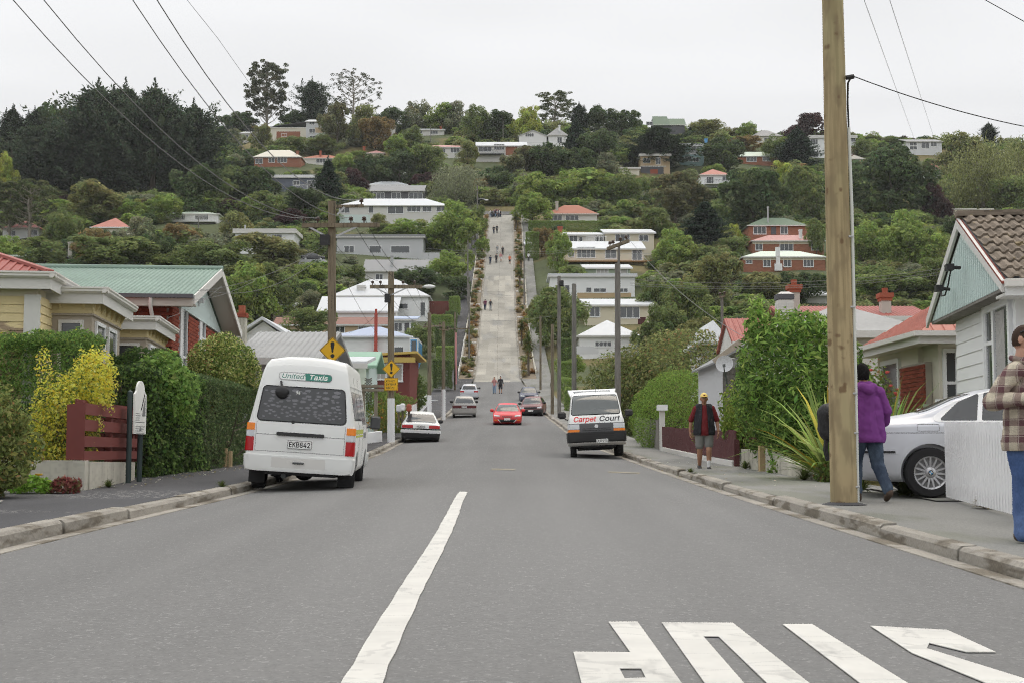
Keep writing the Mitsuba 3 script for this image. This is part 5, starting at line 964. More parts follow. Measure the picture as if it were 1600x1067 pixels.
part(sb, 'road_emblem', S(extrude([(.46, .30), (.66, .30), (.66, .62), (.58, .52)], .004), .031), 'letter_grey'); part(sb, 'road_emblem', S(extrude([(.38, .40), (.43, .40), (.62, .66), (.60, .68)], .004), .031), 'sign_black')
part(sb, 'emblem', S(join([extrude([(.30, .05), (.44, .05), (.37, .12)], .004)]), .031), 'letter_grey')
for i in range(11):
 z = .53 - i * .036
 if i in (0, 6): continue
 w = (.30, .26, .31, .28, .24)[i % 5] * (1.9 if i > 4 else .95)
 part(sb, 'text_line', S(extrude(sg.box(.06, z - .28 if i > 4 and False else z - .16, .06 + w, z - .148), .003), .031), 'letter_grey')
# ------------------------------------------------------------------ near right: white house, salmon cottage, fences
wh = thing('weatherboard_house', 'white weatherboard house with a mint gable and brown tiled roof at the right edge', 'house')
L = localised((7.16, 19.6), -7.0)
ze, zr, dep = 3.5, 4.80, 5.1
ww = bbox(wh, 'wall', .33, 9, .38, dep - .35, -.5, ze + .05, 'white_paint')
for k in range(16):
 z = ze - .13 - .22 * (k + 1)
 v, f = board(None, -(dep - .35), -.38, 0, z + .003, .216, '', .02)        # faces -y, to be turned to face -x
 for a, b in ((-(dep - .35), -2.42), (-.58, -.38)) if 1.15 < z < 2.95 else ((-(dep - .35), -.38),):
  v, f = board(None, a, b, 0, z + .003, .216, '', .02)
  part(ww, 'weatherboard', L(move(rot((v, f), -90), .33, 0, 0)), 'white_board')
 v, f = board(None, .5, 9, 0, z + .003, .216, '', .02)
 part(ww, 'weatherboard', L(move((v, f), 0, .38, 0)), 'white_board')
bbox(wh, 'corner_board', .29, .52, .33, .48, -.5, ze - .14, 'white_paint')
wn = part(wh, 'window', L(join(box(.25, .34, .60, .72, 1.1, ze - .14), box(.25, .34, 2.28, 2.40, 1.1, ze - .14), box(.25, .34, .72, 2.28, ze - .26, ze - .14), box(.26, .335, 1.66, 1.78, 1.1, ze - .26), box(.26, .335, 1.78, 2.28, ze - .78, ze - .72), box(.2, .34, .55, 2.45, 1.0, 1.1), box(.27, .33, 1.78, 1.83, 1.1, ze - .26), box(.27, .33, 2.23, 2.28, 1.1, ze - .26))), 'white_paint')
part(wn, 'pane', L(box(.295, .305, .72, 2.28, 1.1, ze - .26)), 'glass_house'); part(wn, 'curtain', L(join([box(.285, .294, 1.05 + k * .07, 1.10 + k * .07, 1.3, ze - .30) for k in range(8)])), 'curtain')
lv = part(wh, 'louvre_shutter', L(box(.95, 1.9, .30, .355, ze - .9, ze - .2)), 'white_paint')
for k in range(9): part(lv, 'slat', L(box(.97, 1.88, .27, .297, ze - .88 + k * .074, ze - .83 + k * .074)), 'white_board')
g = extrude([(-.25, ze - .1), (dep + .25, ze - .1), (dep / 2, zr - .14)], .05)
gb = part(wh, 'gable', L((np.stack([g[0][:, 2] + .0, g[0][:, 0], g[0][:, 1]], 1), g[1])), 'mint')
for k in range(38):
 y = -.2 + k * .145
 t = (zr - .2 - (ze - .1)) * (1 - abs(y - dep / 2) / (dep / 2 + .25)) - .06
 if t > .08: part(gb, 'batten', L(box(-.018, -.001, y, y + .03, ze - .10, ze - .1 + t)), 'mint')
bbox(wh, 'ledge', .0, .40, -.25, dep + .25, ze - .15, ze - .105, 'grey_wood')
for s in (0, 1):
 A = (-.42, ze - .20) if s == 0 else (dep + .42, ze - .20); B = (dep / 2, zr + .0)
 part(wh, 'barge_board', L(hexa([(-.075, A[0], A[1]), (-.03, A[0], A[1]), (-.03, B[0], B[1] - .10), (-.075, B[0], B[1] - .10)], [(-.075, A[0], A[1] + .17), (-.03, A[0], A[1] + .17), (-.03, B[0], B[1] + .08), (-.075, B[0], B[1] + .08)])), 'old_white')
 part(wh, 'roof', L(hexa([(-.03, A[0], A[1] + .10), (9, A[0], A[1] + .10), (9, B[0], B[1] + .03), (-.03, B[0], B[1] + .03)], [(-.03, A[0], A[1] + .14), (9, A[0], A[1] + .14), (9, B[0], B[1] + .07), (-.03, B[0], B[1] + .07)])), 'iron_grey')
rt = 'tiled_slope'
ra = np.array([-.45, ze - .06]); rb = np.array([dep / 2, zr + .06]); sl = (rb - ra); n = np.array([-sl[1], sl[0]]) / np.linalg.norm(sl)
rp = part(wh, 'verge', L(hexa([(-.078, ra[0], ra[1] - .02), (-.0, ra[0], ra[1] - .02), (-.0, rb[0], rb[1] - .02), (-.078, rb[0], rb[1] - .02)], [(-.078, ra[0], ra[1] + .012), (-.0, ra[0], ra[1] + .012), (-.0, rb[0], rb[1] + .012), (-.078, rb[0], rb[1] + .012)])), 'iron_red_dark')
NT = 8
for row in range(NT):
 for col in range(9):
  t0, t1 = row / NT, (row + 1.18) / NT
  p, q = ra + sl * t0 + n * .075, ra + sl * min(t1, 1.02) + n * .03
  x0 = .0 + col * .30 + .002
  prof_ = [(0, 0), (.05, .0), (.09, .045), (.15, .05), (.19, .0), (.24, .0), (.27, .03), (.296, .03)]
  v = []
  for (dx, dz) in prof_:
   for (c, th) in ((p, 0), (q, 0), (p, -.03)): v.append([x0 + dx, c[0] + n[0] * (dz + th), c[1] + n[1] * (dz + th)])
  f = []
  for k in range(len(prof_) - 1):
   a = 3 * k; f += [[a, a + 3, a + 4], [a, a + 4, a + 1], [a + 2, a + 5, a + 3], [a + 2, a + 3, a]]
  part(rp, 'tile', L((np.array(v), np.array(f))), 'roof_tile')
bbox(wh, 'ridge_tile', -.08, 9, dep / 2 - .11, dep / 2 + .11, zr + .10, zr + .19, 'roof_tile')
bbox(wh, 'gutter', -.05, 9, -.60, -.48, ze - .13, ze - .02, 'gutter_white'); bbox(wh, 'fascia', -.03, 9, -.475, -.44, ze - .25, ze - .03, 'white_paint'); bbox(wh, 'soffit', .02, 9, -.44, .36, ze - .22, ze - .18, 'old_white')
br = part(wh, 'service_bracket', L(join(tube([[-.10, 2.2, 4.0], [-.3, 2.2, 4.02]], .03, 6), tube([[-.10, 3.1, 3.75], [-.3, 3.1, 3.78]], .03, 6), box(-.34, -.22, 2.1, 2.3, 3.96, 4.06), box(-.34, -.22, 3.0, 3.2, 3.72, 3.82), tube([[-.25, 2.2, 4.0], [-.28, 2.35, 3.72], [-.28, 2.6, 3.6], [-.28, 2.9, 3.62], [-.25, 3.1, 3.78]], .014, 6))), 'black_plastic')
ct = thing('cottage', 'cottage with a salmon iron roof, brick dado and white casements left of the white house', 'house')
ze = 3.32
L = lambda m: m
part(ct, 'wall', box(8.55, 13, 26.9, 27.9, -.5, ze - .1), 'pale_cream'); part(ct, 'wall', box(8.45, 13, 27.9, 31.0, -.5, ze - .1), 'pale_cream')
dado = part(ct, 'brick_dado', box(8.40, 8.54, 27.3, 29.0, .2, 2.82), 'mortar')
for row in range(29):
 for k in range(8):
  y0 = 27.28 + k * .23 - (.11 if row % 2 else 0); y1 = min(y0 + .22, 29.02)
  if y1 > 27.35: part(dado, 'brick', box(8.375, 8.405, max(y0, 27.29), y1, .25 + row * .0875, .25 + row * .0875 + .075), 'red_brick')
def casement(x0, x1, y, z0, z1, n):
 fr = [box(x0, x1, y - .08, y - .005, z1, z1 + .08), box(x0, x1, y - .12, y - .005, z0 - .08, z0), box(x0, x1, y - .06, y - .005, z0 + (z1 - z0) * .68, z0 + (z1 - z0) * .68 + .06)]
 for i in range(n + 1):
  x = x0 + (x1 - x0 - .07) * i / n; fr.append(box(x, x + .07, y - .075, y - .005, z0, z1))
 w = part(ct, 'window', join(fr), 'white_paint'); part(w, 'pane', box(x0 + .03, x1 - .03, y - .03, y - .02, z0, z1), 'glass_house')
casement(8.62, 9.7, 26.9, 1.0, ze - .35, 4)
for y0 in (29.15,):
 w = part(ct, 'window', join(box(8.38, 8.45, y0, y0 + .09, .4, ze - .3), box(8.38, 8.45, y0 + 1.3, y0 + 1.39, .4, ze - .3), box(8.38, 8.45, y0 + .09, y0 + 1.3, ze - .4, ze - .3), box(8.36, 8.45, y0 + .09, y0 + 1.3, 1.4, 1.48)), 'white_paint')
 part(w, 'pane', box(8.42, 8.44, y0 + .09, y0 + 1.3, .4, ze - .4), 'glass_house')
o = .55
e0 = np.array([[8.0, 26.35, ze], [14, 26.35, ze], [14, 31.4, ze], [8.0, 31.4, ze]]); top = np.array([[10.55, 28.88, ze + 1.65], [13.5, 28.88, ze + 1.65]])
rk = part(ct, 'roof', (np.vstack([e0, top]), np.array([[0, 1, 5], [0, 5, 4], [1, 2, 5], [2, 3, 4], [2, 4, 5], [3, 0, 4], [0, 2, 1], [0, 3, 2]])), 'salmon_iron')
ribs = []
for i in range(22):
 y = 26.35 + 5.05 * (i + .5) / 22; t = min(y - 26.35, 31.4 - y) / 2.53
 ribs.append(beam(np.array([8.0, y, ze + .01]), np.array([8.0 + 2.55 * t, y, ze + 1.65 * t + .01]), .06, .03))
for i in range(26):
 x = 8.0 + 6 * (i + .5) / 26; t = min(x - 8, 2.55) / 2.55
 ribs.append(beam(np.array([x, 26.35, ze + .01]), np.array([x, 26.35 + 2.53 * t, ze + 1.65 * t + .01]), .06, .03))
part(rk, 'rib', join(ribs), 'salmon_iron', kind='stuff')
part(ct, 'gutter', join(box(7.9, 14, 26.24, 26.345, ze - .06, ze + .04), box(7.89, 7.995, 26.35, 31.4, ze - .06, ze + .04)), 'gutter_white'); part(ct, 'fascia', join(box(8.0, 14, 26.35, 26.38, ze - .20, ze - .01), box(8.0, 8.03, 26.38, 31.4, ze - .20, ze - .01)), 'old_white')
part(ct, 'soffit', join(box(8.03, 14, 26.38, 26.89, ze - .17, ze - .14), box(8.03, 8.44, 26.9, 31.3, ze - .17, ze - .14)), 'old_white')
wf = thing('batten_fence', 'white fence of close vertical battens in front of the silver car', 'fence')
pA, pB = np.array([5.56, 17.2]), np.array([5.02, 12.4])
nb = 38
for i in range(nb):
 t = i / nb; q = pA + (pB - pA) * t; w = np.linalg.norm(pB - pA) / nb
 v, f = box(-.03, .012, -w * .33, w * .33, .02, .97 + .006 * math.sin(i * 2.1)); m = move(rot((v, f), -math.degrees(math.atan2(pA[0] - pB[0], pA[1] - pB[1]))), q[0], q[1], zpav(*q) + .02)
 part(wf, 'batten', m, 'white_board')
for z in (.15, .80):
 part(wf, 'rail', wall_run(pA + [.02, 0], pB + [.02, 0], zpav(*pA) + z, zpav(*pB) + z, zpav(*pA) + z + .08, zpav(*pB) + z + .08, .05), 'white_board')
mf = thing('paling_fence', 'dark maroon paling fence on a low white plinth behind the man in the red shirt', 'fence')
y = 30.8
i = 0
while y < 45.3:
 x = 5.12 - (y - 31) * .004; gap = .012 if (i % 12) else .05
 z = zpav(x, y)
 v, f = box(x - .012, x + .012, y, y + .145 - gap * .4, z + .13, z + .80 + (.02 if i % 24 < 12 else 0))
 part(mf, 'paling', (v, f), 'maroon'); y += .155 + (.05 if i % 24 == 23 else 0); i += 1
for k in range(6):
 y0 = 30.8 + k * 2.42; part(mf, 'plinth', hexa([(5.02, y0, zpav(5, y0) - .1), (5.22, y0, zpav(5, y0) - .1), (5.20, y0 + 2.4, zpav(5, y0 + 2.4) - .1), (5.0, y0 + 2.4, zpav(5, y0 + 2.4) - .1)], [(5.02, y0, zpav(5, y0) + .11), (5.22, y0, zpav(5, y0) + .11), (5.20, y0 + 2.4, zpav(5, y0 + 2.4) + .11), (5.0, y0 + 2.4, zpav(5, y0 + 2.4) + .11)]), 'old_white')
part(mf, 'gate_post', box(5.02, 5.14, 30.45, 30.57, .5, zpav(5, 30) + .62), 'maroon')
tl = thing('lattice', 'low maroon lattice panel standing behind the maroon palings', 'trellis')
for k in range(9):
 part(tl, 'lath', box(5.45, 5.47, 30.2 + k * .24, 30.23 + k * .24, 1.25, 1.72), 'maroon')
for k in range(4): part(tl, 'lath', box(5.43, 5.45, 30.2, 32.2, 1.27 + k * .13, 1.30 + k * .13), 'maroon')
gp = thing('paling_fence', 'weathered grey paling fence just right of the parked lettered van', 'fence')
for k in range(46):
 y = 46.0 + k * .26; x = 5.06 + (y - 46) * .02; z = zpav(x, y)
 part(gp, 'paling', box(x - .012, x + .012, y, y + .225, z + .02, z + .98 + .05 * rr.random()), 'grey_wood')
part(gp, 'post', box(4.98, 5.1, 45.72, 45.86, .6, zpav(5, 46) + 1.08), 'grey_wood')
lb = thing('letterbox', 'small white letterbox on a post between the grey and the maroon palings', 'letterbox')
xl = P(1034.5, 640, 45.6)[0]
part(lb, 'post', box(xl - .09, xl + .09, 45.55, 45.7, .7, P(0, 640.5, 45.6)[2]), 'old_white'); part(lb, 'box', hexa([(xl - .17, 45.4, P(0, 641, 45.6)[2]), (xl + .17, 45.4, P(0, 641, 45.6)[2]), (xl + .17, 45.75, P(0, 641, 45.6)[2]), (xl - .17, 45.75, P(0, 641, 45.6)[2])], [(xl - .17, 45.4, P(0, 632, 45.6)[2]), (xl + .17, 45.4, P(0, 632, 45.6)[2]), (xl + .17, 45.75, P(0, 632.5, 45.6)[2]), (xl - .17, 45.75, P(0, 632.5, 45.6)[2])]), 'white_paint')
cw = thing('garden_wall', 'stained pale concrete garden wall under the laurel with a stepped end', 'wall')
part(cw, 'panel', hexa([(5.16, 23.0, .35), (5.30, 23.0, .35), (5.25, 27.2, .4), (5.11, 27.2, .4)], [(5.16, 23.2, .62), (5.30, 23.2, .62), (5.25, 27.2, 1.07), (5.11, 27.2, 1.07)]), 'rough_plaster')
part(cw, 'panel', hexa([(5.10, 28.0, .4), (5.24, 28.0, .4), (5.24, 30.0, .4), (5.10, 30.0, .4)], [(5.10, 28.0, 1.03), (5.24, 28.0, 1.03), (5.24, 30.0, 1.05), (5.10, 30.0, 1.05)]), 'rough_plaster')
part(cw, 'post', box(5.04, 5.18, 27.42, 27.62, .4, 1.12), 'pale_timber', label='orange brown timber post between the wall panels')
gr = thing('timber_rail', 'pale green timber railing below the cottage porch', 'railing')
for z in (1.72, 1.42): part(gr, 'rail', beam([7.55, 24.5, z + .08], [7.05, 21.6, z], .05, .09), 'sage')
for t in (0, .5, 1): part(gr, 'post', box(7.04 + .5 * t - .04, 7.04 + .5 * t + .04, 21.65 + 2.85 * t - .04, 21.65 + 2.85 * t + .04, .4, 1.80 + .08 * t), 'sage')
nb_ = thing('notice_board', 'small dark notice panel with a white frame behind the boot of the silver car', 'notice')
part(nb_, 'panel', box(P(1420, 0, 21.2)[0], P(1448, 0, 21.2)[0], 21.2, 21.23, .9, P(0, 641, 21.2)[2]), 'dark_grey'); part(nb_, 'frame', join(box(P(1418.5, 0, 21.2)[0], P(1420.2, 0, 21.2)[0], 21.17, 21.24, .8, P(0, 638, 21.2)[2]), box(P(1420.2, 0, 21.2)[0], P(1448, 0, 21.2)[0], 21.17, 21.24, P(0, 640.5, 21.2)[2], P(0, 638, 21.2)[2])), 'white_paint')
wb = thing('panel_board', 'white board leaning behind the roof of the silver car', 'panel board'); part(wb, 'panel', box(P(1447, 0, 21.6)[0], P(1470, 0, 21.6)[0], 21.6, 21.64, .9, P(0, 623, 21.6)[2]), 'white_paint')
sd = thing('satellite_dish', 'grey satellite dish on the gable of the cottage half hidden by the laurel', 'satellite dish')
dm = lathe([(0, 0), (.15, .012), (.28, .05), (.36, .095), (.37, .095), (.29, .04), (.15, -.005), (0, -.02)], 28)
pd = P(1132.5, 569, 33)
part(sd, 'dish', move(rot(rot(scale(dm, (.58, .58, .62)), 75, 'x'), -18), *pd), 'grey_wall', 40); part(sd, 'arm', join(tube([pd + [0, .0, -.3], pd + [-.07, -.30, -.05]], .014, 6), box(pd[0] - .10, pd[0] - .04, pd[1] - .36, pd[1] - .28, pd[2] - .08, pd[2] - .01), tube([pd + [0, .05, 0], pd + [.1, .3, -.5]], .025, 6)), 'dark_metal')
gw = thing('weatherboard_shed', 'grey weatherboard shed end under the satellite dish', 'shed')
part(gw, 'wall', box(P(1122, 0, 33.6)[0], P(1172, 0, 33.6)[0], 33.6, 38, .4, P(0, 560, 33.6)[2]), 'grey_wall')
for k in range(13): part(gw, 'weatherboard', board(None, P(1122, 0, 33.6)[0], P(1172, 0, 33.6)[0], 33.6, 1.0 + k * .16, .155, ''), 'grey_wood')
part(gw, 'barge_board', beam([P(1118, 567, 33)[0], 33.2, P(0, 565, 33)[2]], [P(1160, 540, 33)[0], 33.2, P(0, 533, 33)[2]], .06, .16), 'taupe')
part(gw, 'roof', hexa([(P(1116, 0, 33)[0], 33.15, P(0, 565, 33)[2]), (P(1190, 0, 33)[0], 33.15, P(0, 521, 33)[2]), (P(1190, 0, 33)[0], 38, P(0, 521, 33)[2]), (P(1116, 0, 33)[0], 38, P(0, 565, 33)[2])], [(P(1116, 0, 33)[0], 33.15, P(0, 562, 33)[2]), (P(1190, 0, 33)[0], 33.15, P(0, 518, 33)[2]), (P(1190, 0, 33)[0], 38, P(0, 518, 33)[2]), (P(1116, 0, 33)[0], 38, P(0, 562, 33)[2])]), 'iron_grey')
# ------------------------------------------------------------------ garden plants along the street
def mixcol(n, palette, weights, g, var=.2, hue=.06):
 idx = g.choice(len(palette), n, p=np.array(weights) / sum(weights))
 return np.clip(np.array(palette)[idx] * np.exp(g.normal(size=(n, 1)) * var) * (1 + g.normal(size=(n, 3)) * hue), .004, .9)
def plant(name, label, category, mesh_col, stem=None, stem_mat='bark', group=None):
 k = thing(name, label, category, group)
 (m, c) = mesh_col; c = np.clip(c * 1.42, .004, .85)
 part(k, 'foliage', m, 'leaf', False, color=c)
 if stem is not None: part(k, 'stem', stem, stem_mat)
 return k
def hedge_leaves(p, q, w, z0, z1, size, pal, wts, seed, per_m2, rough=.10, aspect=.5, lump=.55, top=True, round_=.25):
 """Leaves over the faces of a hedge from p to q (plan), w thick towards its left side, with an uneven surface and a dark twiggy inside."""
 g = np.random.default_rng(seed)
 p, q = np.array(p, float), np.array(q, float); L_ = np.linalg.norm(q - p); e = (q - p) / L_; nn = np.array([-e[1], e[0]])
 P_, N_ = [], []
 def face(n, f):
  a, b = g.random(n), g.random(n); pos, nr = f(a, b); P_.append(pos); N_.append(np.broadcast_to(nr, pos.shape))
 h = z1 - z0
 mk = lambda s, t, z: np.stack([p[0] + e[0] * s + nn[0] * t, p[1] + e[1] * s + nn[1] * t, z], 1)
 face(int(L_ * h * per_m2), lambda a, b: (mk(a * L_, 0 * a, z0 + b * h), np.array([-nn[0], -nn[1], .25])))
 if top: face(int(L_ * w * per_m2), lambda a, b: (mk(a * L_, b * w, z0 * 0 + z1 + 0 * a), np.array([0, 0, 1.0])))
 for s0, sg_ in ((0, -1), (L_, 1)): face(int(w * h * per_m2), lambda a, b: (mk(s0 + 0 * a, a * w, z0 + b * h), np.array([e[0] * sg_, e[1] * sg_, .2])))
 face(int(L_ * h * per_m2 * .35), lambda a, b: (mk(a * L_, w + 0 * a, z0 + b * h), np.array([nn[0], nn[1], .25])))
 face(int(L_ * h * w * 60), lambda a, b: (mk(a * L_, .12 + (w - .2) * g.random(len(a)), z0 + b * h * .95), np.array([0, 0, 1.0])))
 P_, N_ = np.vstack(P_), np.vstack(N_)
 c = np.array([(p + q)[0] / 2 + nn[0] * w / 2, (p + q)[1] / 2 + nn[1] * w / 2, (z0 + z1) / 2])
 lum = meshkit.fbm(P_ * lump * 2.2, 3, seed) - .5
 P_ = P_ + N_ * (lum * rough * 5)[:, None] - N_ * (g.random(len(P_)) ** 1.5 * rough * 1.6)[:, None] + g.normal(size=P_.shape) * .012
 over = np.clip((P_[:, 2] - (z1 - round_)) / round_, 0, 1); edge = np.clip(1 - np.abs(((P_[:, :2] - p) @ nn) - 0) / (round_ * 1.2), 0, 1)
 P_[:, 2] -= over * edge ** 2 * round_ * .55
 nr = N_ + g.normal(size=N_.shape) * .75
 return leaves(P_, nr, size * (.6 + .8 * g.random(len(P_))), aspect, mixcol(len(P_), pal, wts, g), g, fold=.15)
def blob_leaves(c, r, n, size, pal, wts, seed, aspect=.5, lump=.3, low=-.8, freq=1.6, tip_up=0.0, depth=.35, fold=.15):
 """Leaves through the outer part of an uneven rounded bush with centre c and radii r."""
 g = np.random.default_rng(seed)
 d = g.normal(size=(int(n * 1.4), 3)); d /= np.linalg.norm(d, axis=1, keepdims=True); d = d[d[:, 2] > low][:n]
 f = 1 + lump * 2 * (meshkit.fbm(d * freq + seed, 3, seed) - .5) + .10 * (meshkit.noise(d * freq * 5 + seed, seed) - .5)
 P_ = np.array(c) + d * np.array(r) * (f * (1 - depth * g.random(len(d)) ** 1.6))[:, None]
 nr = d + g.normal(size=d.shape) * .7 + [0, 0, .25]
 tip = g.normal(size=d.shape) + d * 1.0 + [0, 0, tip_up]
 return leaves(P_, nr, size * (.6 + .8 * g.random(len(d))), aspect, mixcol(len(d), pal, wts, g), g, fold=fold, tip=tip)
G_ = GREEN
def stems(c, h, n, spread, r, seed):
 g = np.random.default_rng(seed)
 return join([tube([[c[0] + g.normal() * .05, c[1] + g.normal() * .05, c[2]], [c[0] + g.normal() * spread * .5, c[1] + g.normal() * spread * .5, c[2] + h * .5], [c[0] + g.normal() * spread, c[1] + g.normal() * spread, c[2] + h]], [r, r * .8, r * .3], 5) for _ in range(n)])
plant('hedge', 'tall shaggy bright green hedge in front of the yellow villa at the left edge', 'hedge', hedge_leaves((-10.6, 21.6), (-7.0, 22.0), 1.7, .7, 2.97, .030, [(.13, .205, .06), (.19, .28, .08), (.075, .125, .045), (.45, .42, .09)], (5, 4, 3, .22), 301, 2300, .11, .42, .7), stems((-8.6, 22.8, .4), 1.6, 12, .7, .03, 1))
YP = [(.60, .51, .08), (.68, .62, .14), (.38, .40, .09), (.13, .17, .05)]
ys_ = merge_colored([blob_leaves((-6.80, 20.55, 1.45), (.46, .42, .85), 6500, .026, YP, (4, 3, 3, 3), 311, .55, .62, -.8, 2.4), blob_leaves((-6.50, 20.9, 2.12), (.34, .34, .52), 2600, .026, YP, (5, 4, 2, 1), 312, .55, .65, -.9, 2.6), blob_leaves((-7.12, 20.5, 1.25), (.30, .34, .55), 1600, .026, YP, (3, 3, 3, 3), 315, .55, .45, -.9, 2.4), blob_leaves((-7.2, 20.6, 2.3), (.12, .12, .35), 160, .026, YP, (4, 3, 1, 1), 316, .55, .45, -.9, 2.4)])
plant('variegated_bush', 'golden yellow variegated bush spilling over the low plastered wall', 'bush', ys_, stems((-7.0, 20.5, .8), .9, 14, .3, .012, 2))
fb = merge_colored([blob_leaves((-7.05, 17.9, 1.12), (.72, .6, .75), 7000, .042, [(.16, .19, .07), (.23, .25, .09), (.10, .13, .045), (.28, .18, .08)], (5, 4, 3, .7), 321, .46, .45, -.9, 2.0, .3), blob_leaves((-7.05, 17.8, .62), (.42, .4, .35), 900, .040, [(.11, .13, .05), (.17, .15, .06)], (3, 1), 322, .4, .4, -.9)])
plant('bush', 'loose olive green bush in the bottom left corner beside the pavement', 'bush', fb, stems((-7.0, 17.9, .3), .8, 16, .28, .014, 3))
plant('hedge', 'rambling glossy hedge draped in bright creeper right of the signboard', 'hedge', merge_colored([hedge_leaves((-6.55, 24.6), (-6.42, 28.2), 1.5, .55, 2.62, .042, [(.12, .19, .06), (.17, .25, .08), (.065, .10, .042), (.05, .075, .035)], (4, 3, 4, 3), 331, 720, .12, .6, .8), blob_leaves((-6.6, 25.7, 2.2), (.55, .7, .75), 2600, .05, [(.16, .25, .07), (.21, .31, .09), (.10, .17, .055)], (4, 3, 2), 332, .62, .4, -.9)]), stems((-7.0, 26.3, .4), 1.7, 14, .5, .025, 4))
plant('hedge', 'dark clipped hedge between the rambling hedge and the taxi van', 'hedge', hedge_leaves((-6.42, 28.2), (-6.35, 33.8), 1.3, .62, 2.62, .032, [(.085, .12, .055), (.125, .17, .075), (.06, .09, .042), (.18, .22, .11)], (5, 4, 4, 1), 341, 1050, .045, .5, .9), stems((-6.9, 31, .4), 1.6, 16, 1.2, .02, 5))
plant('hedge', 'dark ivy covered hedge beside the timber gate behind the signboard', 'hedge', hedge_leaves((-8.0, 26.2), (-6.6, 26.4), .8, .6, 2.95, .040, [(.05, .085, .03), (.08, .125, .045), (.13, .2, .05)], (5, 3, 1.5), 345, 700, .10, .6, .8), stems((-7.2, 26.6, .4), 1.8, 8, .4, .02, 6))
st_ = thing('timber_stub', 'pair of pale cut timber stubs under the clipped hedge beside the taxi van', 'post')
for i, x in enumerate((-6.38, -6.27)): part(st_, 'stub', box(x - .035, x + .035, 30.0, 30.08, zpav(x, 30) - .1, zpav(x, 30) + .42 - .06 * i), 'pale_timber')
plant('variegated_tree', 'round clipped bush with cream edged leaves in front of the brick house', 'bush', blob_leaves((-7.2, 33.4, 2.85), (.93, .95, 1.0), 14000, .036, [(.30, .33, .11), (.13, .19, .05), (.46, .45, .20), (.075, .115, .035)], (4, 4, 3, 3), 351, .55, .22, -.9, 2.0), stems((-7.25, 33.4, .5), 2.4, 8, .35, .03, 7))
for u, v, r, pal, lab, nm in ((50, 768, .30, [(.16, .28, .05), (.22, .34, .07)], 'low bright green clump with an orange flower at the foot of the plastered wall', 'flower_clump'), (100, 766, .24, [(.20, .055, .06), (.12, .10, .05), (.26, .11, .09)], 'low reddish brown clump at the foot of the plastered wall', 'plant_clump')):
 p = P(u, v, 19.0); p[2] = zpav(p[0], 19.0)
 k = plant(nm, lab, 'plant', blob_leaves((p[0], p[1], p[2] + .06), (r, r * .7, .17), 900, .032, pal, [1] * len(pal), 360 + u, .5, .4, -.3))
 if nm == 'flower_clump': part(k, 'flower', move(scale(lathe([(0, 0), (.05, .012), (.055, .03), (0, .02)], 10), (1, 1, 1)), p[0] + .13, p[1] - .12, p[2] + .24), 'flower_yellow')
cs = structure('cover_slab', slab([(-7.1, 16.3), (-6.25, 16.25), (-6.3, 16.75), (-7.1, 16.8)]), 'stone_pale'); 
v_, f_ = slab([(-7.1, 16.3), (-6.25, 16.25), (-6.3, 16.75), (-7.1, 16.8)]); scene[cs] = ply((v_ + [0, 0, .135], f_), 'stone_pale')
LP = [(.14, .225, .06), (.20, .30, .08), (.07, .115, .035), (.28, .38, .11)]
lau = merge_colored([blob_leaves((5.95, 27.6, 2.2), (1.45, 1.5, 1.65), 11000, .075, LP, (4, 3, 4, 1), 401, .34, .28, -.85, 1.5, .5, .5, .2), blob_leaves((5.65, 26.4, 1.5), (.75, .9, 1.1), 3300, .075, LP, (4, 3, 4, 1), 402, .34, .3, -.9, 1.5, .5, .5, .2), blob_leaves((5.05, 27.5, 3.55), (.26, .3, .6), 420, .075, LP, (3, 4, 1, 2), 403, .34, .3, -.9, 2, 1.4, .6, .2), blob_leaves((5.8, 27.4, 3.45), (1.05, .8, .42), 700, .075, LP, (3, 4, 1, 2), 405, .34, .4, -.2, 3, 1.6, .6, .2)])
plant('laurel', 'large glossy laurel bush with upright shoots left of the near timber pole', 'bush', lau, stems((6.3, 27.4, .4), 2.0, 22, .7, .02, 8))
def flax(name, label, c, n, L_, seed, w=.07):
 (v, f), col = sword_head(np.random.default_rng(seed), n, L_, w, (.17, .22, .07), 0, .95, up=.55)
 g = np.random.default_rng(seed + 1); k = len(v) // 12
 mult = np.repeat(g.choice([1.0, 1.0, 1.6, 2.0], k), 12)[:, None] * np.where(np.repeat(g.random(k) < .14, 12)[:, None], np.array([1.5, .85, .5]), np.array([1, 1, 1]))
 return plant(name, label, 'flax', ((v + np.array(c), f), np.clip(col * mult, .01, .8)))
flax('flax', 'big flax clump with drooping striped blades beside the near timber pole', (5.55, 23.4, .42), 130, 1.95, 411, .075)
flax('flax', 'flax clump between the man in purple and the cottage porch', (6.75, 24.3, .5), 110, 1.95, 412, .06); flax('flax', 'smaller flax clump behind the boot of the silver car', (6.9, 22.6, .45), 50, 1.35, 413, .06)
RB = [(.10, .15, .045), (.15, .19, .06), (.18, .10, .05)]
def roses(name, label, c, r, n, seed, petal, m, cnt):
 k = plant(name, label, 'rose bush', blob_leaves(c, r, n, .034, RB, (3, 3, 1), seed, .6, .45, -.8), stems((c[0], c[1], c[2] - r[2]), r[2] * 1.6, 12, r[0] * .6, .009, seed))
 g = np.random.default_rng(seed)
 for i in range(cnt):
  a = g.normal(size=3); a /= np.linalg.norm(a); a[1] = -abs(a[1]); a[2] = abs(a[2]) * .9 + .1
  b = lathe([(0, -.03), (.035, -.02), (.055, .015), (.05, .045), (.03, .03), (.02, .05), (0, .045)], 9)
  part(k, 'flower', move(scale(b, (petal, petal, petal)), np.array(c) + a * np.array(r) * .98), m)
roses('rose_bush', 'rose bush with peach blooms above the maroon palings', (5.75, 37.0, 1.55), (.75, 1.1, .62), 2600, 421, 1.1, 'peach', 9)
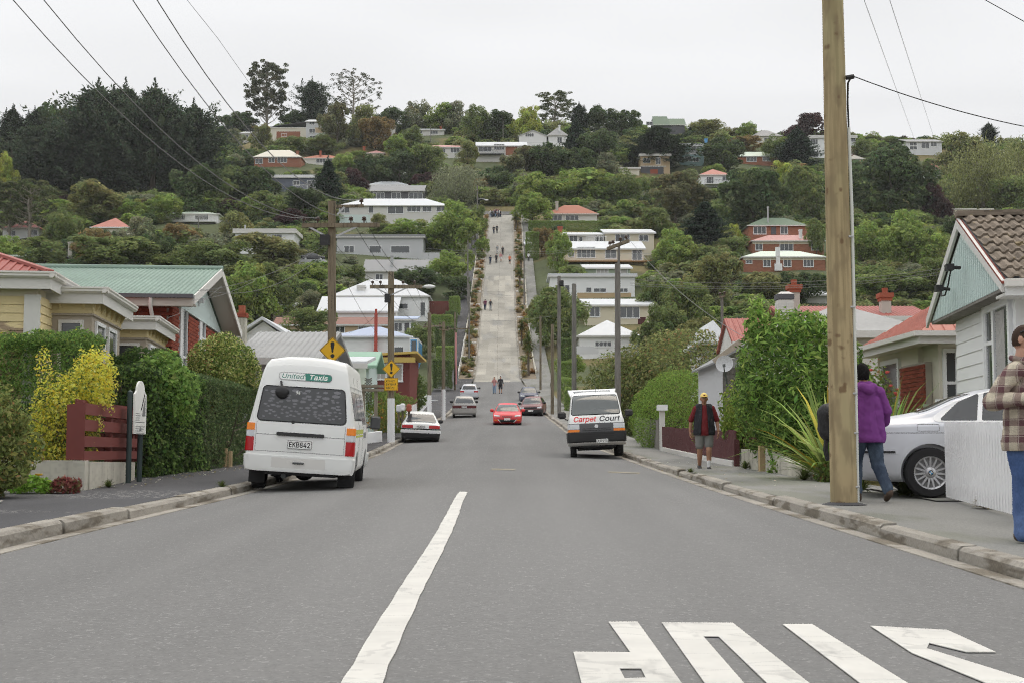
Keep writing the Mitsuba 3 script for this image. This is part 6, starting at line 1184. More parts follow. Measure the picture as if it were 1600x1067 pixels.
roses('rose_bush', 'rose bush with red blooms beside the cottage porch', (6.95, 25.7, 1.9), (.42, .45, .75), 1300, 422, .65, 'rose', 12)
roses('rose_bush', 'small red flowered bush at the foot of the flax beside the pole', (5.35, 22.6, .62), (.28, .25, .24), 700, 423, .45, 'rose', 3)
plant('bush', 'bushy yellow green shrub between the maroon palings and the laurel', 'bush', blob_leaves((5.95, 32.3, 1.75), (.95, 1.2, .95), 5200, .05, [(.16, .22, .05), (.24, .29, .07), (.09, .13, .035)], (4, 3, 2), 431, .6, .35, -.8), stems((5.95, 32.3, .5), 1.2, 12, .5, .015, 9))
plant('round_hedge', 'broad domed lime green hedge behind the grey palings', 'hedge', blob_leaves((6.05, 49.0, 2.2), (1.78, 1.8, 1.68), 26000, .030, [(.155, .24, .055), (.22, .31, .075), (.10, .16, .04)], (4, 3, 2), 441, .5, .13, -.9, 1.3, 0, .22), stems((6.0, 49, .6), 1.6, 10, .6, .03, 10))
plant('camellia', 'large olive camellia tree with brown tinged leaves above the lettered van', 'tree', merge_colored([blob_leaves((8.3, 66.0, 4.1), (3.5, 3.2, 2.8), 15000, .085, [(.18, .205, .085), (.25, .265, .11), (.11, .13, .055), (.26, .19, .09)], (4, 3, 3, .8), 451, .5, .3, -.9, 1.7), blob_leaves((5.75, 66.5, 3.5), (2.2, 2.0, 2.3), 6500, .095, [(.15, .175, .07), (.21, .225, .09), (.10, .12, .05)], (4, 3, 3), 452, .5, .3, -.9)]), stems((7.6, 66, 1.2), 3.5, 9, 1.2, .09, 11))
def box_hedge(label, u0, u1, vt, vb, d, pal, seed, depth=2.0):
 a, b = P(u0, vb, d), P(u1, vb, d); zt = P(u0, vt, d)[2]
 plant('hedge', label, 'hedge', hedge_leaves((a[0], d), (b[0], d), depth, a[2] - .2, zt, .055, pal, [3, 3, 1][:len(pal)], seed, 420, .11, .6, .6, round_=.3))
TR = [(.17, .23, .08), (.22, .285, .095), (.12, .16, .06)]; DK = [(.10, .14, .06), (.14, .18, .075), (.07, .10, .045)]
box_hedge('clipped bright green hedge block beside the right footpath, nearest of three', 884, 902, 605, 640, 100, TR, 461); box_hedge('clipped bright green hedge block beside the right footpath, middle of three', 874, 896, 590, 622, 108, TR, 462); box_hedge('clipped bright green hedge block beside the right footpath, farthest of three', 871, 896, 563, 590, 122, TR, 463)
box_hedge('dark upright hedge behind the clipped green blocks on the right', 877, 893, 528, 575, 130, DK, 464)
box_hedge('long clipped hedge below the verandah house', 826, 988, 345, 368, 284, TR, 465, 2.5); box_hedge('tall pale green clipped hedge beside the upper right footpath', 822, 842, 362, 415, 255, TR, 466, 6)
for u0, u1, vt, vb, d, lab, pal in ((702, 717, 463, 486, 200, 'bright topped clipped hedge highest of the stepped hedges left of the footpath', TR), (696, 712, 486, 503, 188, 'clipped hedge, second of the stepped hedges left of the footpath', DK), (674, 706, 492, 512, 183, 'long low clipped hedge under the maroon garden fence', TR), (680, 711, 508, 545, 165, 'dark clipped hedge halfway down the left footpath', DK), (682, 710, 540, 570, 150, 'clipped hedge near the foot of the left footpath', TR), (676, 703, 560, 600, 136, 'lowest clipped hedge block beside the left footpath', DK)):
 box_hedge(lab, u0, u1, vt, vb, d, pal, 470 + u0, 5)
mgf = thing('board_fence', 'maroon board fence behind the stepped hedges left of the footpath', 'fence')
dF = 205.0
for i in range(12): part(mgf, 'board', box(P(671, 0, dF)[0] + i * .31, P(671, 0, dF)[0] + i * .31 + .29, dF, dF + .05, P(0, 492, dF)[2], P(0, 471, dF)[2]), 'fence_red')
def nearp(u, v, d): return P(u, v, d)
plant('bush', 'dense dark green shrub inside the low white wall left of the footpath', 'bush', blob_leaves((-7.0, 92, 4.6), (1.2, 2.2, 1.5), 4500, .08, [(.09, .14, .04), (.13, .18, .05), (.06, .09, .03)], (3, 3, 2), 481, .55, .3, -.9)); plant('hedge', 'low flowering hedge beyond the white sedan', 'hedge', hedge_leaves((-8.6, 66), (-5.4, 66), 1.5, 1.4, 3.1, .055, [(.12, .17, .05), (.18, .22, .06), (.42, .38, .12)], (4, 3, .5), 482, 420, .09, .6, .8))
plant('bush', 'rust red shrub beside the white gate post left of the white sedan', 'bush', blob_leaves((-6.5, 53.0, 2.0), (.75, .8, .75), 2600, .05, [(.20, .085, .06), (.12, .10, .05), (.26, .15, .08)], (4, 3, 2), 483, .55, .4, -.9)); plant('flower_bush', 'yellow flowered shrub beside the rust red shrub', 'bush', blob_leaves((-6.9, 55, 2.75), (.6, .6, .6), 1500, .05, [(.13, .18, .05), (.50, .34, .05)], (5, 1), 484, .55, .4, -.9))
plant('flower_bush', 'orange flowered shrub behind the white letterboxes', 'bush', blob_leaves((-5.6, 60, 2.3), (.9, .8, .7), 1700, .05, [(.13, .17, .05), (.50, .24, .05), (.2, .22, .06)], (5, 1, 3), 485, .55, .4, -.9)); plant('bush', 'grassy green shrub below the maroon weatherboard house', 'bush', blob_leaves((-6.2, 63, 3.2), (1.6, .8, .55), 2200, .09, [(.13, .19, .05), (.2, .26, .08)], (3, 2), 486, .25, .4, -.9, tip_up=1.5))
gr_ = random.Random(21); n_ = 0
tl_, tr_ = 0, 0
for s, line in ((-1, road_l), (1, road_r)):
 y = 159.5
 while y < 306:
  x = float(line(y)) + s * gr_.uniform(.5, 1.6); z = float(profile(y))
  m = gr_.choices(('model_tussock_orange', 'model_tussock_tan', 'model_tussock_green', 'model_bush_rust', 'model_bush_olive'), (2.2, 2.2, 3.2, 1.0, 2.4))[0]
  kind = 'orange brown' if 'orange' in m else 'tan' if 'tan' in m else 'rusty' if 'rust' in m else 'green'
  side = 'left' if s < 0 else 'right'
  key = tag(numbered('tussock' if 'tussock' in m else 'garden_shrub'), f'{kind} {"tussock" if "tussock" in m else "low shrub"} planted in the garden bed on the {side} of the steep street', 'plant', f'{kind} {"tussocks" if "tussock" in m else "shrubs"} in the {side} garden bed')
  place_model(key, m, (x, y, z), gr_.uniform(.9, 1.5), gr_.uniform(.7, 1.2) * (1 if 'tussock' in m else .8), gr_.uniform(0, 360)); y += gr_.uniform(1.0, 2.2)
for u, vt, vb, w, lab in ((826, 520, 588, 28, 'cabbage tree with a full head at the foot of the right garden bed'), (815, 500, 540, 20, 'cabbage tree halfway up the right garden bed, lower of two'), (812, 420, 452, 20, 'cabbage tree halfway up the right garden bed, upper of two'), (814, 396, 424, 18, 'cabbage tree near the orange shirted walker'), (806, 334, 362, 20, 'dark cabbage tree beside the top of the steep street')):
 tree('model_cabbage', u, vt, vb, w, lab, 'cabbage_tree', 'cabbage tree')
for u, vt, vb, w, lab in ((735, 392, 420, 18, 'olive shrub at the upper left edge of the steep street'), (752, 372, 402, 26, 'green shrub overhanging the steep street on its left')): tree('model_bright_1', u, vt, vb, w, lab)
for s, line, lab in ((-1, road_l, 'low white wall along the left garden bed of the steep street'), (1, road_r, 'low white wall along the right garden bed of the steep street')):
 k = thing('bed_wall', lab, 'wall')
 y = 161.0
 i = 0
 while y < 306:
  yy = np.linspace(y, y + 5.6, 4); a = lambda d, s=s, line=line: (lambda t: line(t) + s * d)
  h = .26 if i % 5 else .55
  cols = [(a(1.86), -.1), (a(2.0), -.1), (a(2.0), h), (a(1.86), h)]
  part(k, 'wall_length', sweep_strip(cols if s > 0 else cols[::-1], yy), 'rough_plaster'); y += 6.1; i += 1
 for j in range(14): 
  y = 164 + j * 10; q = sweep_strip([(a(.30), -.1), (a(1.84), -.1), (a(1.84), .22), (a(.30), .22)] if s > 0 else [(a(1.84), -.1), (a(.30), -.1), (a(.30), .22), (a(1.84), .22)], np.array([y, y + .25])); part(k, 'cross_wall', q, 'old_white')
lwf = thing('white_fence', 'white fence along the foot of the left footpath beside the steep street', 'fence')
for j in range(10):
 y = 158.5 + j * 2.6; x = float(road_l(y)) - 1.95; z = float(profile(y))
 part(lwf, 'panel', hexa([(x - .03, y, z), (x + .03, y, z), (x + .03 - .05, y + 2.5, z + (profile(y + 2.5) - z)), (x - .08, y + 2.5, z + (profile(y + 2.5) - z))], [(x - .03, y, z + .95), (x + .03, y, z + .95), (x - .02, y + 2.5, profile(y + 2.5) + .95), (x - .08, y + 2.5, profile(y + 2.5) + .95)]), 'old_white')
gw_ = thing('garden_wall', 'low white wall and gate post just beyond the taxi van', 'wall')
part(gw_, 'wall_length', hexa([(-6.5, 50.5, 1.0), (-6.3, 50.5, 1.0), (-5.35, 55.5, 1.2), (-5.5, 55.5, 1.2)], [(-6.5, 50.5, 1.45), (-6.3, 50.5, 1.45), (-5.35, 55.5, 1.75), (-5.5, 55.5, 1.75)]), 'white_paint'); part(gw_, 'post', box(-6.6, -6.3, 49.9, 50.3, .8, 2.85), 'white_paint')
gw2 = thing('garden_wall', 'sloping white wall rising along the left footpath past the second white based pole', 'wall')
for j in range(9):
 y = 72 + j * 5.0; x = -6.05 - j * .12
 part(gw2, 'wall_length', hexa([(x - .1, y, profile(y) - .1), (x + .1, y, profile(y) - .1), (x - .02, y + 4.9, profile(y + 4.9) - .1), (x - .22, y + 4.9, profile(y + 4.9) - .1)], [(x - .1, y, profile(y) + 1.0), (x + .1, y, profile(y) + 1.0), (x - .02, y + 4.9, profile(y + 4.9) + 1.0), (x - .22, y + 4.9, profile(y + 4.9) + 1.0)]), 'white_paint')
part(gw2, 'return', box(P(640, 0, 118)[0], P(686, 0, 118)[0], 118, 118.2, P(0, 640, 118)[2], P(0, 624, 118)[2] + .0), 'white_paint')
pg_ = thing('pergola', 'dark brown timber pergola over the path left of the second warning sign', 'pergola')
for u in (573, 592): part(pg_, 'post', box(P(u, 0, 58)[0] - .07, P(u, 0, 58)[0] + .07, 58, 58.14, 1.2, P(0, 600, 58)[2]), 'trellis')
for v in (601, 607): part(pg_, 'beam', box(P(566, 0, 58)[0], P(603, 0, 58)[0], 57.9, 58.24, P(0, v + 4, 58)[2], P(0, v, 58)[2]), 'trellis')
tr2 = thing('lattice', 'pale diagonal lattice screen beside the pergola', 'trellis')
for k in range(9):
 a = P(570, 590, 59); b_ = P(581, 632, 59); w_, h_ = b_[0] - a[0], a[2] - b_[2]
 z = b_[2] + h_ * k / 9
 part(tr2, 'lath', beam([a[0], 59, z], [b_[0], 59, min(z + w_, a[2])], .03, .03), 'grey_wood'); part(tr2, 'lath', beam([b_[0], 59.04, z], [a[0], 59.04, min(z + w_, a[2])], .03, .03), 'grey_wood')
for u, v, m, lab in ((629, 636, 'white_paint', 'white rounded letterbox on a post behind the white sedan'), (623, 638, 'pale_grey', 'pale grey letterbox beside the white rounded letterbox'), (639, 637, 'terracotta', 'small brown letterbox behind the white sedan')):
 k = thing('letterbox', lab, 'letterbox'); q = P(u, v, 58); part(k, 'box', bevel_box(q[0] - .11, q[0] + .11, 57.85, 58.2, q[2] - .15, q[2] + .17, .05), m); part(k, 'post', box(q[0] - .04, q[0] + .04, 58, 58.08, q[2] - .8, q[2] - .15), 'old_timber')
gl = np.random.default_rng(77)
n_l = 420
px_l = np.concatenate([gl.uniform(-6.3, -5.6, n_l // 2), gl.uniform(3.5, 5.2, n_l // 4), gl.uniform(-4.45, -4.2, n_l // 8), gl.uniform(3.25, 3.5, n_l - n_l // 2 - n_l // 4 - n_l // 8)]); py_l = gl.uniform(20, 36, n_l)
on_p = (px_l < -4.5) | (px_l > 3.52)
pl_ = np.stack([px_l, py_l, profile(py_l) + np.where(on_p, .150, .022)], 1)
(lm, lf), lc = leaves(pl_, np.array([0, 0, 1.0]) + gl.normal(size=(n_l, 3)) * .25, gl.uniform(.012, .03, n_l), .6, mixcol(n_l, [(.6, .58, .5), (.22, .15, .07), (.35, .28, .12), (.16, .2, .06)], [4, 2, 2, 1], gl), gl, fold=.2)
stuff('fallen_petals', (lm, lf), 'leaf', 'scattered pale petals and dry leaves on the pavements and in the gutters', 'leaf litter', color=lc)
wr = random.Random(31)
for x, y, w, lab in ((-4.42, 20.6, .22, 'small weed in the kerb joint just before the taxi van'), (3.52, 26.6, .2, 'small weed on the right kerb level with the timber stub'), (5.02, 23.2, .4, 'tuft of grass at the end of the stained garden wall'), (5.0, 28.9, .35, 'weed at the foot of the wall panel nearest the maroon palings'), (5.45, 15.6, .3, 'dry weed at the foot of the white batten fence'), (-6.15, 20.6, .25, 'weed at the corner of the plastered wall'), (5.3, 18.2, .45, 'grass tuft beside the silver car'), (5.0, 19.4, .5, 'grass tuft behind the rear wheel of the silver car')):
 key = tag(numbered('weed'), lab, 'weed'); place_model(key, 'model_tussock_green' if 'dry' not in lab else 'model_tussock_tan', (x, y, float(profile(y)) + .12), w, w * .8, wr.uniform(0, 360))
# ------------------------------------------------------------------ poles, lamps, signs and wires
def pole(label, u, vt, vb, d, r0, r1, mat='old_timber', base=None, utop=None):
 k = thing('power_pole', label, 'pole')
 b = P(u, vb, d); t = P(utop or u, vt, d)
 b[2] = min(b[2], float(Z(b[0], b[1])) + .12) - .15
 zs = np.linspace(0, 1, 9); pts = b + (t - b) * zs[:, None]
 part(k, 'shaft', tube(pts, r0 + (r1 - r0) * zs, 14), mat, 50)
 if base is not None:
  z = P(u, base, d)[2]; f = (z - b[2]) / (t[2] - b[2]); part(k, 'painted_base', tube(np.array([b, b + (t - b) * f]), r0 + .012, 14), 'white_paint', 50)
 return k, t, d
def arm(k, u0, u1, v0, v1, d, dd=0.0, insul=(), h=.11, mat='old_timber', braces=()):
 a, b = P(u0, v0, d - .16), P(u1, v1, d - .16 + dd)
 part(k, 'crossarm', beam(a, b, .10, h), mat)
 for t in insul:
  q = a + (b - a) * t + [0, 0, h / 2]
  part(k, 'insulator', move(lathe([(0, 0), (.02, 0), (.02, .07), (.06, .075), (.065, .10), (.035, .12), (.06, .125), (.055, .16), (0, .19)], 10), *q), 'porcelain')
 for (u, v, u2, v2) in braces: part(k, 'brace', beam(P(u, v, d - .18), P(u2, v2, d - .18), .03, .05), 'galv')
 return lambda t: a + (b - a) * t + [0, 0, h / 2 + .14]
np_ = thing('power_pole', 'big pale treated timber pole standing on the near right pavement', 'pole')
b = P(1319, 785, 16.3); t = P(1301, 0, 16.3); t2 = b + (t - b) * 1.35; zs = np.linspace(0, 1, 16)
part(np_, 'shaft', tube(b - [0, 0, .1] + (t2 - b) * zs[:, None], .163 - .045 * zs, 40), 'new_timber', 60)
cond = np.array([P(1340.5, 786, 16.25), P(1337, 600, 16.25), P(1331, 330, 16.25), P(1326, 200, 16.25)])
part(np_, 'conduit', tube(cond, .021, 10), 'conduit', 50)
for v in (760, 676, 614, 480, 370): part(np_, 'clip', tube([P(1340 - (786 - v) * .025, v, 16.2) + [-.03, 0, 0], P(1340 - (786 - v) * .025, v, 16.2) + [.03, 0, 0]], .013, 6), 'galv')
part(np_, 'cable', tube([P(1326, 200, 16.25), P(1324.5, 160, 16.25), P(1325, 130, 16.25), P(1330, 121, 16.2)], .012, 6), 'wire_black')
part(np_, 'footing', move(lathe([(.16, .0), (.27, .0), (.23, .012), (.17, .03)], 20), b[0], b[1], b[2] - .02), 'path_asphalt')
part(np_, 'insulator', tube([P(1322, 122, 16.2), P(1334, 120, 16.2)], .03, 8), 'black_plastic')
p1, t1, d1 = pole('tall brown timber pole with the first warning sign beyond the taxi van', 519, 315, 700, 36.0, .12, .105, utop=518.5)
w1 = arm(p1, 472, 593, 353, 352, d1, 0, (.02, .20, .63, .80), braces=((481, 354, 514, 372), (561, 353, 527, 369)))
w1b = arm(p1, 525, 568, 323, 322, d1, .2, (.92,), .07, braces=((538, 324, 527, 336),))
part(p1, 'cable_box', join(box(*[x for q in zip(P(505, 379, d1 - .2) - [.08, .08, .08], P(514, 371, d1 - .2) + [.02, .08, .06]) for x in q]), tube([P(500, 371, d1 - .2), P(512, 376, d1 - .2)], .05, 6)), 'black_plastic')
p2, t2_, d2 = pole('timber pole with a white painted base, lamp and second warning sign behind the white sedan', 611, 425, 684, 55.0, .142, .12, base=622)
w2 = arm(p2, 578, 660, 448.5, 448.5, d2, 0, (.05, .2, .63, .85), .14, braces=((588, 451, 610, 462), (634, 451, 612, 461)))
part(p2, 'cable_box', join(box(*[x for q in zip(P(601, 473, d2 - .25) - [0, .1, 0], P(609, 460, d2 - .25) + [0, .1, 0]) for x in q])), 'black_plastic')
q = P(670, 449, d2 - .2)
part(p2, 'lamp', rot(scale(vf(m3.Manifold.sphere(1, 24)), (.24, .10, .075)), 0) if False else move(scale(vf(m3.Manifold.sphere(1, 24)), (.25, .10, .08)), *(q + [.02, 0, .02])), 'lamp_white', 60)
part(p2, 'lamp_arm', tube([P(658, 449, d2 - .16), P(665, 449, d2 - .18)], .035, 6), 'galv')
def warning(par, u, v, d, hd, plate=None):
 c = P(u, v, d)
 sq = lambda s: sg.Polygon([(0, -s), (s, 0), (0, s), (-s, 0)]).buffer(-.03).buffer(.03, quad_segs=6)
 k = thing('warning_sign', *par)
 up = lambda m, o: move(upright(m), c[0], c[1] - o, c[2])
 part(k, 'panel', up(extrude(sq(hd), .004), 0), 'sign_yellow')
 part(k, 'border', up(extrude(sq(hd - .012).difference(sq(hd - .03)), .003), .0045), 'sign_black')
 s = hd / .36
 ex = sg.Polygon([(-.055 * s, .17 * s), (-.045 * s, .21 * s), (-.02 * s, .225 * s), (.02 * s, .225 * s), (.045 * s, .21 * s), (.055 * s, .17 * s), (.02 * s, -.06 * s), (-.02 * s, -.06 * s)]).union(sg.Point(0, -.15 * s).buffer(.055 * s))
 part(k, 'exclamation_mark', up(extrude(ex, .003), .0045), 'sign_black')
 part(k, 'bracket', join(box(c[0] - .1, c[0] + .1, c[1] + .006, c[1] + .12, c[2] + .12, c[2] + .15), box(c[0] - .1, c[0] + .1, c[1] + .006, c[1] + .12, c[2] - .15, c[2] - .12)), 'galv')
 return k
warning(('yellow diamond warning sign with a black exclamation mark above the taxi van', 'sign'), 519.5, 547, 35.7, .355)
warning(('smaller yellow diamond warning sign above the white sedan, on the white based pole', 'sign'), 611.5, 576, 54.7, .365)
pl = thing('sign_plate', 'yellow rectangular plate with three lines of black lettering under the second warning sign', 'sign')
a, b = P(600.5, 609.5, 54.7), P(622, 590, 54.7)
part(pl, 'panel', bevel_box(a[0], b[0], 54.7, 54.712, a[2], b[2], .004), 'sign_yellow')
part(pl, 'border', join(box(a[0] + .02, b[0] - .02, 54.694, 54.698, a[2] + .02, a[2] + .03), box(a[0] + .02, b[0] - .02, 54.694, 54.698, b[2] - .03, b[2] - .02), box(a[0] + .02, a[0] + .03, 54.694, 54.698, a[2] + .03, b[2] - .03), box(b[0] - .03, b[0] - .02, 54.694, 54.698, a[2] + .03, b[2] - .03)), 'sign_black')
rl = random.Random(4)
for i, n in enumerate((7, 8, 7)):                 # three lines of lettering too small to read in the photograph
 z = b[2] - .085 - i * .135; x = a[0] + .07
 ms = []
 for j in range(n):
  w = .028 + .012 * rl.random(); ms += [box(x, x + .011, 54.694, 54.699, z - .085, z)] + ([box(x + .011, x + w, 54.694, 54.699, z - .011, z)] if rl.random() < .7 else []) + ([box(x + .011, x + w, 54.694, 54.699, z - .05, z - .039)] if rl.random() < .7 else []) + ([box(x + w - .011, x + w, 54.694, 54.699, z - .085, z - .011)] if rl.random() < .6 else []); x += .052
 part(pl, 'lettering', join(ms), 'sign_black')
p3_, t3, d3 = pole('timber pole with a white painted base, third along the left pavement', 671, 489, 643, 82.0, .125, .11, base=617); w3 = arm(p3_, 662, 690, 511, 509, d3, 6.0, (.1, .9), .10)
p4_, t4, d4 = pole('timber pole with a white painted base nearest the two silver wagons', 693, 503, 646, 87.0, .12, .105, base=608); arm(p4_, 686, 701, 515, 516, d4, 0, (.1, .9), .09)
p5_, t5, d5 = pole('thin pole with a pale pinkish lower half beside the left footpath', 711, 488, 599, 140.0, .11, .09); part(p5_, 'cover_strip', tube([P(712.5, 600, 139.8), P(712.5, 520, 139.8)], .10, 8), 'cloth_pink'); arm(p5_, 700, 735, 514, 514, d5, 0, (.1, .9), .12)
pole('grey pole in the left garden bed low on the steep street', 733, 444, 556, 172, .12, .10, 'grey_wood'); pole('grey pole left of the steep street halfway up', 731, 376, 470, 214, .13, .10, 'grey_wood')
k, *_ = pole('thin pole beside the trees near the top left of the steep street', 737.5, 344, 392, 262, .13, .10, 'grey_wood'); arm(k, 732, 745, 352, 352, 262, 0, (.1, .9), .12)
k, *_ = pole('tall pole with a lamp above the trees at the top left of the steep street', 746, 290, 330, 296, .15, .12, 'grey_wood'); arm(k, 741, 748, 298, 298, 296, 0, (), .12); part(k, 'lamp_arm', tube([P(746, 312, 296), P(752, 311, 296), P(758, 312, 296)], .07, 6), 'galv'); part(k, 'lamp', move(scale(vf(m3.Manifold.sphere(1, 16)), (.5, .2, .18)), *P(760, 313, 296)), 'lamp_white')
pr1, tr1, dr1 = pole('weathered grey pole with a slanting crossarm behind the lettered van', 965, 412, 640, 46.0, .11, .095, 'grey_wood')
part(pr1, 'extension', tube([P(966.5, 425, 45.8), P(967, 383, 45.8)], .045, 8), 'grey_wood'); wr1 = arm(pr1, 950, 982, 389, 377, 45.8, -1.2, (.1, .25, .62, .9), .10)
pole('weathered grey pole left of the one behind the lettered van', 897, 444, 660, 68.0, .13, .11, 'grey_wood')
k, *_ = pole('grey pole rising out of the dark tree right of the street', 873.5, 432, 560, 88, .13, .11, 'grey_wood'); part(k, 'cable_box', move(bevel_box(-.14, .14, -.15, .1, -.2, .2, .05), *P(877.5, 443, 87.8)), 'black_plastic')
pole('brown pole on the right pavement beside the parked maroon hatchback', 863, 507, 651, 94, .12, .10); pole('brown pole on the right pavement at the foot of the steep street', 844.5, 494, 602, 140, .12, .10); pole('grey pole along the right garden bed halfway up the steep street', 819, 384, 472, 214, .12, .10, 'grey_wood')
k, *_ = pole('slim pole with a small crossarm left of the faded red roof', 1128, 462, 560, 58, .07, .06, 'grey_wood'); wrr = arm(k, 1124, 1133, 465, 463, 58, 0, (.1, .9), .07)
for u, vt, vb, lab in ((673, 196, 230, 'pale pole in front of the low ridge house with the red chimney'), (549, 251, 275, 'pale pole in the bush under the rust edged house'), (786, 190, 226, 'pale pole left of the yellow green skyline tree'), (953, 203, 226, 'pale pole under the skyline row of dark pines'), (310, 342, 374, 'pale pole under the right end of the decked white house'), (455, 190, 206, 'thin pole on the ridge beside the cream house with the brick front')): pole(lab, u, vt, vb, float(hit(u, vb)[1]) - 1.5, .13, .10, 'grey_wood')
def wire(label, pts, r=.010, mat='wire_grey'):
 return whole('power_line', tube(np.array(pts), r, 5), mat, label, 'wire')
def overhead(label, start, mids, r=.010):
 """From an insulator towards and past the camera: the plan is straight, the height follows the photograph."""
 x0, y0, z0 = start
 (ua, va, da), (ub, vb) = mids
 pa = P(ua, va, da); m = (x0 - pa[0]) / (y0 - da)
 kk = ray(ub, vb)[0]; db = (x0 - y0 * m) / (kk - m); pb = P(ub, vb, db)
 c = np.polyfit([y0, da, db], [z0, pa[2], pb[2]], 2)
 ys_ = np.linspace(y0, 2, 30)
 return wire(label, np.stack([x0 + m * (ys_ - y0), ys_, np.polyval(c, ys_)], 1), r * .8)
overhead('power line swooping from the first crossarm to the top left corner, leftmost of four', w1(.02), ((20, 0, 19.5), (215, 202)), .011)
overhead('power line from the first crossarm to the top left, second of four', w1(.20), ((68, 0, 19.5), (261, 212)), .011)
overhead('power line from the first crossarm across the cypress stand, third of four', w1(.63), ((207, 0, 19.5), (350, 197)), .011)
overhead('power line from the short upper arm past the tall gum, fourth of four', w1b(.92), ((245, 0, 19.5), (364, 174)), .012)
wire('faint thin wire high in the sky left of the tall gum', [P(292, 0, 30), P(340, 60, 34), P(388, 128, 40), P(430, 190, 47)], .006)
def span(label, a, b, sag, r=.010, mat='wire_grey'):
 t = np.linspace(0, 1, 16)[:, None]; return wire(label, np.array(a) + (np.array(b) - np.array(a)) * t - np.array([0, 0, 1]) * sag * 4 * t * (1 - t), r * .85, mat)
for i in range(4):
 span(f'power line between the first and second left poles, {("outermost", "second", "third", "innermost")[i]} of four', w1((.02, .20, .63, .80)[i]), w2((.05, .2, .63, .85)[i]), .35, .009, 'wire_black')
 span(f'power line beyond the second left pole, {("outermost", "second", "third", "innermost")[i]} of four', w2((.05, .2, .63, .85)[i]), w3((.1, .1, .9, .9)[i]) + [0, 0, -.15 * i], .4, .010)
span('service line from the first pole to the brick house gable, upper of two', P(513, 380, 36), P(309, 455, 34.3), .25, .007, 'wire_grey'); span('service line from the first pole to the brick house gable, lower of two', P(513, 392, 36), P(312, 452, 34.3), .5, .007)
span('service line crossing in front of the mint gable', P(347, 447, 34.0), P(262, 497, 31), .1, .005); span('service line over the brick house gable soffit', P(400, 438, 36), P(300, 470, 32), .1, .005)
span('service line from the first pole to the red flue house', P(520, 392, 36), P(590, 520, 60), .3, .007, 'wire_black'); span('service line from the second pole to the red flue', P(610, 470, 55), P(545, 520, 62), .2, .008, 'wire_black')
for v0, v1, d, lab in ((388, 391, 225, 'upper'), (392, 394, 224, 'second'), (455, 464, 190, 'third'), (502, 494, 165, 'lowest')): span(f'wire strung across the steep street, {lab} of four', P(660 if d > 200 else 728, v0, d), P(905 if d > 200 else 862, v1, d + 1), .5 if d > 200 else .25, .020)
for i, (v0, v1) in enumerate(((437, 412), (443, 417), (446, 421))): span(f'long level power line behind the near timber pole, {("top", "middle", "bottom")[i]} of three', P(985, v0, 62), P(1560, v1 - 6, 62), .55, .009)
span('service line from the slanting crossarm down to the satellite dish cottage', wr1(.9), P(1165, 528, 33), .3, .008, 'wire_grey')
span('black service line from the near timber pole to the white house', P(1334, 120, 16.2), P(1700, 214, 17.5), .10, .008, 'wire_black')
span('thin wire running down the sky right of the near pole, left of two', P(1350, 0, 22), P(1428, 216, 75), .0, .006); span('thin wire running down the sky right of the near pole, right of two', P(1390, 0, 22), P(1460, 218, 75), .0, .006)
span('wire crossing the top right corner of the sky', P(1535, -2, 18), P(1690, 84, 17), .0, .007, 'wire_black')
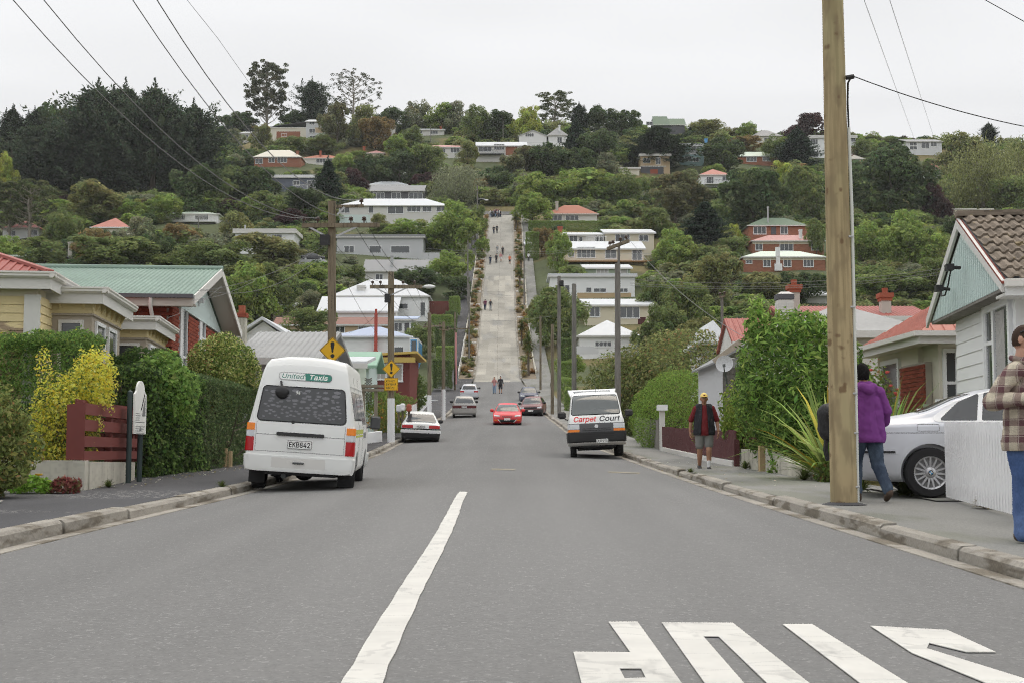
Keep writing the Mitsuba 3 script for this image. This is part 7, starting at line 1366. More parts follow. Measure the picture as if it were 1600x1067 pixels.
# ------------------------------------------------------------------ vehicles (x forwards, y to the left, z up, wheels on z = 0)
class Body:
 """A car body lofted through cross-sections; rows: x, bottom, belt height, top height, half width, half width at the top."""
 def __init__(self, rows, crown=.03, n=110, round_=.07):
  self.rows = np.array(sorted(rows), float); self.crown, self.n, self.round = crown, n, round_
 def solid(self, grow=0.0):
  R = self.rows; xs_ = np.unique(np.concatenate([np.linspace(R[0, 0], R[-1, 0], self.n), R[:, 0]]))
  from scipy.interpolate import PchipInterpolator
  zb, zl, zt, w, wt = (PchipInterpolator(R[:, 0], R[:, k])(xs_) for k in range(1, 6))
  mid_ = (xs_[0] + xs_[-1]) / 2; half = (xs_[-1] - xs_[0]) / 2
  xs_ = mid_ + (xs_ - mid_) * (half + grow) / half
  zb, zt, zl, w, wt = zb - grow, zt + grow, zl + grow * .5, w + grow, wt + grow
  r = np.minimum(self.round, np.maximum(zt - zl, .02) * .45)
  hf = [(0 * w, zb), (w * .80, zb), (w * .955, zb + .03), (w * .985, zb + .12), (w, zb + .45 * (zl - zb)), (w * .992, zl - .06 * np.minimum(1, zl - zb)), (w * .965, zl),
    (w * .965 + (wt - w * .965) * .35, zl + (zt - r - zl) * .35), (w * .965 + (wt - w * .965) * .7, zl + (zt - r - zl) * .7), (wt, zt - r), (wt * .975, zt - r * .45), (wt * .90, zt - r * .1), (wt * .5, zt + self.crown * .75), (0 * w, zt + self.crown)]
  H = np.stack([np.stack([np.broadcast_to(p, xs_.shape) for p in q], -1) for q in hf], 1)          # station, point, (y, z)
  ring = np.concatenate([H, H[:, -2:0:-1] * [-1, 1]], 1); m = ring.shape[1]
  v = np.concatenate([np.repeat(xs_[:, None, None], m, 1), ring], 2).reshape(-1, 3)
  i, j = np.meshgrid(np.arange(len(xs_) - 1), np.arange(m), indexing='ij')
  q = np.stack([i * m + j, i * m + (j + 1) % m, (i + 1) * m + (j + 1) % m, (i + 1) * m + j], -1).reshape(-1, 4)
  f = np.vstack([q[:, [0, 2, 1]], q[:, [0, 3, 2]]])
  c0, c1 = ring[0].mean(0), ring[-1].mean(0)
  v = np.vstack([v, [xs_[0], *c0], [xs_[-1], *c1]]); k = np.arange(m); e = (len(xs_) - 1) * m
  f = np.vstack([f, np.stack([k * 0 + len(v) - 2, k, (k + 1) % m], 1), np.stack([k * 0 + len(v) - 1, e + (k + 1) % m, e + k], 1)])
  out = m3.Manifold(m3.Mesh(vert_properties=v.astype(np.float32), tri_verts=f.astype(np.uint32)))
  if out.volume() < 0 or out.num_tri() == 0: out = m3.Manifold(m3.Mesh(vert_properties=v.astype(np.float32), tri_verts=f[:, ::-1].astype(np.uint32)))
  return out
def prism(poly, plane, a, b):
 """Polygon in the side view ('xz', from y = a to b) or the end view ('yz', from x = a to b), as a manifold."""
 if not hasattr(poly, 'geom_type'): poly = sg.Polygon(poly)
 poly = poly.buffer(0); loops = []
 for g in getattr(poly, 'geoms', [poly]):
  loops.append(np.array(g.exterior.coords)[:-1]); loops += [np.array(h.coords)[:-1] for h in g.interiors]
 c = m3.CrossSection([l.tolist() for l in loops], m3.FillRule.EvenOdd).extrude(b - a)
 if plane == 'yz': return c.transform([[0, 0, 1, a], [1, 0, 0, 0], [0, 1, 0, 0]])
 return c.transform([[1, 0, 0, 0], [0, 0, -1, b], [0, 1, 0, 0]])
def patch(B, poly, plane, a, b, proud=.006, deep=.012):
 return (B.solid(proud) ^ prism(poly, plane, a, b)) - B.solid(-deep)
def rr_(x0, z0, x1, z1, r=.04):
 return sg.box(x0, z0, x1, z1).buffer(-r).buffer(r, quad_segs=4)
def quad(*p, r=.03):
 return sg.Polygon(p).buffer(-r).buffer(r, quad_segs=4)
def wheel_meshes(r, w, spokes=0, rim=.66):
 ty = rot(lathe([(r * rim, -w / 2), (r * .93, -w / 2), (r * .985, -w * .40), (r, -w * .30), (r, w * .30), (r * .985, w * .40), (r * .93, w / 2), (r * rim, w / 2)], 36), 90, 'x')
 R = r * rim
 if spokes:
  ms = [rot(lathe([(R * .90, -w * .40), (R * 1.03, -w * .46), (R * 1.04, -w * .2), (R * .96, w * .45)], 36), 90, 'x')]
  for i in range(spokes): ms.append(rot(hexa([(-.016, w * .36, .05), (.016, w * .36, .05), (.016, w * .28, .05), (-.016, w * .28, .05)], [(-.010, w * .44, R * .95), (.010, w * .44, R * .95), (.010, w * .34, R * .95), (-.010, w * .34, R * .95)]), 360 * i / spokes, 'y'))
  ms.append(rot(lathe([(0, -w * .46), (.045, -w * .45), (.07, -w * .38), (.075, -w * .2)], 20), 90, 'x'))
 else:
  ms = [rot(lathe([(0, -w * .40), (R * .35, -w * .42), (R * .5, -w * .34), (R * .8, -w * .32), (R * .92, -w * .45), (R * 1.02, -w * .46), (R * 1.02, -w * .1)], 28), 90, 'x')]
 dish = rot(lathe([(0, -w * .16), (R, -w * .16), (R, w * .4), (0, w * .4)], 24), 90, 'x')
 return ty, join(ms), dish
def place_car(x, y, z, heading, pitch=0.0, roll=0.0):
 """heading: degrees anticlockwise from +x, pitch: nose up, roll: left side up."""
 def f(m):
  m = rot(rot(vf(m), -pitch, 'y'), roll, 'x'); m = rot(m, heading)
  return move(m, x, y, z)
 return f
def car(name, label, cat, B, paint, W, wheels, rw, tw, glass=(), lamps=(), trims=(), extra=(), spokes=0, text=(), rim='galv', arch=.055, sideways=False, wells='black_plastic', group=None):
 """glass, lamps, trims: (part name, polygon, plane, a, b, material, proud). wheels: (x, half track)."""
 k = thing(name, label, cat, group)
 body = B.solid()
 for (wx, ht) in wheels:
  cyl = m3.Manifold.cylinder(2.4, rw + arch, rw + arch, 40, True).rotate([90, 0, 0]).translate([wx, 0, rw])
  cut = cyl ^ (m3.Manifold.cube([3, .34, 3], True).translate([0, ht, 0]).translate([wx, 0, 0]) + m3.Manifold.cube([3, .34, 3], True).translate([wx, -ht, 0]))
  body = body - cut
 bk = part(k, 'body', W(body), paint, 32)
 bb = body.bounding_box()
 inner = B.rows[:, 4].min()
 part(k, 'underbody', W(box(bb[0] + .30, bb[3] - .30, -.56, .56, rw * .85, B.rows[:, 1].max() + .06)), wells)
 cache = {}
 for nm, poly, plane, a, b, m, *pr in list(glass) + list(lamps) + list(trims):
  q = patch(B, poly, plane, a, b, *(pr or [.006]))
  if q.num_tri(): part(k, nm, W(q), m, 30, kind='stuff' if nm == 'window_print' else None)
 ty, rm, dish = wheel_meshes(rw, tw, spokes)
 for (wx, ht) in wheels:
  for s in (1, -1):
   tf = (lambda q: move(q, wx, ht, rw)) if s > 0 else (lambda q: move(mirror_y(q), wx, -ht, rw))
   w = part(k, 'wheel', W(tf(ty)), 'rubber', 40)
   part(w, 'rim', W(tf(rm)), rim, 40)
   if spokes: part(w, 'brake', W(tf(dish)), 'brake_steel', 40)
 for nm, m, mat, *sm in extra: part(k, nm, W(m), mat, *(sm or [False]))
 return k
def lettering(s, h, end, cx, z, x, depth=.004, bold=True, shear=0.0):
 """Text on an end of a car: end = -1 read from behind, +1 read from the front; centred on y = cx with its foot at z."""
 v, f = vf(meshkit.text_mesh(s, h, depth, bold)); v = v - [(v[:, 0].min() + v[:, 0].max()) / 2, 0, 0]; v[:, 0] += v[:, 1] * shear
 o = np.stack([x + end * v[:, 2], cx + end * v[:, 0], z + v[:, 1]], 1)
 return o, f
def plate(s, end, x, z, cy=0.0, w=.36, h=.125):
 m = box(min(x, x + end * .008), max(x, x + end * .008), cy - w / 2, cy + w / 2, z - h / 2, z + h / 2)
 if not s: return [('number_plate', m, 'plate_white')]
 t = lettering(s, .078, end, cy, z - .038, x + end * .009, .002)
 tw = t[0][:, 1].max() - t[0][:, 1].min(); t[0][:, 1] = cy + (t[0][:, 1] - cy) * min(1, w * .88 / tw)
 e = x + end * .009
 fr = join(*[box(min(e, e + end * .002), max(e, e + end * .002), *q) for q in ((cy - w / 2, cy + w / 2, z - h / 2, z - h / 2 + .006), (cy - w / 2, cy + w / 2, z + h / 2 - .006, z + h / 2), (cy - w / 2, cy - w / 2 + .006, z - h / 2, z + h / 2), (cy + w / 2 - .006, cy + w / 2, z - h / 2, z + h / 2))])
 return [('number_plate', m, 'plate_white'), ('plate_lettering', t, 'sign_black'), ('plate_border', fr, 'sign_black')]
def mirror_pair(x, y, z, m, big=1.0):
 q = lambda s: vf(m3.Manifold.sphere(1, 16).scale([.07 * big, .11 * big, .09 * big]).translate([x, s * (y + .09), z]))
 a = lambda s: tube([[x, s * (y - .04), z - .05], [x, s * (y + .06), z]], .025, 6)
 return [('mirror', join(q(1), a(1)), m, 60), ('mirror', join(q(-1), a(-1)), m, 60)]
# ---- the white taxi van: high roof, seen from behind
TX = Body([(-2.36, .42, .70, .82, .76, .70), (-2.345, .36, .90, 1.03, .815, .76), (-2.31, .34, 1.06, 1.25, .835, .765), (-2.24, .33, 1.12, 1.66, .845, .735), (-2.15, .33, 1.14, 1.97, .845, .68), (-2.06, .33, 1.14, 2.08, .845, .65), (-1.9, .33, 1.14, 2.115, .845, .645), (-1.2, .33, 1.14, 2.14, .845, .65), (.8, .33, 1.14, 2.13, .845, .65), (1.35, .33, 1.13, 2.12, .845, .65), (1.75, .34, 1.10, 1.70, .84, .69), (2.0, .36, 1.04, 1.32, .835, .74), (2.2, .38, .95, 1.06, .82, .76), (2.30, .42, .80, .88, .79, .72), (2.34, .48, .66, .74, .72, .66)], .045, round_=.14)
WT = place_car(-3.40 - .10, 23.43, .40, 93.3, 1.0, 3.6)
wn = quad((-.69, 1.13), (.69, 1.13), (.625, 1.66), (-.625, 1.66), r=.06)
rgt = np.random.default_rng(12); ells = []
for i in range(330):
 t = rgt.random() ** .8; z = 1.17 + .49 * t; w = .012 + .055 * t * rgt.random() + .01; y = rgt.uniform(-.6, .6)
 e = affinity.translate(affinity.scale(sg.Point(0, 0).buffer(1, quad_segs=4), w, w * .33 + .004), y, z)
 if wn.buffer(-.02).contains(e) and not any(e.distance(o) < .006 for o in ells): ells.append(e)
glass_t = [('rear_window', wn.buffer(.018), 'yz', -2.5, -1.9, 'rubber', .005), ('rear_window', wn, 'yz', -2.5, -1.9, 'glass_dark', .008), ('window_print', sg.MultiPolygon(ells), 'yz', -2.5, -1.9, 'ellipse_grey', .0095)]
for s in ((.4, 1.2), (-1.2, -.4)):
 glass_t += [('side_window', quad((-1.95, 1.20), (-1.02, 1.20), (-1.02, 1.66), (-1.90, 1.66), r=.05), 'xz', *s, 'glass_dark', .006), ('side_window', quad((-.92, 1.20), (.05, 1.20), (.05, 1.66), (-.92, 1.66), r=.05), 'xz', *s, 'glass_dark', .006), ('side_window', quad((.22, 1.14), (1.32, 1.14), (.98, 1.66), (.22, 1.66), r=.04), 'xz', *s, 'glass_dark', .006)]
glass_t += [('windscreen', quad((-.66, 1.12), (.66, 1.12), (.58, 1.72), (-.58, 1.72), r=.05), 'yz', 1.3, 2.4, 'glass_screen', .006)]
lamps_t = []
for s in (1, -1):
 y0, y1 = sorted((s * .715, s * .9))
 lamps_t += [('rear_lamp', sg.box(y0, .64, y1, .86), 'yz', -2.5, -2.16, 'red_lamp', .012), ('rear_lamp', sg.box(y0, .87, y1, .955), 'yz', -2.5, -2.16, 'clear_lamp', .012), ('rear_lamp', sg.box(y0, .965, y1, 1.075), 'yz', -2.5, -2.16, 'amber_lamp', .012)]
bump = rr_(-.95, .34, .95, .585, .05)
trims_t = [('bumper', bump, 'yz', -2.7, -2.02, 'car_white', .028), ('bumper_recess', rr_(-.42, .40, .42, .56, .02), 'yz', -2.7, -2.2, 'old_white', .031), ('bumper', rr_(-.95, .33, .95, .60, .05), 'yz', 1.95, 2.6, 'car_white', .04),
   ('door_gap', sg.Polygon([(-.69, .645), (.69, .645), (.69, .652), (-.69, .652)]).union(sg.box(-.693, .645, -.687, 1.10)).union(sg.box(.687, .645, .693, 1.10)).union(sg.box(-.69, .905, -.34, .913)).union(sg.box(.34, .905, .69, .913)), 'yz', -2.5, -2.2, 'letter_grey', .003),
   ('plate_recess', rr_(-.36, .66, .36, .89, .04), 'yz', -2.5, -2.25, 'car_white', .004), ('tail_handle', rr_(-.37, .90, .37, .955, .02), 'yz', -2.5, -2.2, 'black_plastic', .03)]
for s in ((.4, 1.2), (-1.2, -.4)):
 trims_t += [('side_stripe', sg.box(-1.95, .93, .05, .965), 'xz', *s, 'lime', .004), ('side_stripe', sg.box(-1.95, .98, .05, 1.055), 'xz', *s, 'lime', .004), ('side_stripe', sg.box(.3, .90, 1.0, 1.0), 'xz', *s, 'letter_grey', .004), ('door_gap', sg.box(-.975, .45, -.965, 1.9).union(sg.box(.13, .45, .14, 1.9)), 'xz', *s, 'grey_plastic', .0025), ('roof_gutter', sg.box(-2.05, 1.735, 1.2, 1.76), 'xz', *s, 'car_white', .012)]
pill = rr_(-.42, 1.775, .42, 1.90, .06)
sx = lambda m: m
sign = [('taxi_sign', pill, 'yz', -2.5, -1.9, 'letter_grey', .008), ('taxi_sign', pill.buffer(-.008), 'yz', -2.5, -1.9, 'car_white', .0095), ('taxi_sign', pill.buffer(-.008).intersection(sg.Polygon([(-.6, 1.7), (-.02, 1.7), (.03, 2.0), (-.6, 2.0)])), 'yz', -2.5, -1.9, 'taxi_green', .0105)]
def text_poly(s, h, cx, z, shear=0.0, mirror=-1, width=None, bold=True):
 """Lettering as an outline for patch(): read from behind (mirror = -1) or from the front (+1)."""
 v, f = vf(meshkit.text_mesh(s, h, .002, bold)); top = np.abs(v[:, 2] - v[:, 2].max()) < 1e-6
 tri = [sg.Polygon(v[t][:, :2]) for t in f if top[t].all()]
 from shapely import union_all
 g = union_all([t for t in tri if t.area > 1e-10]).buffer(.0005)
 a, b, c, d = g.bounds; g = affinity.translate(g, -(a + c) / 2, 0)
 if width: g = affinity.scale(g, width / (c - a), 1, origin=(0, 0))
 return affinity.affine_transform(g, [mirror, mirror * shear, 0, 1, cx, z])
sign += [('lettering', text_poly('United', .072, .20, 1.805, .22, -1, .34, False), 'yz', -2.5, -1.9, 'taxi_green', .0115), ('lettering', text_poly('Taxis', .075, -.20, 1.803, .18, -1, .29), 'yz', -2.5, -1.9, 'sign_white', .0115), ('lettering', text_poly('94', .055, .09, 1.555, 0, -1, .06), 'yz', -2.5, -1.9, 'sign_white', .0115)]
exw = [('wiper', join(tube([[-2.335, .13, 1.13], [-2.30, -.05, 1.24], [-2.25, -.40, 1.33]], .012, 6), tube([[-2.345, .13, 1.12], [-2.30, .13, 1.12]], .03, 8), tube([[-2.285, -.02, 1.28], [-2.25, -.42, 1.36]], .007, 5)), 'black_plastic'),
  ('reversing_mirror', join(scale(vf(m3.Manifold.sphere(1, 20)), (.05, .11, .10)), ) and move(scale(vf(m3.Manifold.sphere(1, 24)), (.06, .105, .10)), -2.33, .34, 1.58), 'black_plastic', 60), ('reversing_mirror_arm', join(tube([[-2.32, .34, 1.64], [-2.27, .37, 1.74], [-2.13, .38, 1.755]], .018, 6), move(bevel_box(-.03, .03, -.035, .035, -.03, .03, .012), -2.17, .38, 1.75)), 'black_plastic'),
  ('boot_catch', bevel_box(-2.42, -2.38, -.09, .09, .47, .50, .01), 'grey_plastic'), ('exhaust', tube([[-1.2, .2, .28], [-2.1, .25, .26]], .04, 8), 'dark_metal'), ('axle', join(tube([[-1.30, -.6, .31], [-1.30, .6, .31]], .06, 8), move(scale(vf(m3.Manifold.sphere(1, 14)), (.14, .16, .14)), -1.30, 0, .31), box(-2.0, 1.2, -.32, -.24, .28, .36), box(-2.0, 1.2, .24, .32, .28, .36)), 'black_plastic')]
exw += [('door_mirror', join(bevel_box(1.20, 1.30, -1.08, -.90, 1.06, 1.30, .03), tube([[1.25, -.83, 1.08], [1.25, -.95, 1.12]], .02, 6)), 'grey_plastic'), ('door_mirror', join(bevel_box(1.20, 1.30, .90, 1.08, 1.06, 1.30, .03), tube([[1.25, .83, 1.08], [1.25, .95, 1.12]], .02, 6)), 'grey_plastic'), ('mudflap', join(box(-1.72, -1.70, .58, .84, .12, .38), box(-1.72, -1.70, -.84, -.58, .12, .38), box(1.02, 1.04, -.84, -.58, .12, .4)), 'rubber')]
exw += plate('EKB842', -1, -2.372, .77, 0, .37, .13)
car('taxi_van', 'white high-roofed taxi van with a patterned rear window parked on the left', 'van', TX, 'car_white', WT, [(-1.33, .715), (1.24, .715)], .325, .20, glass_t, lamps_t, trims_t + sign, exw)
# ---- the lettered van on the right, facing us
CV = Body([(-2.30, .40, .70, .9, .76, .72), (-2.27, .34, 1.0, 1.3, .835, .76), (-2.12, .33, 1.12, 1.90, .845, .72), (-1.9, .33, 1.12, 1.945, .845, .705), (.9, .33, 1.12, 1.95, .845, .705), (1.35, .33, 1.10, 1.86, .845, .70), (1.70, .34, 1.10, 1.68, .845, .725), (1.98, .36, 1.10, 1.36, .84, .755), (2.12, .38, 1.06, 1.22, .83, .785), (2.20, .39, 1.0, 1.13, .825, .785), (2.27, .41, .90, 1.0, .81, .77), (2.32, .44, .76, .86, .79, .74), (2.345, .5, .64, .72, .75, .70)], .03, round_=.08)
WC = place_car(2.62, 41.9, float(road_z(2.62, 41.9)) - .02, -92.5, 1.5, 2.4)
fr = (1.0, 2.6)
glass_c = [('windscreen', quad((-.72, 1.23), (.72, 1.23), (.645, 1.83), (-.645, 1.83), r=.05).buffer(.016), 'yz', .9, 2.5, 'rubber', .005), ('windscreen', quad((-.72, 1.23), (.72, 1.23), (.645, 1.83), (-.645, 1.83), r=.05), 'yz', .9, 2.5, 'glass_screen', .008)]
for s in ((.4, 1.2), (-1.2, -.4)): glass_c += [('side_window', quad((-1.95, 1.18), (-.95, 1.18), (-.95, 1.66), (-1.90, 1.66), r=.05), 'xz', *s, 'glass_dark', .006), ('side_window', quad((-.85, 1.18), (.12, 1.18), (.12, 1.66), (-.85, 1.66), r=.05), 'xz', *s, 'glass_dark', .006), ('side_window', quad((.3, 1.12), (1.50, 1.12), (1.12, 1.66), (.3, 1.66), r=.04), 'xz', *s, 'glass_dark', .006)]
lamps_c, trims_c = [], [('grille', rr_(-.95, .695, .95, .965, .02), 'yz', 2.0, 2.6, 'grey_plastic', .008), ('bumper', rr_(-.95, .40, .95, .70, .04), 'yz', 1.9, 2.7, 'black_plastic', .05), ('bumper', rr_(-.95, .315, .95, .40, .03), 'yz', 1.9, 2.7, 'old_white', .055)]
for z in (.74, .79): trims_c.append(('grille_slot', sg.box(-.42, z, .42, z + .022), 'yz', 2.0, 2.6, 'sign_black', .011))
for z in (.56, .62): trims_c.append(('bumper_slot', sg.box(-.5, z, .5, z + .03), 'yz', 2.0, 2.7, 'sign_black', .053))
for s in (1, -1):
 y0, y1 = sorted((s * .50, s * .9)); 
 lamps_c += [('headlamp', quad((y0, .795), (y1, .795), (y1, .945), (y0, .945), r=.015), 'yz', 1.95, 2.6, 'clear_lamp', .014), ('indicator', quad((y0, .715), (y1, .715), (y1, .785), (y0, .785), r=.01), 'yz', 1.95, 2.6, 'amber_lamp', .014)]
trims_c += [('lettering', text_poly('Carpet', .15, -.34, 1.02, .22, 1, .66), 'yz', 1.9, 2.6, 'logo_red', .004), ('lettering', text_poly('Court', .15, .39, 1.02, .22, 1, .60), 'yz', 1.9, 2.6, 'logo_black', .004)]
trims_c += [('side_lettering', sg.box(.5, .85, 1.5, .99).union(sg.box(-.6, .85, .3, .99)), 'xz', -1.2, -.4, 'logo_red', .003)] if False else [('door_gap', sg.box(.2, .45, .21, 1.8).union(sg.box(1.62, .55, 1.63, 1.1)), 'xz', -1.2, -.4, 'grey_plastic', .0025)]
tg = hexa([(-2.10, -.72, 1.93), (-2.10, .72, 1.93), (-2.16, .72, 1.99), (-2.16, -.72, 1.99)], [(-2.10, -.72, 1.93), (-2.10, .72, 1.93), (-2.16, .72, 1.99), (-2.16, -.72, 1.99)])
tgp = hexa([(-2.08, -.68, 1.93), (-3.1, -.80, 2.24), (-3.1, .80, 2.24), (-2.08, .68, 1.93)], [(-2.08, -.68, 1.99), (-3.12, -.80, 2.32), (-3.12, .80, 2.32), (-2.08, .68, 1.99)])
tgl = hexa([(-2.25, -.55, 2.035), (-2.9, -.62, 2.245), (-2.9, .62, 2.245), (-2.25, .55, 2.035)], [(-2.25, -.55, 2.052), (-2.9, -.62, 2.262), (-2.9, .62, 2.262), (-2.25, .55, 2.052)])
exc = [('tailgate', flip(tgp), 'car_white'), ('tailgate_window', flip(tgl), 'glass_bright'), ('wiper', join(tube([[2.12, -.55, 1.23], [2.02, .02, 1.30]], .012, 5), tube([[2.12, .10, 1.23], [2.02, .62, 1.30]], .012, 5)), 'black_plastic'), ('aerial', tube([[1.2, .05, 1.95], [.95, .06, 2.14]], .008, 5), 'black_plastic'),
  ('emblem', move(rot(lathe([(0, 0), (.05, 0), (.055, .006), (0, .008)], 16), 90, 'y'), 2.335, 0, .87), 'chrome', 40), ('axle', join(box(1.0, 1.5, -.5, .5, .22, .34), tube([[1.24, -.6, .30], [1.24, .6, .30]], .05, 8)), 'black_plastic')]
exc += [('door_mirror', join(bevel_box(1.62, 1.76, s * 1.0 - .12, s * 1.0 + .12, 1.15, 1.36, .05), tube([[1.68, s * .82, 1.10], [1.68, s * .92, 1.14]], .02, 6)), 'black_plastic') for s in (1, -1)]
exc += [('dashboard_paper', box(1.86, 1.862, a, b_, 1.135, c), m) for a, b_, c, m in ()]
exc += plate('DUP193', 1, 2.40, .43, .15, .36, .13)
car('delivery_van', 'white van with red and black carpet shop lettering and its tailgate raised', 'van', CV, 'car_white', WC, [(-1.33, .70), (1.26, .70)], .315, .19, glass_c, lamps_c, trims_c, exc)
# ---- ordinary cars
def sedan(L=4.4, w=.84, h=1.40, nose=.70, belt=.90, boot=.92, cab=(-.95, .55), scr=(-.45, .75), zb=.22, wt=.56, hood=.86, tail=None):
 """Three-box body: cab = roof from and to, scr = lengths of the rear and front screens; x = 0 amidships."""
 a, b = -L / 2, L / 2
 return Body([(a, zb + .20, boot - .22, boot - .14, w * .86, w * .76), (a + .05, zb + .08, boot - .10, boot - .03, w * .94, w * .83), (a + .18, zb, belt - .02, boot, w * .98, w * .84), (cab[0] + scr[0] - .04, zb - .02, belt, boot + .03, w, w * .82), (cab[0] + scr[0] * .5, zb - .02, belt + .01, (boot + h) / 2 + .04, w, wt + .10), (cab[0], zb - .02, belt + .01, h - .03, w, wt), ((cab[0] + cab[1]) / 2, zb - .02, belt, h, w, wt + .01), (cab[1], zb - .02, belt - .01, h - .05, w, wt), (cab[1] + scr[1] * .55, zb - .02, belt - .03, (hood + h) / 2 + .02, w, wt + .11), (cab[1] + scr[1] + .04, zb - .01, hood - .04, hood + .03, w, w * .80), (b - .35, zb, nose + .02, nose + .10, w * .97, w * .80), (b - .08, zb + .06, nose - .08, nose + .01, w * .92, w * .78), (b, zb + .16, nose - .20, nose - .10, w * .80, w * .68)], .03)
def screens(w, belt, h, cab, scr, wt, dark='glass_dark', rear=True, fg='glass_screen', three=False):
 g = [('windscreen', quad((-(w - .16), belt + .02), (w - .16, belt + .02), (wt - .04, h - .07), (-(wt - .04), h - .07), r=.05), 'yz', cab[1] - .1, cab[1] + scr[1] + .2, fg, .006), ('rear_window', quad((-(w - .16), belt + .05), (w - .16, belt + .05), (wt - .04, h - .08), (-(wt - .04), h - .08), r=.05), 'yz', cab[0] + scr[0] - .2, cab[0] + .1, fg if not rear else dark, .006)]
 for s in ((.3, 1.1), (-1.1, -.3)):
  g += [('side_window', quad((cab[0] + scr[0] * .55, belt + .04), ((cab[0] + cab[1]) / 2 - .12, belt + .04), ((cab[0] + cab[1]) / 2 - .12, h - .09), (cab[0] + .0, h - .10), r=.03), 'xz', *s, dark, .006), ('side_window', quad(((cab[0] + cab[1]) / 2 - .06, belt + .04), (cab[1] + scr[1] * .66, belt + .03), (cab[1] + .02, h - .10), ((cab[0] + cab[1]) / 2 - .06, h - .09), r=.03), 'xz', *s, dark, .006)]
 return g
def at_road(u, vb, d, dx=0): 
 x = P(u, vb, d)[0]; return x, d, float(road_z(x, d))
slope_at = lambda y: math.degrees(math.atan(float(profile(y + 1) - profile(y - 1)) / 2))
B1 = sedan(4.35, .83, 1.36, .72, .86, .90, (-.85, .45), (-.62, .70)); x, y, z = -4.05, 57.6, float(road_z(-4.05, 57.6)) - .02
W = place_car(x, y + 1.6, z, 94.5, slope_at(y), 2.2); g = screens(.83, .88, 1.36, (-.85, .45), (-.62, .70), .56, 'glass_bright')
tl = []
for s in (1, -1): y0, y1 = sorted((s * .34, s * .80)); tl.append(('rear_lamp', sg.box(y0, .70, y1, .83), 'yz', -2.4, -1.9, 'red_lamp', .012))
car('white_sedan', 'white sedan with a black lower half parked on the left, seen from behind', 'car', B1, 'car_white', W, [(-1.25, .70), (1.25, .70)], .30, .18, g, tl,
 [('bumper', rr_(-.95, .50, .95, .60, .02), 'yz', -2.4, -1.75, 'cloth_white', .03), ('lower_body', sg.box(-2.3, .1, 2.3, .50), 'xz', -1.1, 1.1, 'black_plastic', .004), ('boot_band', rr_(-.84, .64, .84, .69, .01), 'yz', -2.4, -1.9, 'black_plastic', .008)], mirror_pair(.70, .80, .95, 'black_plastic') + plate('MZ6859', -1, -2.20, .765))
def wagon(L, w, h, belt, tail=-.35): 
 a, b = -L / 2, L / 2
 return Body([(a, .40, belt - .20, belt - .12, w * .86, w * .78), (a + .05, .28, belt - .06, belt + .04, w * .95, w * .84), (a + .18, .24, belt, belt + .28, w * .98, w * .80), (a + .34, .22, belt, h - .10, w, .60), (a + .5, .22, belt, h - .02, w, .585), (-.2, .20, belt, h, w, .59), (.45, .20, belt - .01, h - .04, w, .58), (.95, .20, belt - .03, (h + .88) / 2 + .02, w, .68), (1.30, .21, .84, .90, w, w * .82), (b - .35, .22, .72, .80, w * .97, w * .80), (b - .06, .30, .62, .70, w * .90, w * .76), (b, .4, .52, .60, w * .8, w * .7)], .03)
for u, vb, d, lab, hg, lampm, dk, pl_ in ((723.5, 645, 90.0, 'pale silver hatchback parked on the left, nearer of two', 92.5, 'dark_red_lamp', 'glass_bright', 'XK2914'), (733, 619, 122.0, 'silver estate car parked on the left, farther of two', 90, 'red_lamp', 'glass_dark', '')):
 B2 = wagon(4.3, .82, 1.42, .92); x, y, z = at_road(u, vb, d)
 g = [('rear_window', quad((-.62, .99), (.62, .99), (.52, 1.34), (-.52, 1.34), r=.04), 'yz', -2.3, -1.5, dk, .006)]
 for s in ((.3, 1.1), (-1.1, -.3)): g += [('side_window', quad((-1.72, .98), (-.35, .98), (-.35, 1.33), (-1.6, 1.33), r=.03), 'xz', *s, 'glass_dark', .006), ('side_window', quad((-.28, .98), (.98, .97), (.5, 1.33), (-.28, 1.33), r=.03), 'xz', *s, 'glass_dark', .006)]
 g.append(('windscreen', quad((-.66, .95), (.66, .95), (.54, 1.34), (-.54, 1.34), r=.04), 'yz', .4, 1.5, 'glass_screen', .006))
 tl = [('rear_lamp', sg.box(-.80, .66, .80, .84), 'yz', -2.3, -1.95, 'dark_red_lamp', .010)] if lampm != 'red_lamp' else [('rear_lamp', sg.box(*q), 'yz', -2.3, -1.8, 'red_lamp', .012) for q in ((-.84, .74, -.45, .88), (.45, .74, .84, .88))]
 car('silver_car', lab, 'car', B2, 'car_silver_warm' if lampm != 'red_lamp' else 'car_silver', place_car(x, y + 1.9, z + .10, hg, slope_at(y)), [(-1.25, .69), (1.3, .69)], .30, .18, g, tl, [('bumper', rr_(-.95, .34, .95, .50, .03), 'yz', -2.4, -1.9, 'car_silver_warm' if lampm != 'red_lamp' else 'car_silver', .03)], mirror_pair(.85, .78, 1.0, 'black_plastic') + (plate(pl_, -1, -2.175, .74) if pl_ else plate('', -1, -2.175, .60)[:1] if False else []))
B3 = sedan(4.2, .84, 1.31, .66, .84, .90, (-.70, .15), (-.80, .95), .20, .56, .82); x, y, z = at_road(793, 665, 77.0)
g = screens(.84, .86, 1.31, (-.70, .15), (-.80, .95), .56)
lamps = []
for s in (1, -1):
 lamps += [('headlamp', quad((s * .40, .60), (s * .76, .63), (s * .74, .70), (s * .46, .68), r=.01), 'yz', 1.6, 2.3, 'clear_lamp', .008), ('indicator', rr_(*sorted((s * .56, s * .74))[:1], .38, sorted((s * .56, s * .74))[1], .43, .01), 'yz', 1.6, 2.3, 'amber_lamp', .008)]
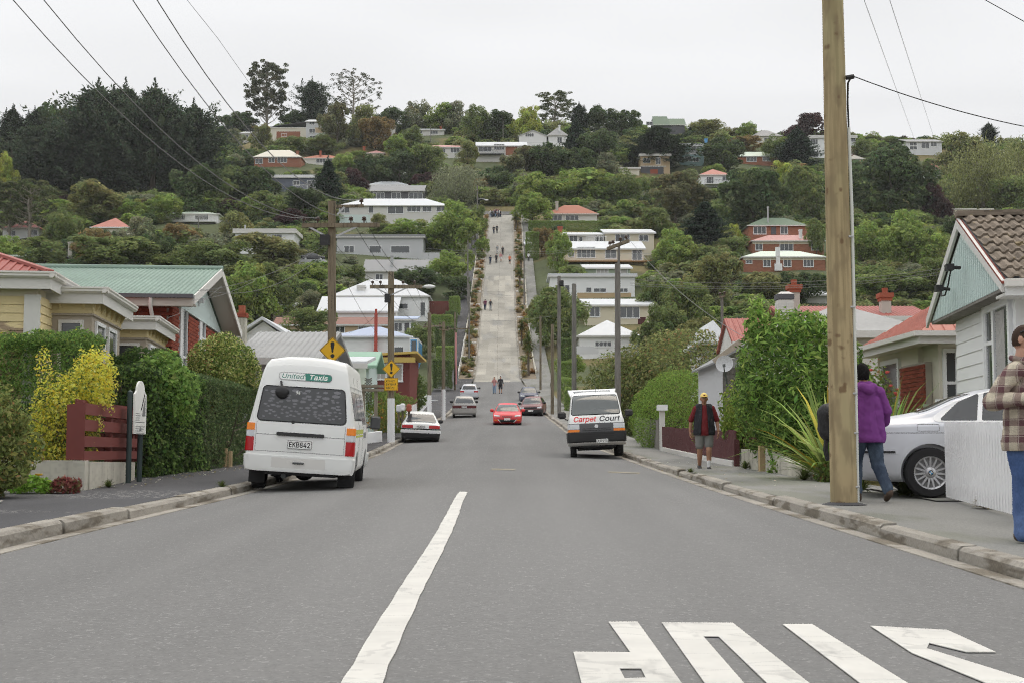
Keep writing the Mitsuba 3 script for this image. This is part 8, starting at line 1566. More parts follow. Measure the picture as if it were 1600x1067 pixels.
tr = [('grille', quad((-.50, .44), (.50, .44), (.34, .27), (-.34, .27), r=.02), 'yz', 1.8, 2.3, 'black_plastic', .004), ('grille', quad((-.30, .62), (.30, .62), (.27, .57), (-.27, .57), r=.01), 'yz', 1.8, 2.3, 'black_plastic', .004), ('grille_trim', quad((-.56, .44), (-.50, .44), (-.34, .27), (-.38, .26), r=.003).union(quad((.56, .44), (.50, .44), (.34, .27), (.38, .26), r=.003)), 'yz', 1.8, 2.3, 'chrome', .010)]
car('red_coupe', 'bright red coupe driving down the middle of the road towards us', 'car', B3, 'car_red', place_car(x, y + 2.0, z, -90.5, -slope_at(y)), [(-1.25, .71), (1.3, .71)], .30, .20, g, lamps, tr, mirror_pair(.62, .82, .92, 'car_red', 1.1) + plate('', 1, 2.105, .46)[:1])
B4 = sedan(4.4, .84, 1.38, .74, .90, .94, (-.85, .35), (-.55, .80)); x, y, z = at_road(826.5, 622, 118.0)
g = screens(.84, .90, 1.38, (-.85, .35), (-.55, .80), .56); lamps = [('headlamp', quad((s * .42, .62), (s * .78, .62), (s * .76, .74), (s * .44, .72), r=.01), 'yz', 1.8, 2.4, 'clear_lamp', .008) for s in (1, -1)]
car('blue_sedan', 'dark blue sedan parked on the right facing down the hill', 'car', B4, 'car_blue', place_car(x, y + 2.1, z + .02, -89, -slope_at(y)), [(-1.3, .71), (1.35, .71)], .30, .18, g, lamps, [('grille', rr_(-.34, .58, .34, .68, .02), 'yz', 1.8, 2.4, 'black_plastic', .004), ('bumper_slot', rr_(-.5, .36, .5, .46, .02), 'yz', 1.8, 2.4, 'black_plastic', .004)], mirror_pair(.75, .82, .95, 'black_plastic') + plate('', 1, 2.205, .50)[:1])
B5 = sedan(4.1, .81, 1.38, .76, .88, .92, (-1.1, .35), (-.55, .72)); x, y, z = at_road(836.5, 651, 93.0)
g = screens(.81, .88, 1.38, (-1.1, .35), (-.55, .72), .56, fg='glass_bright'); lamps = [('headlamp', quad((s * .46, .62), (s * .76, .62), (s * .75, .72), (s * .46, .72), r=.01), 'yz', 1.7, 2.3, 'clear_lamp', .008) for s in (1, -1)]
car('maroon_hatchback', 'faded maroon hatchback with a black bumper parked on the right', 'car', B5, 'car_maroon', place_car(x - .1, y + 2.0, z + .03, -96, -slope_at(y), 2), [(-1.2, .69), (1.25, .69)], .29, .17, g, lamps, [('bumper', rr_(-.9, .20, .9, .55, .04), 'yz', 1.6, 2.3, 'black_plastic', .03), ('grille', rr_(-.44, .60, .44, .72, .02), 'yz', 1.8, 2.4, 'black_plastic', .006)], mirror_pair(.72, .78, .95, 'black_plastic') + plate('', 1, 2.085, .47)[:1])
B6 = Body([(-2.38, .42, .70, .78, .74, .62), (-2.34, .30, .86, .94, .81, .70), (-2.2, .22, .93, 1.005, .85, .72), (-1.75, .20, .95, 1.05, .885, .74), (-1.42, .20, .96, 1.115, .895, .74), (-1.0, .20, .96, 1.29, .90, .65), (-.55, .20, .96, 1.405, .90, .60), (-.05, .20, .95, 1.435, .90, .60), (.5, .20, .94, 1.40, .90, .60), (.95, .20, .93, 1.20, .90, .68), (1.38, .20, .90, .96, .89, .74), (1.9, .22, .84, .88, .87, .72), (2.25, .26, .72, .78, .82, .68), (2.38, .36, .6, .66, .72, .6)], .03, 130)
x6 = P(1443, 778, 18.2)[0]
W = place_car(x6 + 1.39, 18.35 - .20, .44, -8.0, 0, 0)
g = []
for s in ((-1.2, -.3), (.3, 1.2)):
 g += [('window_trim', quad((-1.38, 1.0), (.95, .99), (.48, 1.375), (-.55, 1.39), (-1.02, 1.26), r=.03).buffer(.016), 'xz', *s, 'chrome', .005), ('side_window', quad((-1.28, 1.0), (-.80, 1.0), (-.72, 1.365), (-1.0, 1.245), r=.02), 'xz', *s, 'glass_dark', .008), ('side_window', quad((-.74, 1.0), (.0, .995), (.0, 1.39), (-.55, 1.383), (-.66, 1.366), r=.02), 'xz', *s, 'glass_dark', .008), ('side_window', quad((.08, .995), (.84, .99), (.47, 1.365), (.08, 1.388), r=.02), 'xz', *s, 'glass_dark', .008)]
g += [('rear_window', quad((-.56, 1.08), (.56, 1.08), (.46, 1.36), (-.46, 1.36), r=.04), 'yz', -1.5, -.5, 'glass_dark', .006), ('windscreen', quad((-.66, 1.0), (.66, 1.0), (.54, 1.36), (-.54, 1.36), r=.04), 'yz', .4, 1.6, 'glass_dark', .006)]
tr = [('body_moulding', sg.box(-2.3, .565, -1.80, .64), 'xz', *s, 'car_silver', .010) for s in ((-1.2, -.3), (.3, 1.2))] + [('rubbing_strip', sg.box(-2.3, .575, -1.84, .605), 'xz', *s, 'black_plastic', .016) for s in ((-1.2, -.3), (.3, 1.2))] + [('crease', sg.box(-2.3, .835, -.9, .843), 'xz', *s, 'grey_plastic', .002) for s in ((-1.2, -.3), (.3, 1.2))]
dgap = sg.LineString([(-.92, .98), (-1.0, .80), (-.96, .62), (-.80, .35)]).buffer(.006).union(sg.LineString([(.04, .98), (.04, .30)]).buffer(.005))
tr += [('door_gap', dgap, 'xz', *s, 'grey_plastic', .0025) for s in ((-1.2, -.3), (.3, 1.2))]
fc = rr_(-1.56, .86, -1.28, .955, .02); tr += [('fuel_flap', fc.difference(fc.buffer(-.006)), 'xz', -1.2, -.3, 'grey_plastic', .0025), ('door_handle', rr_(-.88, .79, -.66, .835, .015), 'xz', -1.2, -.3, 'black_plastic', .02), ('door_handle', rr_(-.89, .835, -.62, .865, .012), 'xz', -1.2, -.3, 'car_silver', .022)]
tr += [('rear_lamp', sg.box(-2.5, .70, -2.22, .88), 'xz', -1.2, -.3, 'red_lamp', .006)]
sil = car('silver_sedan', 'silver sedan standing in the driveway with its rear wheel towards the pavement', 'car', B6, 'car_silver', W, [(-1.40, .78), (1.43, .78)], .325, .225, g, [], tr, [('parcel_shelf_cap', move(scale(vf(m3.Manifold.sphere(1, 14)), (.16, .10, .055)), -.78, -.45, 1.06), 'black_plastic', 60)], spokes=15, rim='alloy', arch=.05)
for s_ in (1,):   # hub badge: a dark ring with blue and white quarters
 q0 = lambda m: W(move(m, -1.40, -.885, .325))
 disc = lambda r, a0, a1, o: (lambda e: (np.stack([e[0][:, 0], -e[0][:, 2] - o, e[0][:, 1]], 1), e[1]))(extrude(sg.Polygon([(0, 0)] + [(r * math.cos(a), r * math.sin(a)) for a in np.linspace(a0, a1, 10)]), .003))
 hb = part(sil, 'hub_badge', q0(disc(.034, 0, 6.2831, 0)), 'sign_black')
 for i in range(4): part(hb, 'quarter', q0(disc(.022, i * 1.5708, (i + 1) * 1.5708, .004)), 'blue_trim' if i % 2 else 'plate_white')
B7 = sedan(4.3, .83, 1.38, .74, .90, .94, (-.85, .35), (-.55, .80))
p = hit(566, 411)
car('dark_car', 'black car parked on a drive beside the tall brown pole on the hillside', 'car', B7, 'car_black', place_car(P(489, 408, 236)[0], 236, P(489, 408.5, 236)[2], 10), [(-1.3, .71), (1.35, .71)], .30, .18, screens(.83, .90, 1.38, (-.85, .35), (-.55, .80), .56), [], [])
whole('parking_drive', box(P(474, 0, 235)[0], P(514, 0, 235)[0], 233.5, 239, P(489, 411, 236)[2] - 1.2, P(489, 408.8, 236)[2]), 'grey_wall', 'grey parking ledge under the black hillside car', 'ledge')
yq = 268.0; xq = float(road_r(yq)) + 2.9
car('pale_car', 'small pale car at the top of the right footpath', 'car', B7, 'car_silver', place_car(xq, yq, float(profile(yq)) + .15, -90, -slope_at(yq)), [(-1.3, .71), (1.35, .71)], .30, .18, screens(.83, .90, 1.38, (-.85, .35), (-.55, .80), .56), [], [])
# ------------------------------------------------------------------ people (built facing +y, x to their right, then turned)
def bones(chains, step=.03, iters=8):
 """One continuous skin over chains of (point, radius) joints."""
 out = []
 for ch in chains:
  for (a, ra), (b, rb) in zip(ch[:-1], ch[1:]):
   sp = lambda p, r: m3.Manifold.sphere(r, 14).translate([float(x) for x in p])
   out.append(m3.Manifold.batch_hull([sp(a, ra), sp(b, rb)]))
 m = m3.Manifold.batch_boolean(out, m3.OpType.Add).refine_to_length(step)
 t = trimesh.Trimesh(*vf(m), process=True)
 trimesh.smoothing.filter_taubin(t, iterations=iters)
 return np.array(t.vertices), np.array(t.faces)
def hem(m, z, tilt=0.0):
 """A garment cut off straight at its hem."""
 q = m3.Manifold(m3.Mesh(vert_properties=m[0].astype(np.float32), tri_verts=m[1].astype(np.uint32)))
 return vf(q.trim_by_plane([0, tilt, 1], z)) if q.num_tri() else m
def lerp(a, b, t): return np.asarray(a, float) + (np.asarray(b, float) - np.asarray(a, float)) * t
def hand_chains(wrist, d, palm_n, side, curl=.5, s=1.0):
 """Palm, four fingers and a thumb from the wrist along d; palm_n is the way the palm faces, side the thumb's side."""
 d, n, t = (np.asarray(x, float) / np.linalg.norm(x) for x in (d, palm_n, side))
 w = np.asarray(wrist, float); ch = []
 for i, (o, L) in enumerate(((.030, .072), (.010, .080), (-.010, .074), (-.028, .058))):
  k = w + d * .085 * s + t * o * s; ch.append([(w + d * .01, .021 * s), (k, .0125 * s)])
  p, dd = k, d.copy(); seq = [(p, .0105 * s)]
  for j in range(3):
   dd = dd * math.cos(curl * (.6 + .25 * j)) + n * math.sin(curl * (.6 + .25 * j)); dd /= np.linalg.norm(dd)
   p = p + dd * L * (.44, .32, .24)[j] * s; seq.append((p, (.0098, .0090, .0078)[j] * s))
  ch.append(seq)
 b = w + d * .025 * s + t * .022 * s; q = b + (t * .75 + d * .55 + n * .25) * .045 * s
 ch.append([(b, .016 * s), (q, .0115 * s), (q + (d * .85 + t * .1 + n * .3) * .032 * s, .0098 * s), (q + (d * .9 + n * .45) * .055 * s, .0082 * s)])
 return ch
def head_mesh(c, s=1.0):
 """A head with brow, nose, lips, chin and ears; c is its centre, facing +y."""
 t = trimesh.creation.icosphere(4, 1.0); v = np.array(t.vertices)
 x, y, z = v.T
 p = np.stack([x * .076, y * .096, z * .118], 1)
 jaw = np.clip(-z, 0, 1); p[:, 0] *= 1 - .30 * jaw ** 1.3; p[:, 1] *= 1 - .10 * jaw
 face = np.clip(y, 0, 1) ** 1.2
 g = lambda cx, cz, wx, wz: np.exp(-((x - cx) / wx) ** 2 - ((z - cz) / wz) ** 2) * face
 p[:, 1] += .026 * g(0, -.10, .13, .20) + .012 * g(0, -.02, .10, .16) + .010 * g(0, -.62, .35, .16) - .010 * (g(.36, .06, .20, .12) + g(-.36, .06, .20, .12)) + .006 * g(0, .22, .7, .10) + .007 * g(0, -.40, .30, .10)
 p[:, 1] -= .004 * g(0, -.42, .3, .025)
 m = [(p * s + c, np.array(t.faces))]
 for sd in (1, -1):
  e = trimesh.creation.icosphere(2, 1.0); ev = np.array(e.vertices) * [.011, .021, .032]
  m.append((ev * s + c + np.array([sd * .079, -.008, -.004]) * s, np.array(e.faces)))
 return join(m)
def hair_mesh(c, s=1.0, low=-.25, grow=1.07, fringe=.35):
 t = trimesh.creation.icosphere(4, 1.0); v = np.array(t.vertices); x, y, z = v.T
 p = np.stack([x * .076, y * .096, z * .118], 1) * grow
 p *= 1 + .05 * (meshkit.noise(v * 9, 3) - .5)[:, None]
 cut = np.where(y > .25, fringe, np.where(y > -.1, .02, low))
 f = np.array(t.faces); keep = (z[f] > cut[f]).all(1)
 q = p * s + c
 inner = (np.stack([x * .076, y * .096, z * .118], 1) * .98) * s + c
 return join((q, f[keep]), (inner, f[keep][:, ::-1]))
def face_parts(k, Wp, c, skin_lip='lip', s=1.0):
 for sd in (1, -1):
  e = c + np.array([sd * .030, .083, .010]) * s
  ey = part(k, 'eye', Wp(move(scale(vf(m3.Manifold.sphere(1, 14)), (.013 * s, .008 * s, .008 * s)), *e)), 'eye_white', 60)
  part(ey, 'iris', Wp(move(scale(vf(m3.Manifold.sphere(1, 10)), (.0055 * s, .004 * s, .0055 * s)), *(e + [0, .007 * s, 0]))), 'hair_brown', 60)
  part(k, 'eyebrow', Wp(tube([e + [-.016 * s, .012 * s, .018 * s], e + [0, .016 * s, .022 * s], e + [.016 * s, .010 * s, .018 * s]], .004 * s, 5)), 'hair_brown')
 part(k, 'mouth', Wp(tube([c + np.array([-.022, .088, -.050]) * s, c + np.array([0, .098, -.049]) * s, c + np.array([.022, .088, -.050]) * s], .0055 * s, 6)), skin_lip)
def shoe_mesh(heel, toe, h=.085, w=.048):
 heel, toe = np.asarray(heel, float), np.asarray(toe, float); d = (toe - heel) / np.linalg.norm(toe - heel)
 up = np.array([0, 0, 1.0]); up = up - d * (up @ d); up /= np.linalg.norm(up)
 return bones([[(heel + d * .05 + up * .045, .045), (lerp(heel, toe, .55) + up * .042, .046), (toe - d * .045 + up * .030, .034)], [(heel + d * .05 + up * .045, .045), (heel + d * .06 + up * (h + .01), .046)]], .02, 4)
def cloth_noise(m, amp, freq, seed=0):
 v, f = m; t = trimesh.Trimesh(v, f, process=False); n = np.array(t.vertex_normals)
 return v + n * ((meshkit.fbm(v * freq, 3, seed) - .5) * 2 * amp)[:, None], f
H = 1.80
wp = P(1588, 842, 11.2)
zpl = float(profile(11.2)) + .13
WpA = lambda m: move(rot(vf(m), -126), 4.235, 11.2, zpl)
hc = np.array([.0, .045, 1.66])
man = thing('person', 'man in a brown and cream plaid shirt and blue jeans standing at the right edge', 'person')
arms = []
skin = join(head_mesh(hc), bones([[((0, .0, 1.42), .062), ((0, .02, 1.50), .058), ((0, .035, 1.58), .056)]]),
   bones([[((-.20, .20, 1.18), .033), ((-.13, .30, 1.24), .028)]] + hand_chains((-.12, .31, 1.245), (.6, .6, .35), (.2, -.5, .8), (-.3, .3, .9), .7), .008, 5),
   bones([[((.20, .20, 1.17), .033), ((.12, .31, 1.25), .028)]] + hand_chains((.11, .32, 1.255), (-.6, .6, .35), (-.2, -.5, .8), (.3, .3, .9), .7), .008, 5))
part(man, 'body', WpA(skin), 'skin', 50)
face_parts(man, WpA, hc)
part(man, 'hair', WpA(hair_mesh(hc, 1.0, -.45, 1.05)), 'hair_brown', 50)
part(man, 'sunglasses', WpA(join(tube([hc + [-.080, -.01, .055], hc + [-.078, .05, .075], hc + [-.05, .092, .085]], .006, 6), tube([hc + [.080, -.01, .055], hc + [.078, .05, .075], hc + [.05, .092, .085]], .006, 6), move(scale(vf(m3.Manifold.sphere(1, 12)), (.034, .012, .022)), *(hc + [-.033, .098, .082])), move(scale(vf(m3.Manifold.sphere(1, 12)), (.034, .012, .022)), *(hc + [.033, .098, .082])))), 'black_plastic', 50)
def plaid(p, n, uv):
 band = lambda c, w, ph: smoothstep(.42, .46, dr.abs(dr.abs((c + ph) / w - dr.floor((c + ph) / w) - .5) * 2 - .5) * 1.6)
 h = p.x * .80 - p.y * .59
 v1 = band(h, .25, .03); v2 = band(p.z, .27, .05)
 line = smoothstep(.93, .97, dr.abs(((h + .05) / .125 - dr.floor((h + .05) / .125)) * 2 - 1)) + smoothstep(.94, .98, dr.abs(((p.z + .03) / .135 - dr.floor((p.z + .03) / .135)) * 2 - 1))
 base = mix(C3(.47, .42, .33), C3(.115, .055, .060), dr.clip(v1 * .66 + v2 * .66, 0, 1))
 return mix(base, C3(.58, .54, .46), dr.clip(line, 0, 1) * .45) * (.82 + .36 * noise(p.x * 120, p.y * 120, p.z * 120))
procmat('plaid_cloth', plaid, .95)
procmat('denim', lambda p, n, uv: mix(C3(.045, .085, .20), C3(.10, .16, .32), smoothstep(.35, .7, fbm(p.x * 5, p.y * 5, p.z * 2.5, 3))) * (.8 + .4 * noise(p.x * 160, p.y * 160, p.z * 60)), .9)
procmat('dark_denim', lambda p, n, uv: mix(C3(.030, .045, .075), C3(.085, .12, .17), smoothstep(.35, .72, fbm(p.x * 6, p.y * 6, p.z * 3, 3))) * (.8 + .4 * noise(p.x * 160, p.y * 160, p.z * 60)), .9)
torso = bones([[((0, .0, 1.37), .125), ((0, .03, 1.18), .150), ((0, .03, 1.0), .165), ((0, .02, .80), .185)], [((-.125, 0, 1.40), .075), ((.125, 0, 1.40), .075)], [((-.085, .02, 1.2), .12), ((-.12, .02, .80), .135)], [((.085, .02, 1.2), .12), ((.12, .02, .80), .135)],
    [((-.17, 0, 1.39), .078), ((-.26, -.05, 1.12), .062), ((-.22, .17, 1.17), .056), ((-.155, .27, 1.215), .046)], [((.17, 0, 1.39), .078), ((.355, -.14, 1.13), .064), ((.25, .13, 1.17), .056), ((.145, .28, 1.225), .046)], [((0, 0, 1.42), .075), ((0, .02, 1.485), .068)]], .02, 6)
shirt = part(man, 'shirt', WpA(hem(cloth_noise(torso, .020, 10, 3), .74)), 'plaid_cloth', 60, label='brown and cream plaid overshirt')
part(shirt, 'collar', WpA(cloth_noise(bones([[((-.065, -.01, 1.50), .028), ((-.075, .05, 1.475), .026), ((-.04, .10, 1.43), .024)], [((.065, -.01, 1.50), .028), ((.075, .05, 1.475), .026), ((.04, .10, 1.43), .024)], [((-.065, -.01, 1.50), .028), ((0, -.06, 1.515), .027), ((.065, -.01, 1.50), .028)]], .015, 3), .004, 20)), 'plaid_cloth', 60)
part(man, 'tee_shirt', WpA(bones([[((0, .06, 1.46), .058), ((0, .115, 1.34), .062)]], .02, 4)), 'tee_teal', 60)
legs = bones([[((-.09, .0, .84), .108), ((-.105, .02, .52), .086), ((-.11, -.01, .12), .070), ((-.11, -.01, .07), .074)], [((.09, .0, .84), .108), ((.11, .03, .52), .086), ((.12, .02, .12), .070), ((.12, .02, .07), .074)], [((-.06, 0, .86), .11), ((.06, 0, .86), .11)]], .022, 6)
part(man, 'jeans', WpA(cloth_noise(legs, .015, 13, 7)), 'denim', 60)
for sd, y0 in ((-.11, -.09), (.12, -.06)): part(man, 'shoe', WpA(shoe_mesh((sd, y0, 0), (sd + .01, y0 + .29, 0))), 'shoe_brown', 60)
d2p = 16.95
px_, zp_ = P(1356, 780, d2p)[0], zpav(4.5, d2p) - .01
WpB = lambda m: move(rot(vf(m), 4), px_, d2p, zp_)
k = thing('person', 'man in a purple hooded top and dark jeans walking away by the pole', 'person')
hb_ = np.array([-.02, .06, 1.615])
skin = join(head_mesh(hb_), bones([[((0, 0, 1.40), .06), ((-.01, .03, 1.50), .056)]]), bones([[((.26, .10, .98), .034), ((.25, .20, .93), .028)]] + hand_chains((.25, .21, .92), (0, .6, -.7), (-1, 0, 0), (0, .7, .6), .6), .009, 4), bones([[((-.24, .20, 1.02), .034), ((-.22, .28, .98), .028)]] + hand_chains((-.22, .29, .97), (0, .6, -.7), (1, 0, 0), (0, .7, .6), .9), .009, 4))
part(k, 'body', WpB(skin), 'skin_tan', 50); face_parts(k, WpB, hb_)
part(k, 'hair', WpB(hair_mesh(hb_, 1.03, -.62, 1.13)), 'hair_black', 50)
top = bones([[((0, 0, 1.36), .13), ((0, .01, 1.12), .155), ((.0, .0, .86), .185), ((.01, -.01, .80), .19)], [((-.13, 0, 1.38), .08), ((.13, 0, 1.38), .08)], [((-.08, 0, 1.25), .12), ((-.10, -.01, .83), .13)], [((.08, 0, 1.25), .12), ((.11, -.02, .81), .13)], [((.175, 0, 1.37), .078), ((.26, -.02, 1.14), .066), ((.27, .10, 1.0), .056)], [((-.175, 0, 1.37), .078), ((-.24, .02, 1.15), .066), ((-.24, .18, 1.03), .056)]], .022, 6)
hd = part(k, 'hooded_top', WpB(hem(cloth_noise(top, .020, 12, 11), .74, .05)), 'purple', 60)
part(hd, 'hood', WpB(cloth_noise(bones([[((-.10, -.01, 1.44), .052), ((-.06, -.10, 1.44), .058), ((.0, -.13, 1.40), .066), ((.06, -.10, 1.44), .058), ((.10, -.01, 1.44), .052)], [((-.05, .0, 1.46), .06), ((.05, 0, 1.46), .06)]], .018, 5), .008, 16)), 'purple', 60)
jl = bones([[((-.09, 0, .84), .112), ((-.10, .14, .50), .083), ((-.10, .10, .14), .062)], [((.09, 0, .86), .115), ((.13, .0, .48), .083), ((.17, -.26, .16), .064)], [((-.07, 0, .86), .12), ((.07, 0, .86), .12)]], .022, 6)
part(k, 'jeans', WpB(cloth_noise(jl, .016, 14, 13)), 'dark_denim', 60)
part(k, 'shoe', WpB(shoe_mesh((-.10, .02, .0), (-.10, .30, .0))), 'shoe_brown', 60); part(k, 'shoe', WpB(shoe_mesh((.175, -.36, .10), (.18, -.14, -.0))), 'shoe_brown', 60)
bg = thing('bag', 'black bag hanging at the left side of the man in purple behind the pole', 'bag')
bx_ = P(1285, 650, d2p - .15)
part(bg, 'sack', move(scale(cloth_noise(bones([[((0, 0, 0), .16), ((.03, .02, -.28), .17), ((.12, .05, -.15), .15)], [((.12, .05, .10), .09), ((.0, 0, 0), .14)]], .03, 5), .022, 8, 5), (.78, .78, .8)), *(bx_ + [.06, 0, .04])), 'bag_black', 60); part(bg, 'strap', tube([bx_ + [.1, 0, .18], bx_ + [.25, .05, .38], bx_ + [.42, .1, .62]], .018, 6), 'bag_black'); part(bg, 'strap', tube([bx_ + [.05, 0, -.2], bx_ + [.03, 0, -.42], bx_ + [.06, 0, -.55]], .03, 6), 'bag_black')
d3p = 29.2
x3 = P(1101, 735, d3p)[0]; z3 = P(1101, 735, d3p)[2]
WpC = lambda m: move(rot(vf(m), 176), x3, d3p, z3)
k = thing('person', 'man in a dark red shirt, black vest and yellow cap walking towards us', 'person')
hc3 = np.array([0, .05, 1.555])
skin = join(head_mesh(hc3, .98), bones([[((0, 0, 1.36), .06), ((0, .03, 1.46), .056)]]), bones([[((-.28, -.03, 1.06), .042), ((-.30, .05, .86), .030)]] + hand_chains((-.30, .06, .84), (0, .15, -1), (1, 0, 0), (0, 1, .1), .5), .010, 4), bones([[((.28, -.06, 1.06), .042), ((.30, -.05, .86), .030)]] + hand_chains((.30, -.05, .84), (0, .1, -1), (-1, 0, 0), (0, 1, .1), .5), .010, 4),
   bones([[((-.09, .06, .52), .062), ((-.09, .10, .44), .060), ((-.09, .08, .30), .056), ((-.09, .10, .14), .040)], [((.09, -.01, .52), .062), ((.10, -.02, .44), .060), ((.10, -.06, .30), .056), ((.10, -.12, .14), .040)]], .02, 5))
part(k, 'body', WpC(skin), 'skin_tan', 50); face_parts(k, WpC, hc3)
cp = trimesh.creation.icosphere(3, 1.0); cv = np.array(cp.vertices); cf = np.array(cp.faces); kp = (cv[cf][:, :, 2] > .12).all(1)
cap = part(k, 'cap', WpC(join((cv * [.086, .106, .115] + hc3 + [0, 0, .02], cf[kp]), extrude([(hc3[0] + .085 * math.cos(a), hc3[1] + .06 + .14 * math.sin(a)) for a in np.linspace(.15, 2.99, 12)], .008)[0:1] and move(extrude([(.078 * math.cos(a), .055 + .125 * math.sin(a)) for a in np.linspace(.1, 3.04, 12)], .010), hc3[0], hc3[1], hc3[2] + .035))), 'cap_yellow', 50)
part(cap, 'emblem', WpC(move(scale(vf(m3.Manifold.sphere(1, 12)), (.022, .008, .018)), *(hc3 + [0, .094, .075]))), 'shirt_red', 60)
sh = bones([[((0, 0, 1.32), .125), ((0, .04, 1.08), .15), ((0, .03, .84), .155)], [((-.125, 0, 1.35), .075), ((.125, 0, 1.35), .075)], [((-.09, .02, 1.1), .11), ((-.09, .02, .84), .115)], [((.09, .02, 1.1), .11), ((.09, .02, .84), .115)], [((-.17, 0, 1.34), .072), ((-.275, -.03, 1.10), .062)], [((.17, 0, 1.34), .072), ((.275, -.05, 1.10), .062)]], .024, 6)
part(k, 'shirt', WpC(hem(cloth_noise(sh, .008, 10, 17), .76)), 'shirt_red', 60)
vm = m3.Manifold.batch_boolean([m3.Manifold.batch_hull([m3.Manifold.sphere(ra, 20).translate(list(a)), m3.Manifold.sphere(rb, 20).translate(list(b))]) for (a, ra), (b, rb) in ((((-.10, .0, 1.36), .10), ((.10, .0, 1.36), .10)), (((0, 0, 1.32), .145), ((0, .035, 1.08), .172)), (((0, .035, 1.08), .172), ((0, .03, .82), .178)), (((-.09, .0, 1.34), .105), ((-.105, .02, .82), .135)), (((.09, .0, 1.34), .105), ((.105, .02, .82), .135)))], m3.OpType.Add)
vm = vm - m3.Manifold.hull_points([[x, y, z] for x, z in ((-.035, 1.6), (.035, 1.6), (.10, .5), (-.10, .5)) for y in (.02, .6)]) - m3.Manifold.cube([2, 2, .5], True).translate([0, 0, .52]) - m3.Manifold.cube([2, 2, .5], True).translate([0, 0, 1.70])
vt_ = trimesh.Trimesh(*vf(vm.refine_to_length(.02))); trimesh.smoothing.filter_taubin(vt_, iterations=3); vs = (np.array(vt_.vertices), np.array(vt_.faces))
part(k, 'vest', WpC(cloth_noise(vs, .008, 12, 19)), 'vest_black', 60)
part(k, 'shorts', WpC(cloth_noise(bones([[((-.09, .01, .84), .115), ((-.095, .05, .56), .095)], [((.09, .01, .84), .115), ((.10, 0, .55), .095)], [((-.07, 0, .84), .12), ((.07, 0, .84), .12)]], .024, 5), .006, 12, 23)), 'shorts_grey', 60)
for sd, y, zz in ((-.09, .10, .0), (.10, -.14, .05)):
 part(k, 'sock', WpC(bones([[((sd, y, .08 + zz), .043), ((sd, y, .20 + zz), .047)]], .02, 3)), 'sock_white', 60); part(k, 'shoe', WpC(shoe_mesh((sd, y - .10, zz), (sd, y + .19, zz * .0 + .0))), 'shoe_black', 60)
def walker(label, u, vb, d, h, turn, top, legs_, hair='hair_black', shorts=False, stride=.12, group=None, arms='down', skinm='skin', name='person', sx=1.0, z=None):
 x = P(u, vb, d)[0]; zz = float(road_z(x, d)) if z is None else z; s = h / 1.75
 Wq = lambda m: move(rot(scale(vf(m), (s * sx, s, s)), turn), x, d, zz)
 k = thing(name, label, 'person', group)
 hd_ = np.array([0, .03, 1.62])
 hand = lambda sd: (bones([[((sd * .26, .02, 1.0), .036), ((sd * .27, .08, .86), .028)]] + hand_chains((sd * .27, .08, .85), (0, .2, -1), (-sd, 0, 0), (0, 1, .1), .5), .016, 2) if arms == 'down' else bones([[((sd * .24, .16, 1.18), .036), ((sd * .06, .26, 1.50), .028)]] + hand_chains((sd * .06, .26, 1.51), (0, .1, 1), (0, -1, 0), (-sd, 0, .2), .7), .016, 2))
 low = bones([[((-.09, stride, .5), .06), ((-.09, stride * .9, .1), .042)], [((.09, -stride * .5, .5), .06), ((.09, -stride * 1.1, .1), .042)]], .04, 3)
 part(k, 'body', Wq(join(head_mesh(hd_), bones([[((0, 0, 1.40), .06), ((0, .02, 1.52), .055)]], .04, 2), hand(-1), hand(1), low)), skinm, 60)
 part(k, 'hair', Wq(hair_mesh(hd_, 1.0, -.55, 1.1)), hair, 60)
 el = (-.02, 1.12) if arms == 'down' else (.0, 1.16)
 ar = [[((sd * .17, 0, 1.39), .07), ((sd * .25, el[0], el[1]), .058), ((sd * .255, .03, 1.0) if arms == 'down' else (sd * .15, .2, 1.32), .05)] for sd in (-1, 1)]
 part(k, 'top', Wq(bones([[((0, 0, 1.36), .125), ((0, .01, 1.12), .14), ((0, .01, .88), .155)], [((-.12, 0, 1.38), .075), ((.12, 0, 1.38), .075)]] + ar, .04, 4)), top, 60)
 e = .5 if shorts else .10
 part(k, 'shorts' if shorts else 'trousers', Wq(bones([[((-.09, 0, .88), .11), ((-.095, stride, .5), .085)] + ([] if shorts else [((-.09, stride * .9, .10), .06)]), [((.09, 0, .88), .11), ((.095, -stride * .4, .5), .085)] + ([] if shorts else [((.09, -stride * 1.1, .10), .06)]), [((-.07, 0, .88), .12), ((.07, 0, .88), .12)]], .04, 4)), legs_, 60)
 part(k, 'shoe', Wq(shoe_mesh((-.09, stride * .9 - .08, 0), (-.09, stride * .9 + .19, 0))), 'shoe_black', 60); part(k, 'shoe', Wq(shoe_mesh((.09, -stride * 1.1 - .08, 0), (.09, -stride * 1.1 + .19, 0))), 'shoe_black', 60)
 return k
walker('woman in pink top and pale jeans holding a camera up in the road', 772.5, 618, 132.5, 1.68, 178, 'cloth_pink', 'cloth_denim', 'hair_brown', arms='up')
walker('person in a long black top with bare legs beside the woman with the camera', 782, 617, 133, 1.74, 190, 'cloth_dark', 'cloth_dark', 'hair_black', True)
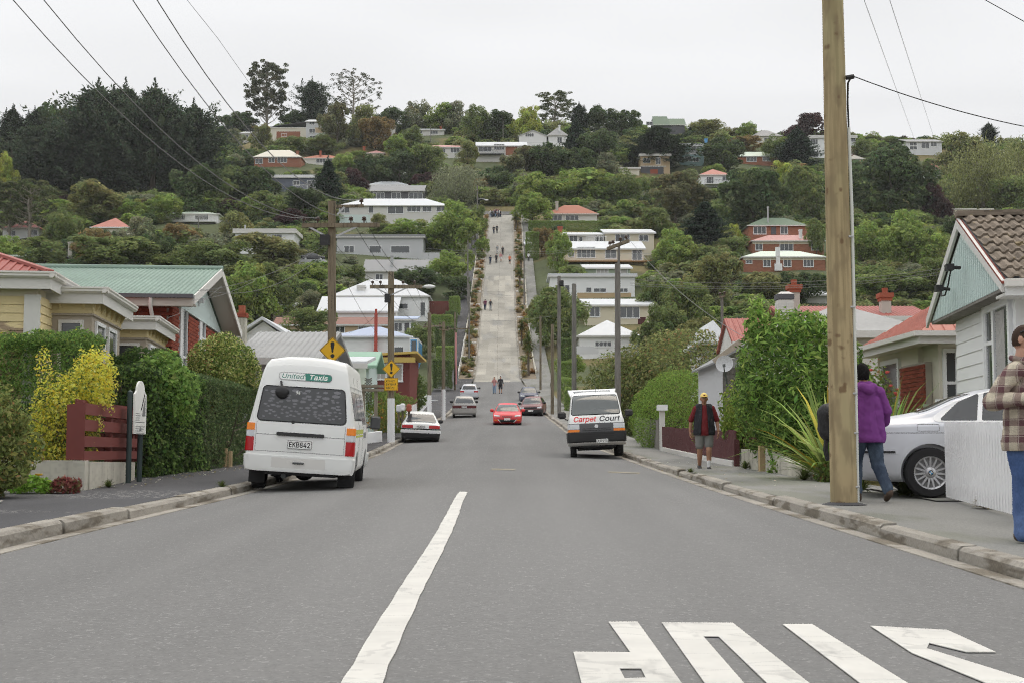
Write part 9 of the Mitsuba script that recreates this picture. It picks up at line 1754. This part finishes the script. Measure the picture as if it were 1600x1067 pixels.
for u, v, lab, tp, lg, so in ((758, 485, 'walker in a wine red jacket on the steep street, left of a pair', 'cloth_wine', 'cloth_navy', False), (766.5, 486, 'walker in a dark jacket on the steep street, right of a pair', 'cloth_dark', 'cloth_grey', False),
       (766, 414, 'walker in dark blue on the steep street, leftmost of the middle group', 'cloth_navy', 'cloth_navy', False), (775.5, 412, 'walker in black on the steep street, second of the middle group', 'cloth_dark', 'cloth_dark', False), (782.5, 409, 'walker in pink and white shorts in the middle group', 'cloth_pink', 'cloth_white', True), (785.5, 399, 'walker in black just behind the pink and white walker', 'cloth_dark', 'cloth_dark', False), (777, 397, 'walker in pale grey at the back of the middle group', 'cloth_grey', 'cloth_white', False), (796.5, 413, 'walker in an orange top on the right of the steep street', 'cloth_orange', 'cloth_dark', True),
       (771.5, 366, 'walker in a dark jacket above the middle group, left of a pair', 'cloth_dark', 'cloth_navy', False), (776.5, 365, 'walker in a black jacket above the middle group, right of a pair', 'cloth_dark', 'cloth_dark', False)):
 q = hit(u, v); walker(lab, u, v, float(q[1]), 1.74, 180 if u % 2 else 0, tp, lg, 'hair_black', so, .10)
q = hit(826, 410); walker('walker in a white top on the right hand footpath', 826, 410, float(q[1]), 1.74, 0, 'cloth_white', 'cloth_dark', z=float(profile(q[1])) + .12)
tops = ('cloth_white', 'cloth_dark', 'cloth_grey', 'cloth_wine', 'cloth_dark', 'cloth_white', 'cloth_navy', 'cloth_white', 'cloth_dark', 'cloth_grey', 'cloth_wine', 'cloth_dark')
names_ = dict(cloth_white='white', cloth_dark='black', cloth_grey='grey', cloth_wine='wine red', cloth_navy='navy')
pr_ = random.Random(8)
for i, tp in enumerate(tops):
 u = 766.5 + i * 1.95 if i < 9 else 773 + (i - 9) * 3; y = 303.0 + (3.2 if i >= 9 else pr_.uniform(-1, 1))
 walker(f'person in {names_[tp]}, {("first", "second", "third", "fourth", "fifth", "sixth", "seventh", "eighth", "ninth")[i]} from the left in the hilltop crowd' if i < 9 else f'person in {names_[tp]} behind the hilltop crowd, {("left", "middle", "right")[i - 9]} one', u, 333, y, pr_.uniform(1.6, 1.8), pr_.uniform(0, 360), tp, pr_.choice(('cloth_navy', 'cloth_dark', 'cloth_denim')), pr_.choice(('hair_black', 'hair_brown')), False, .06, 'people gathered at the top of the street')
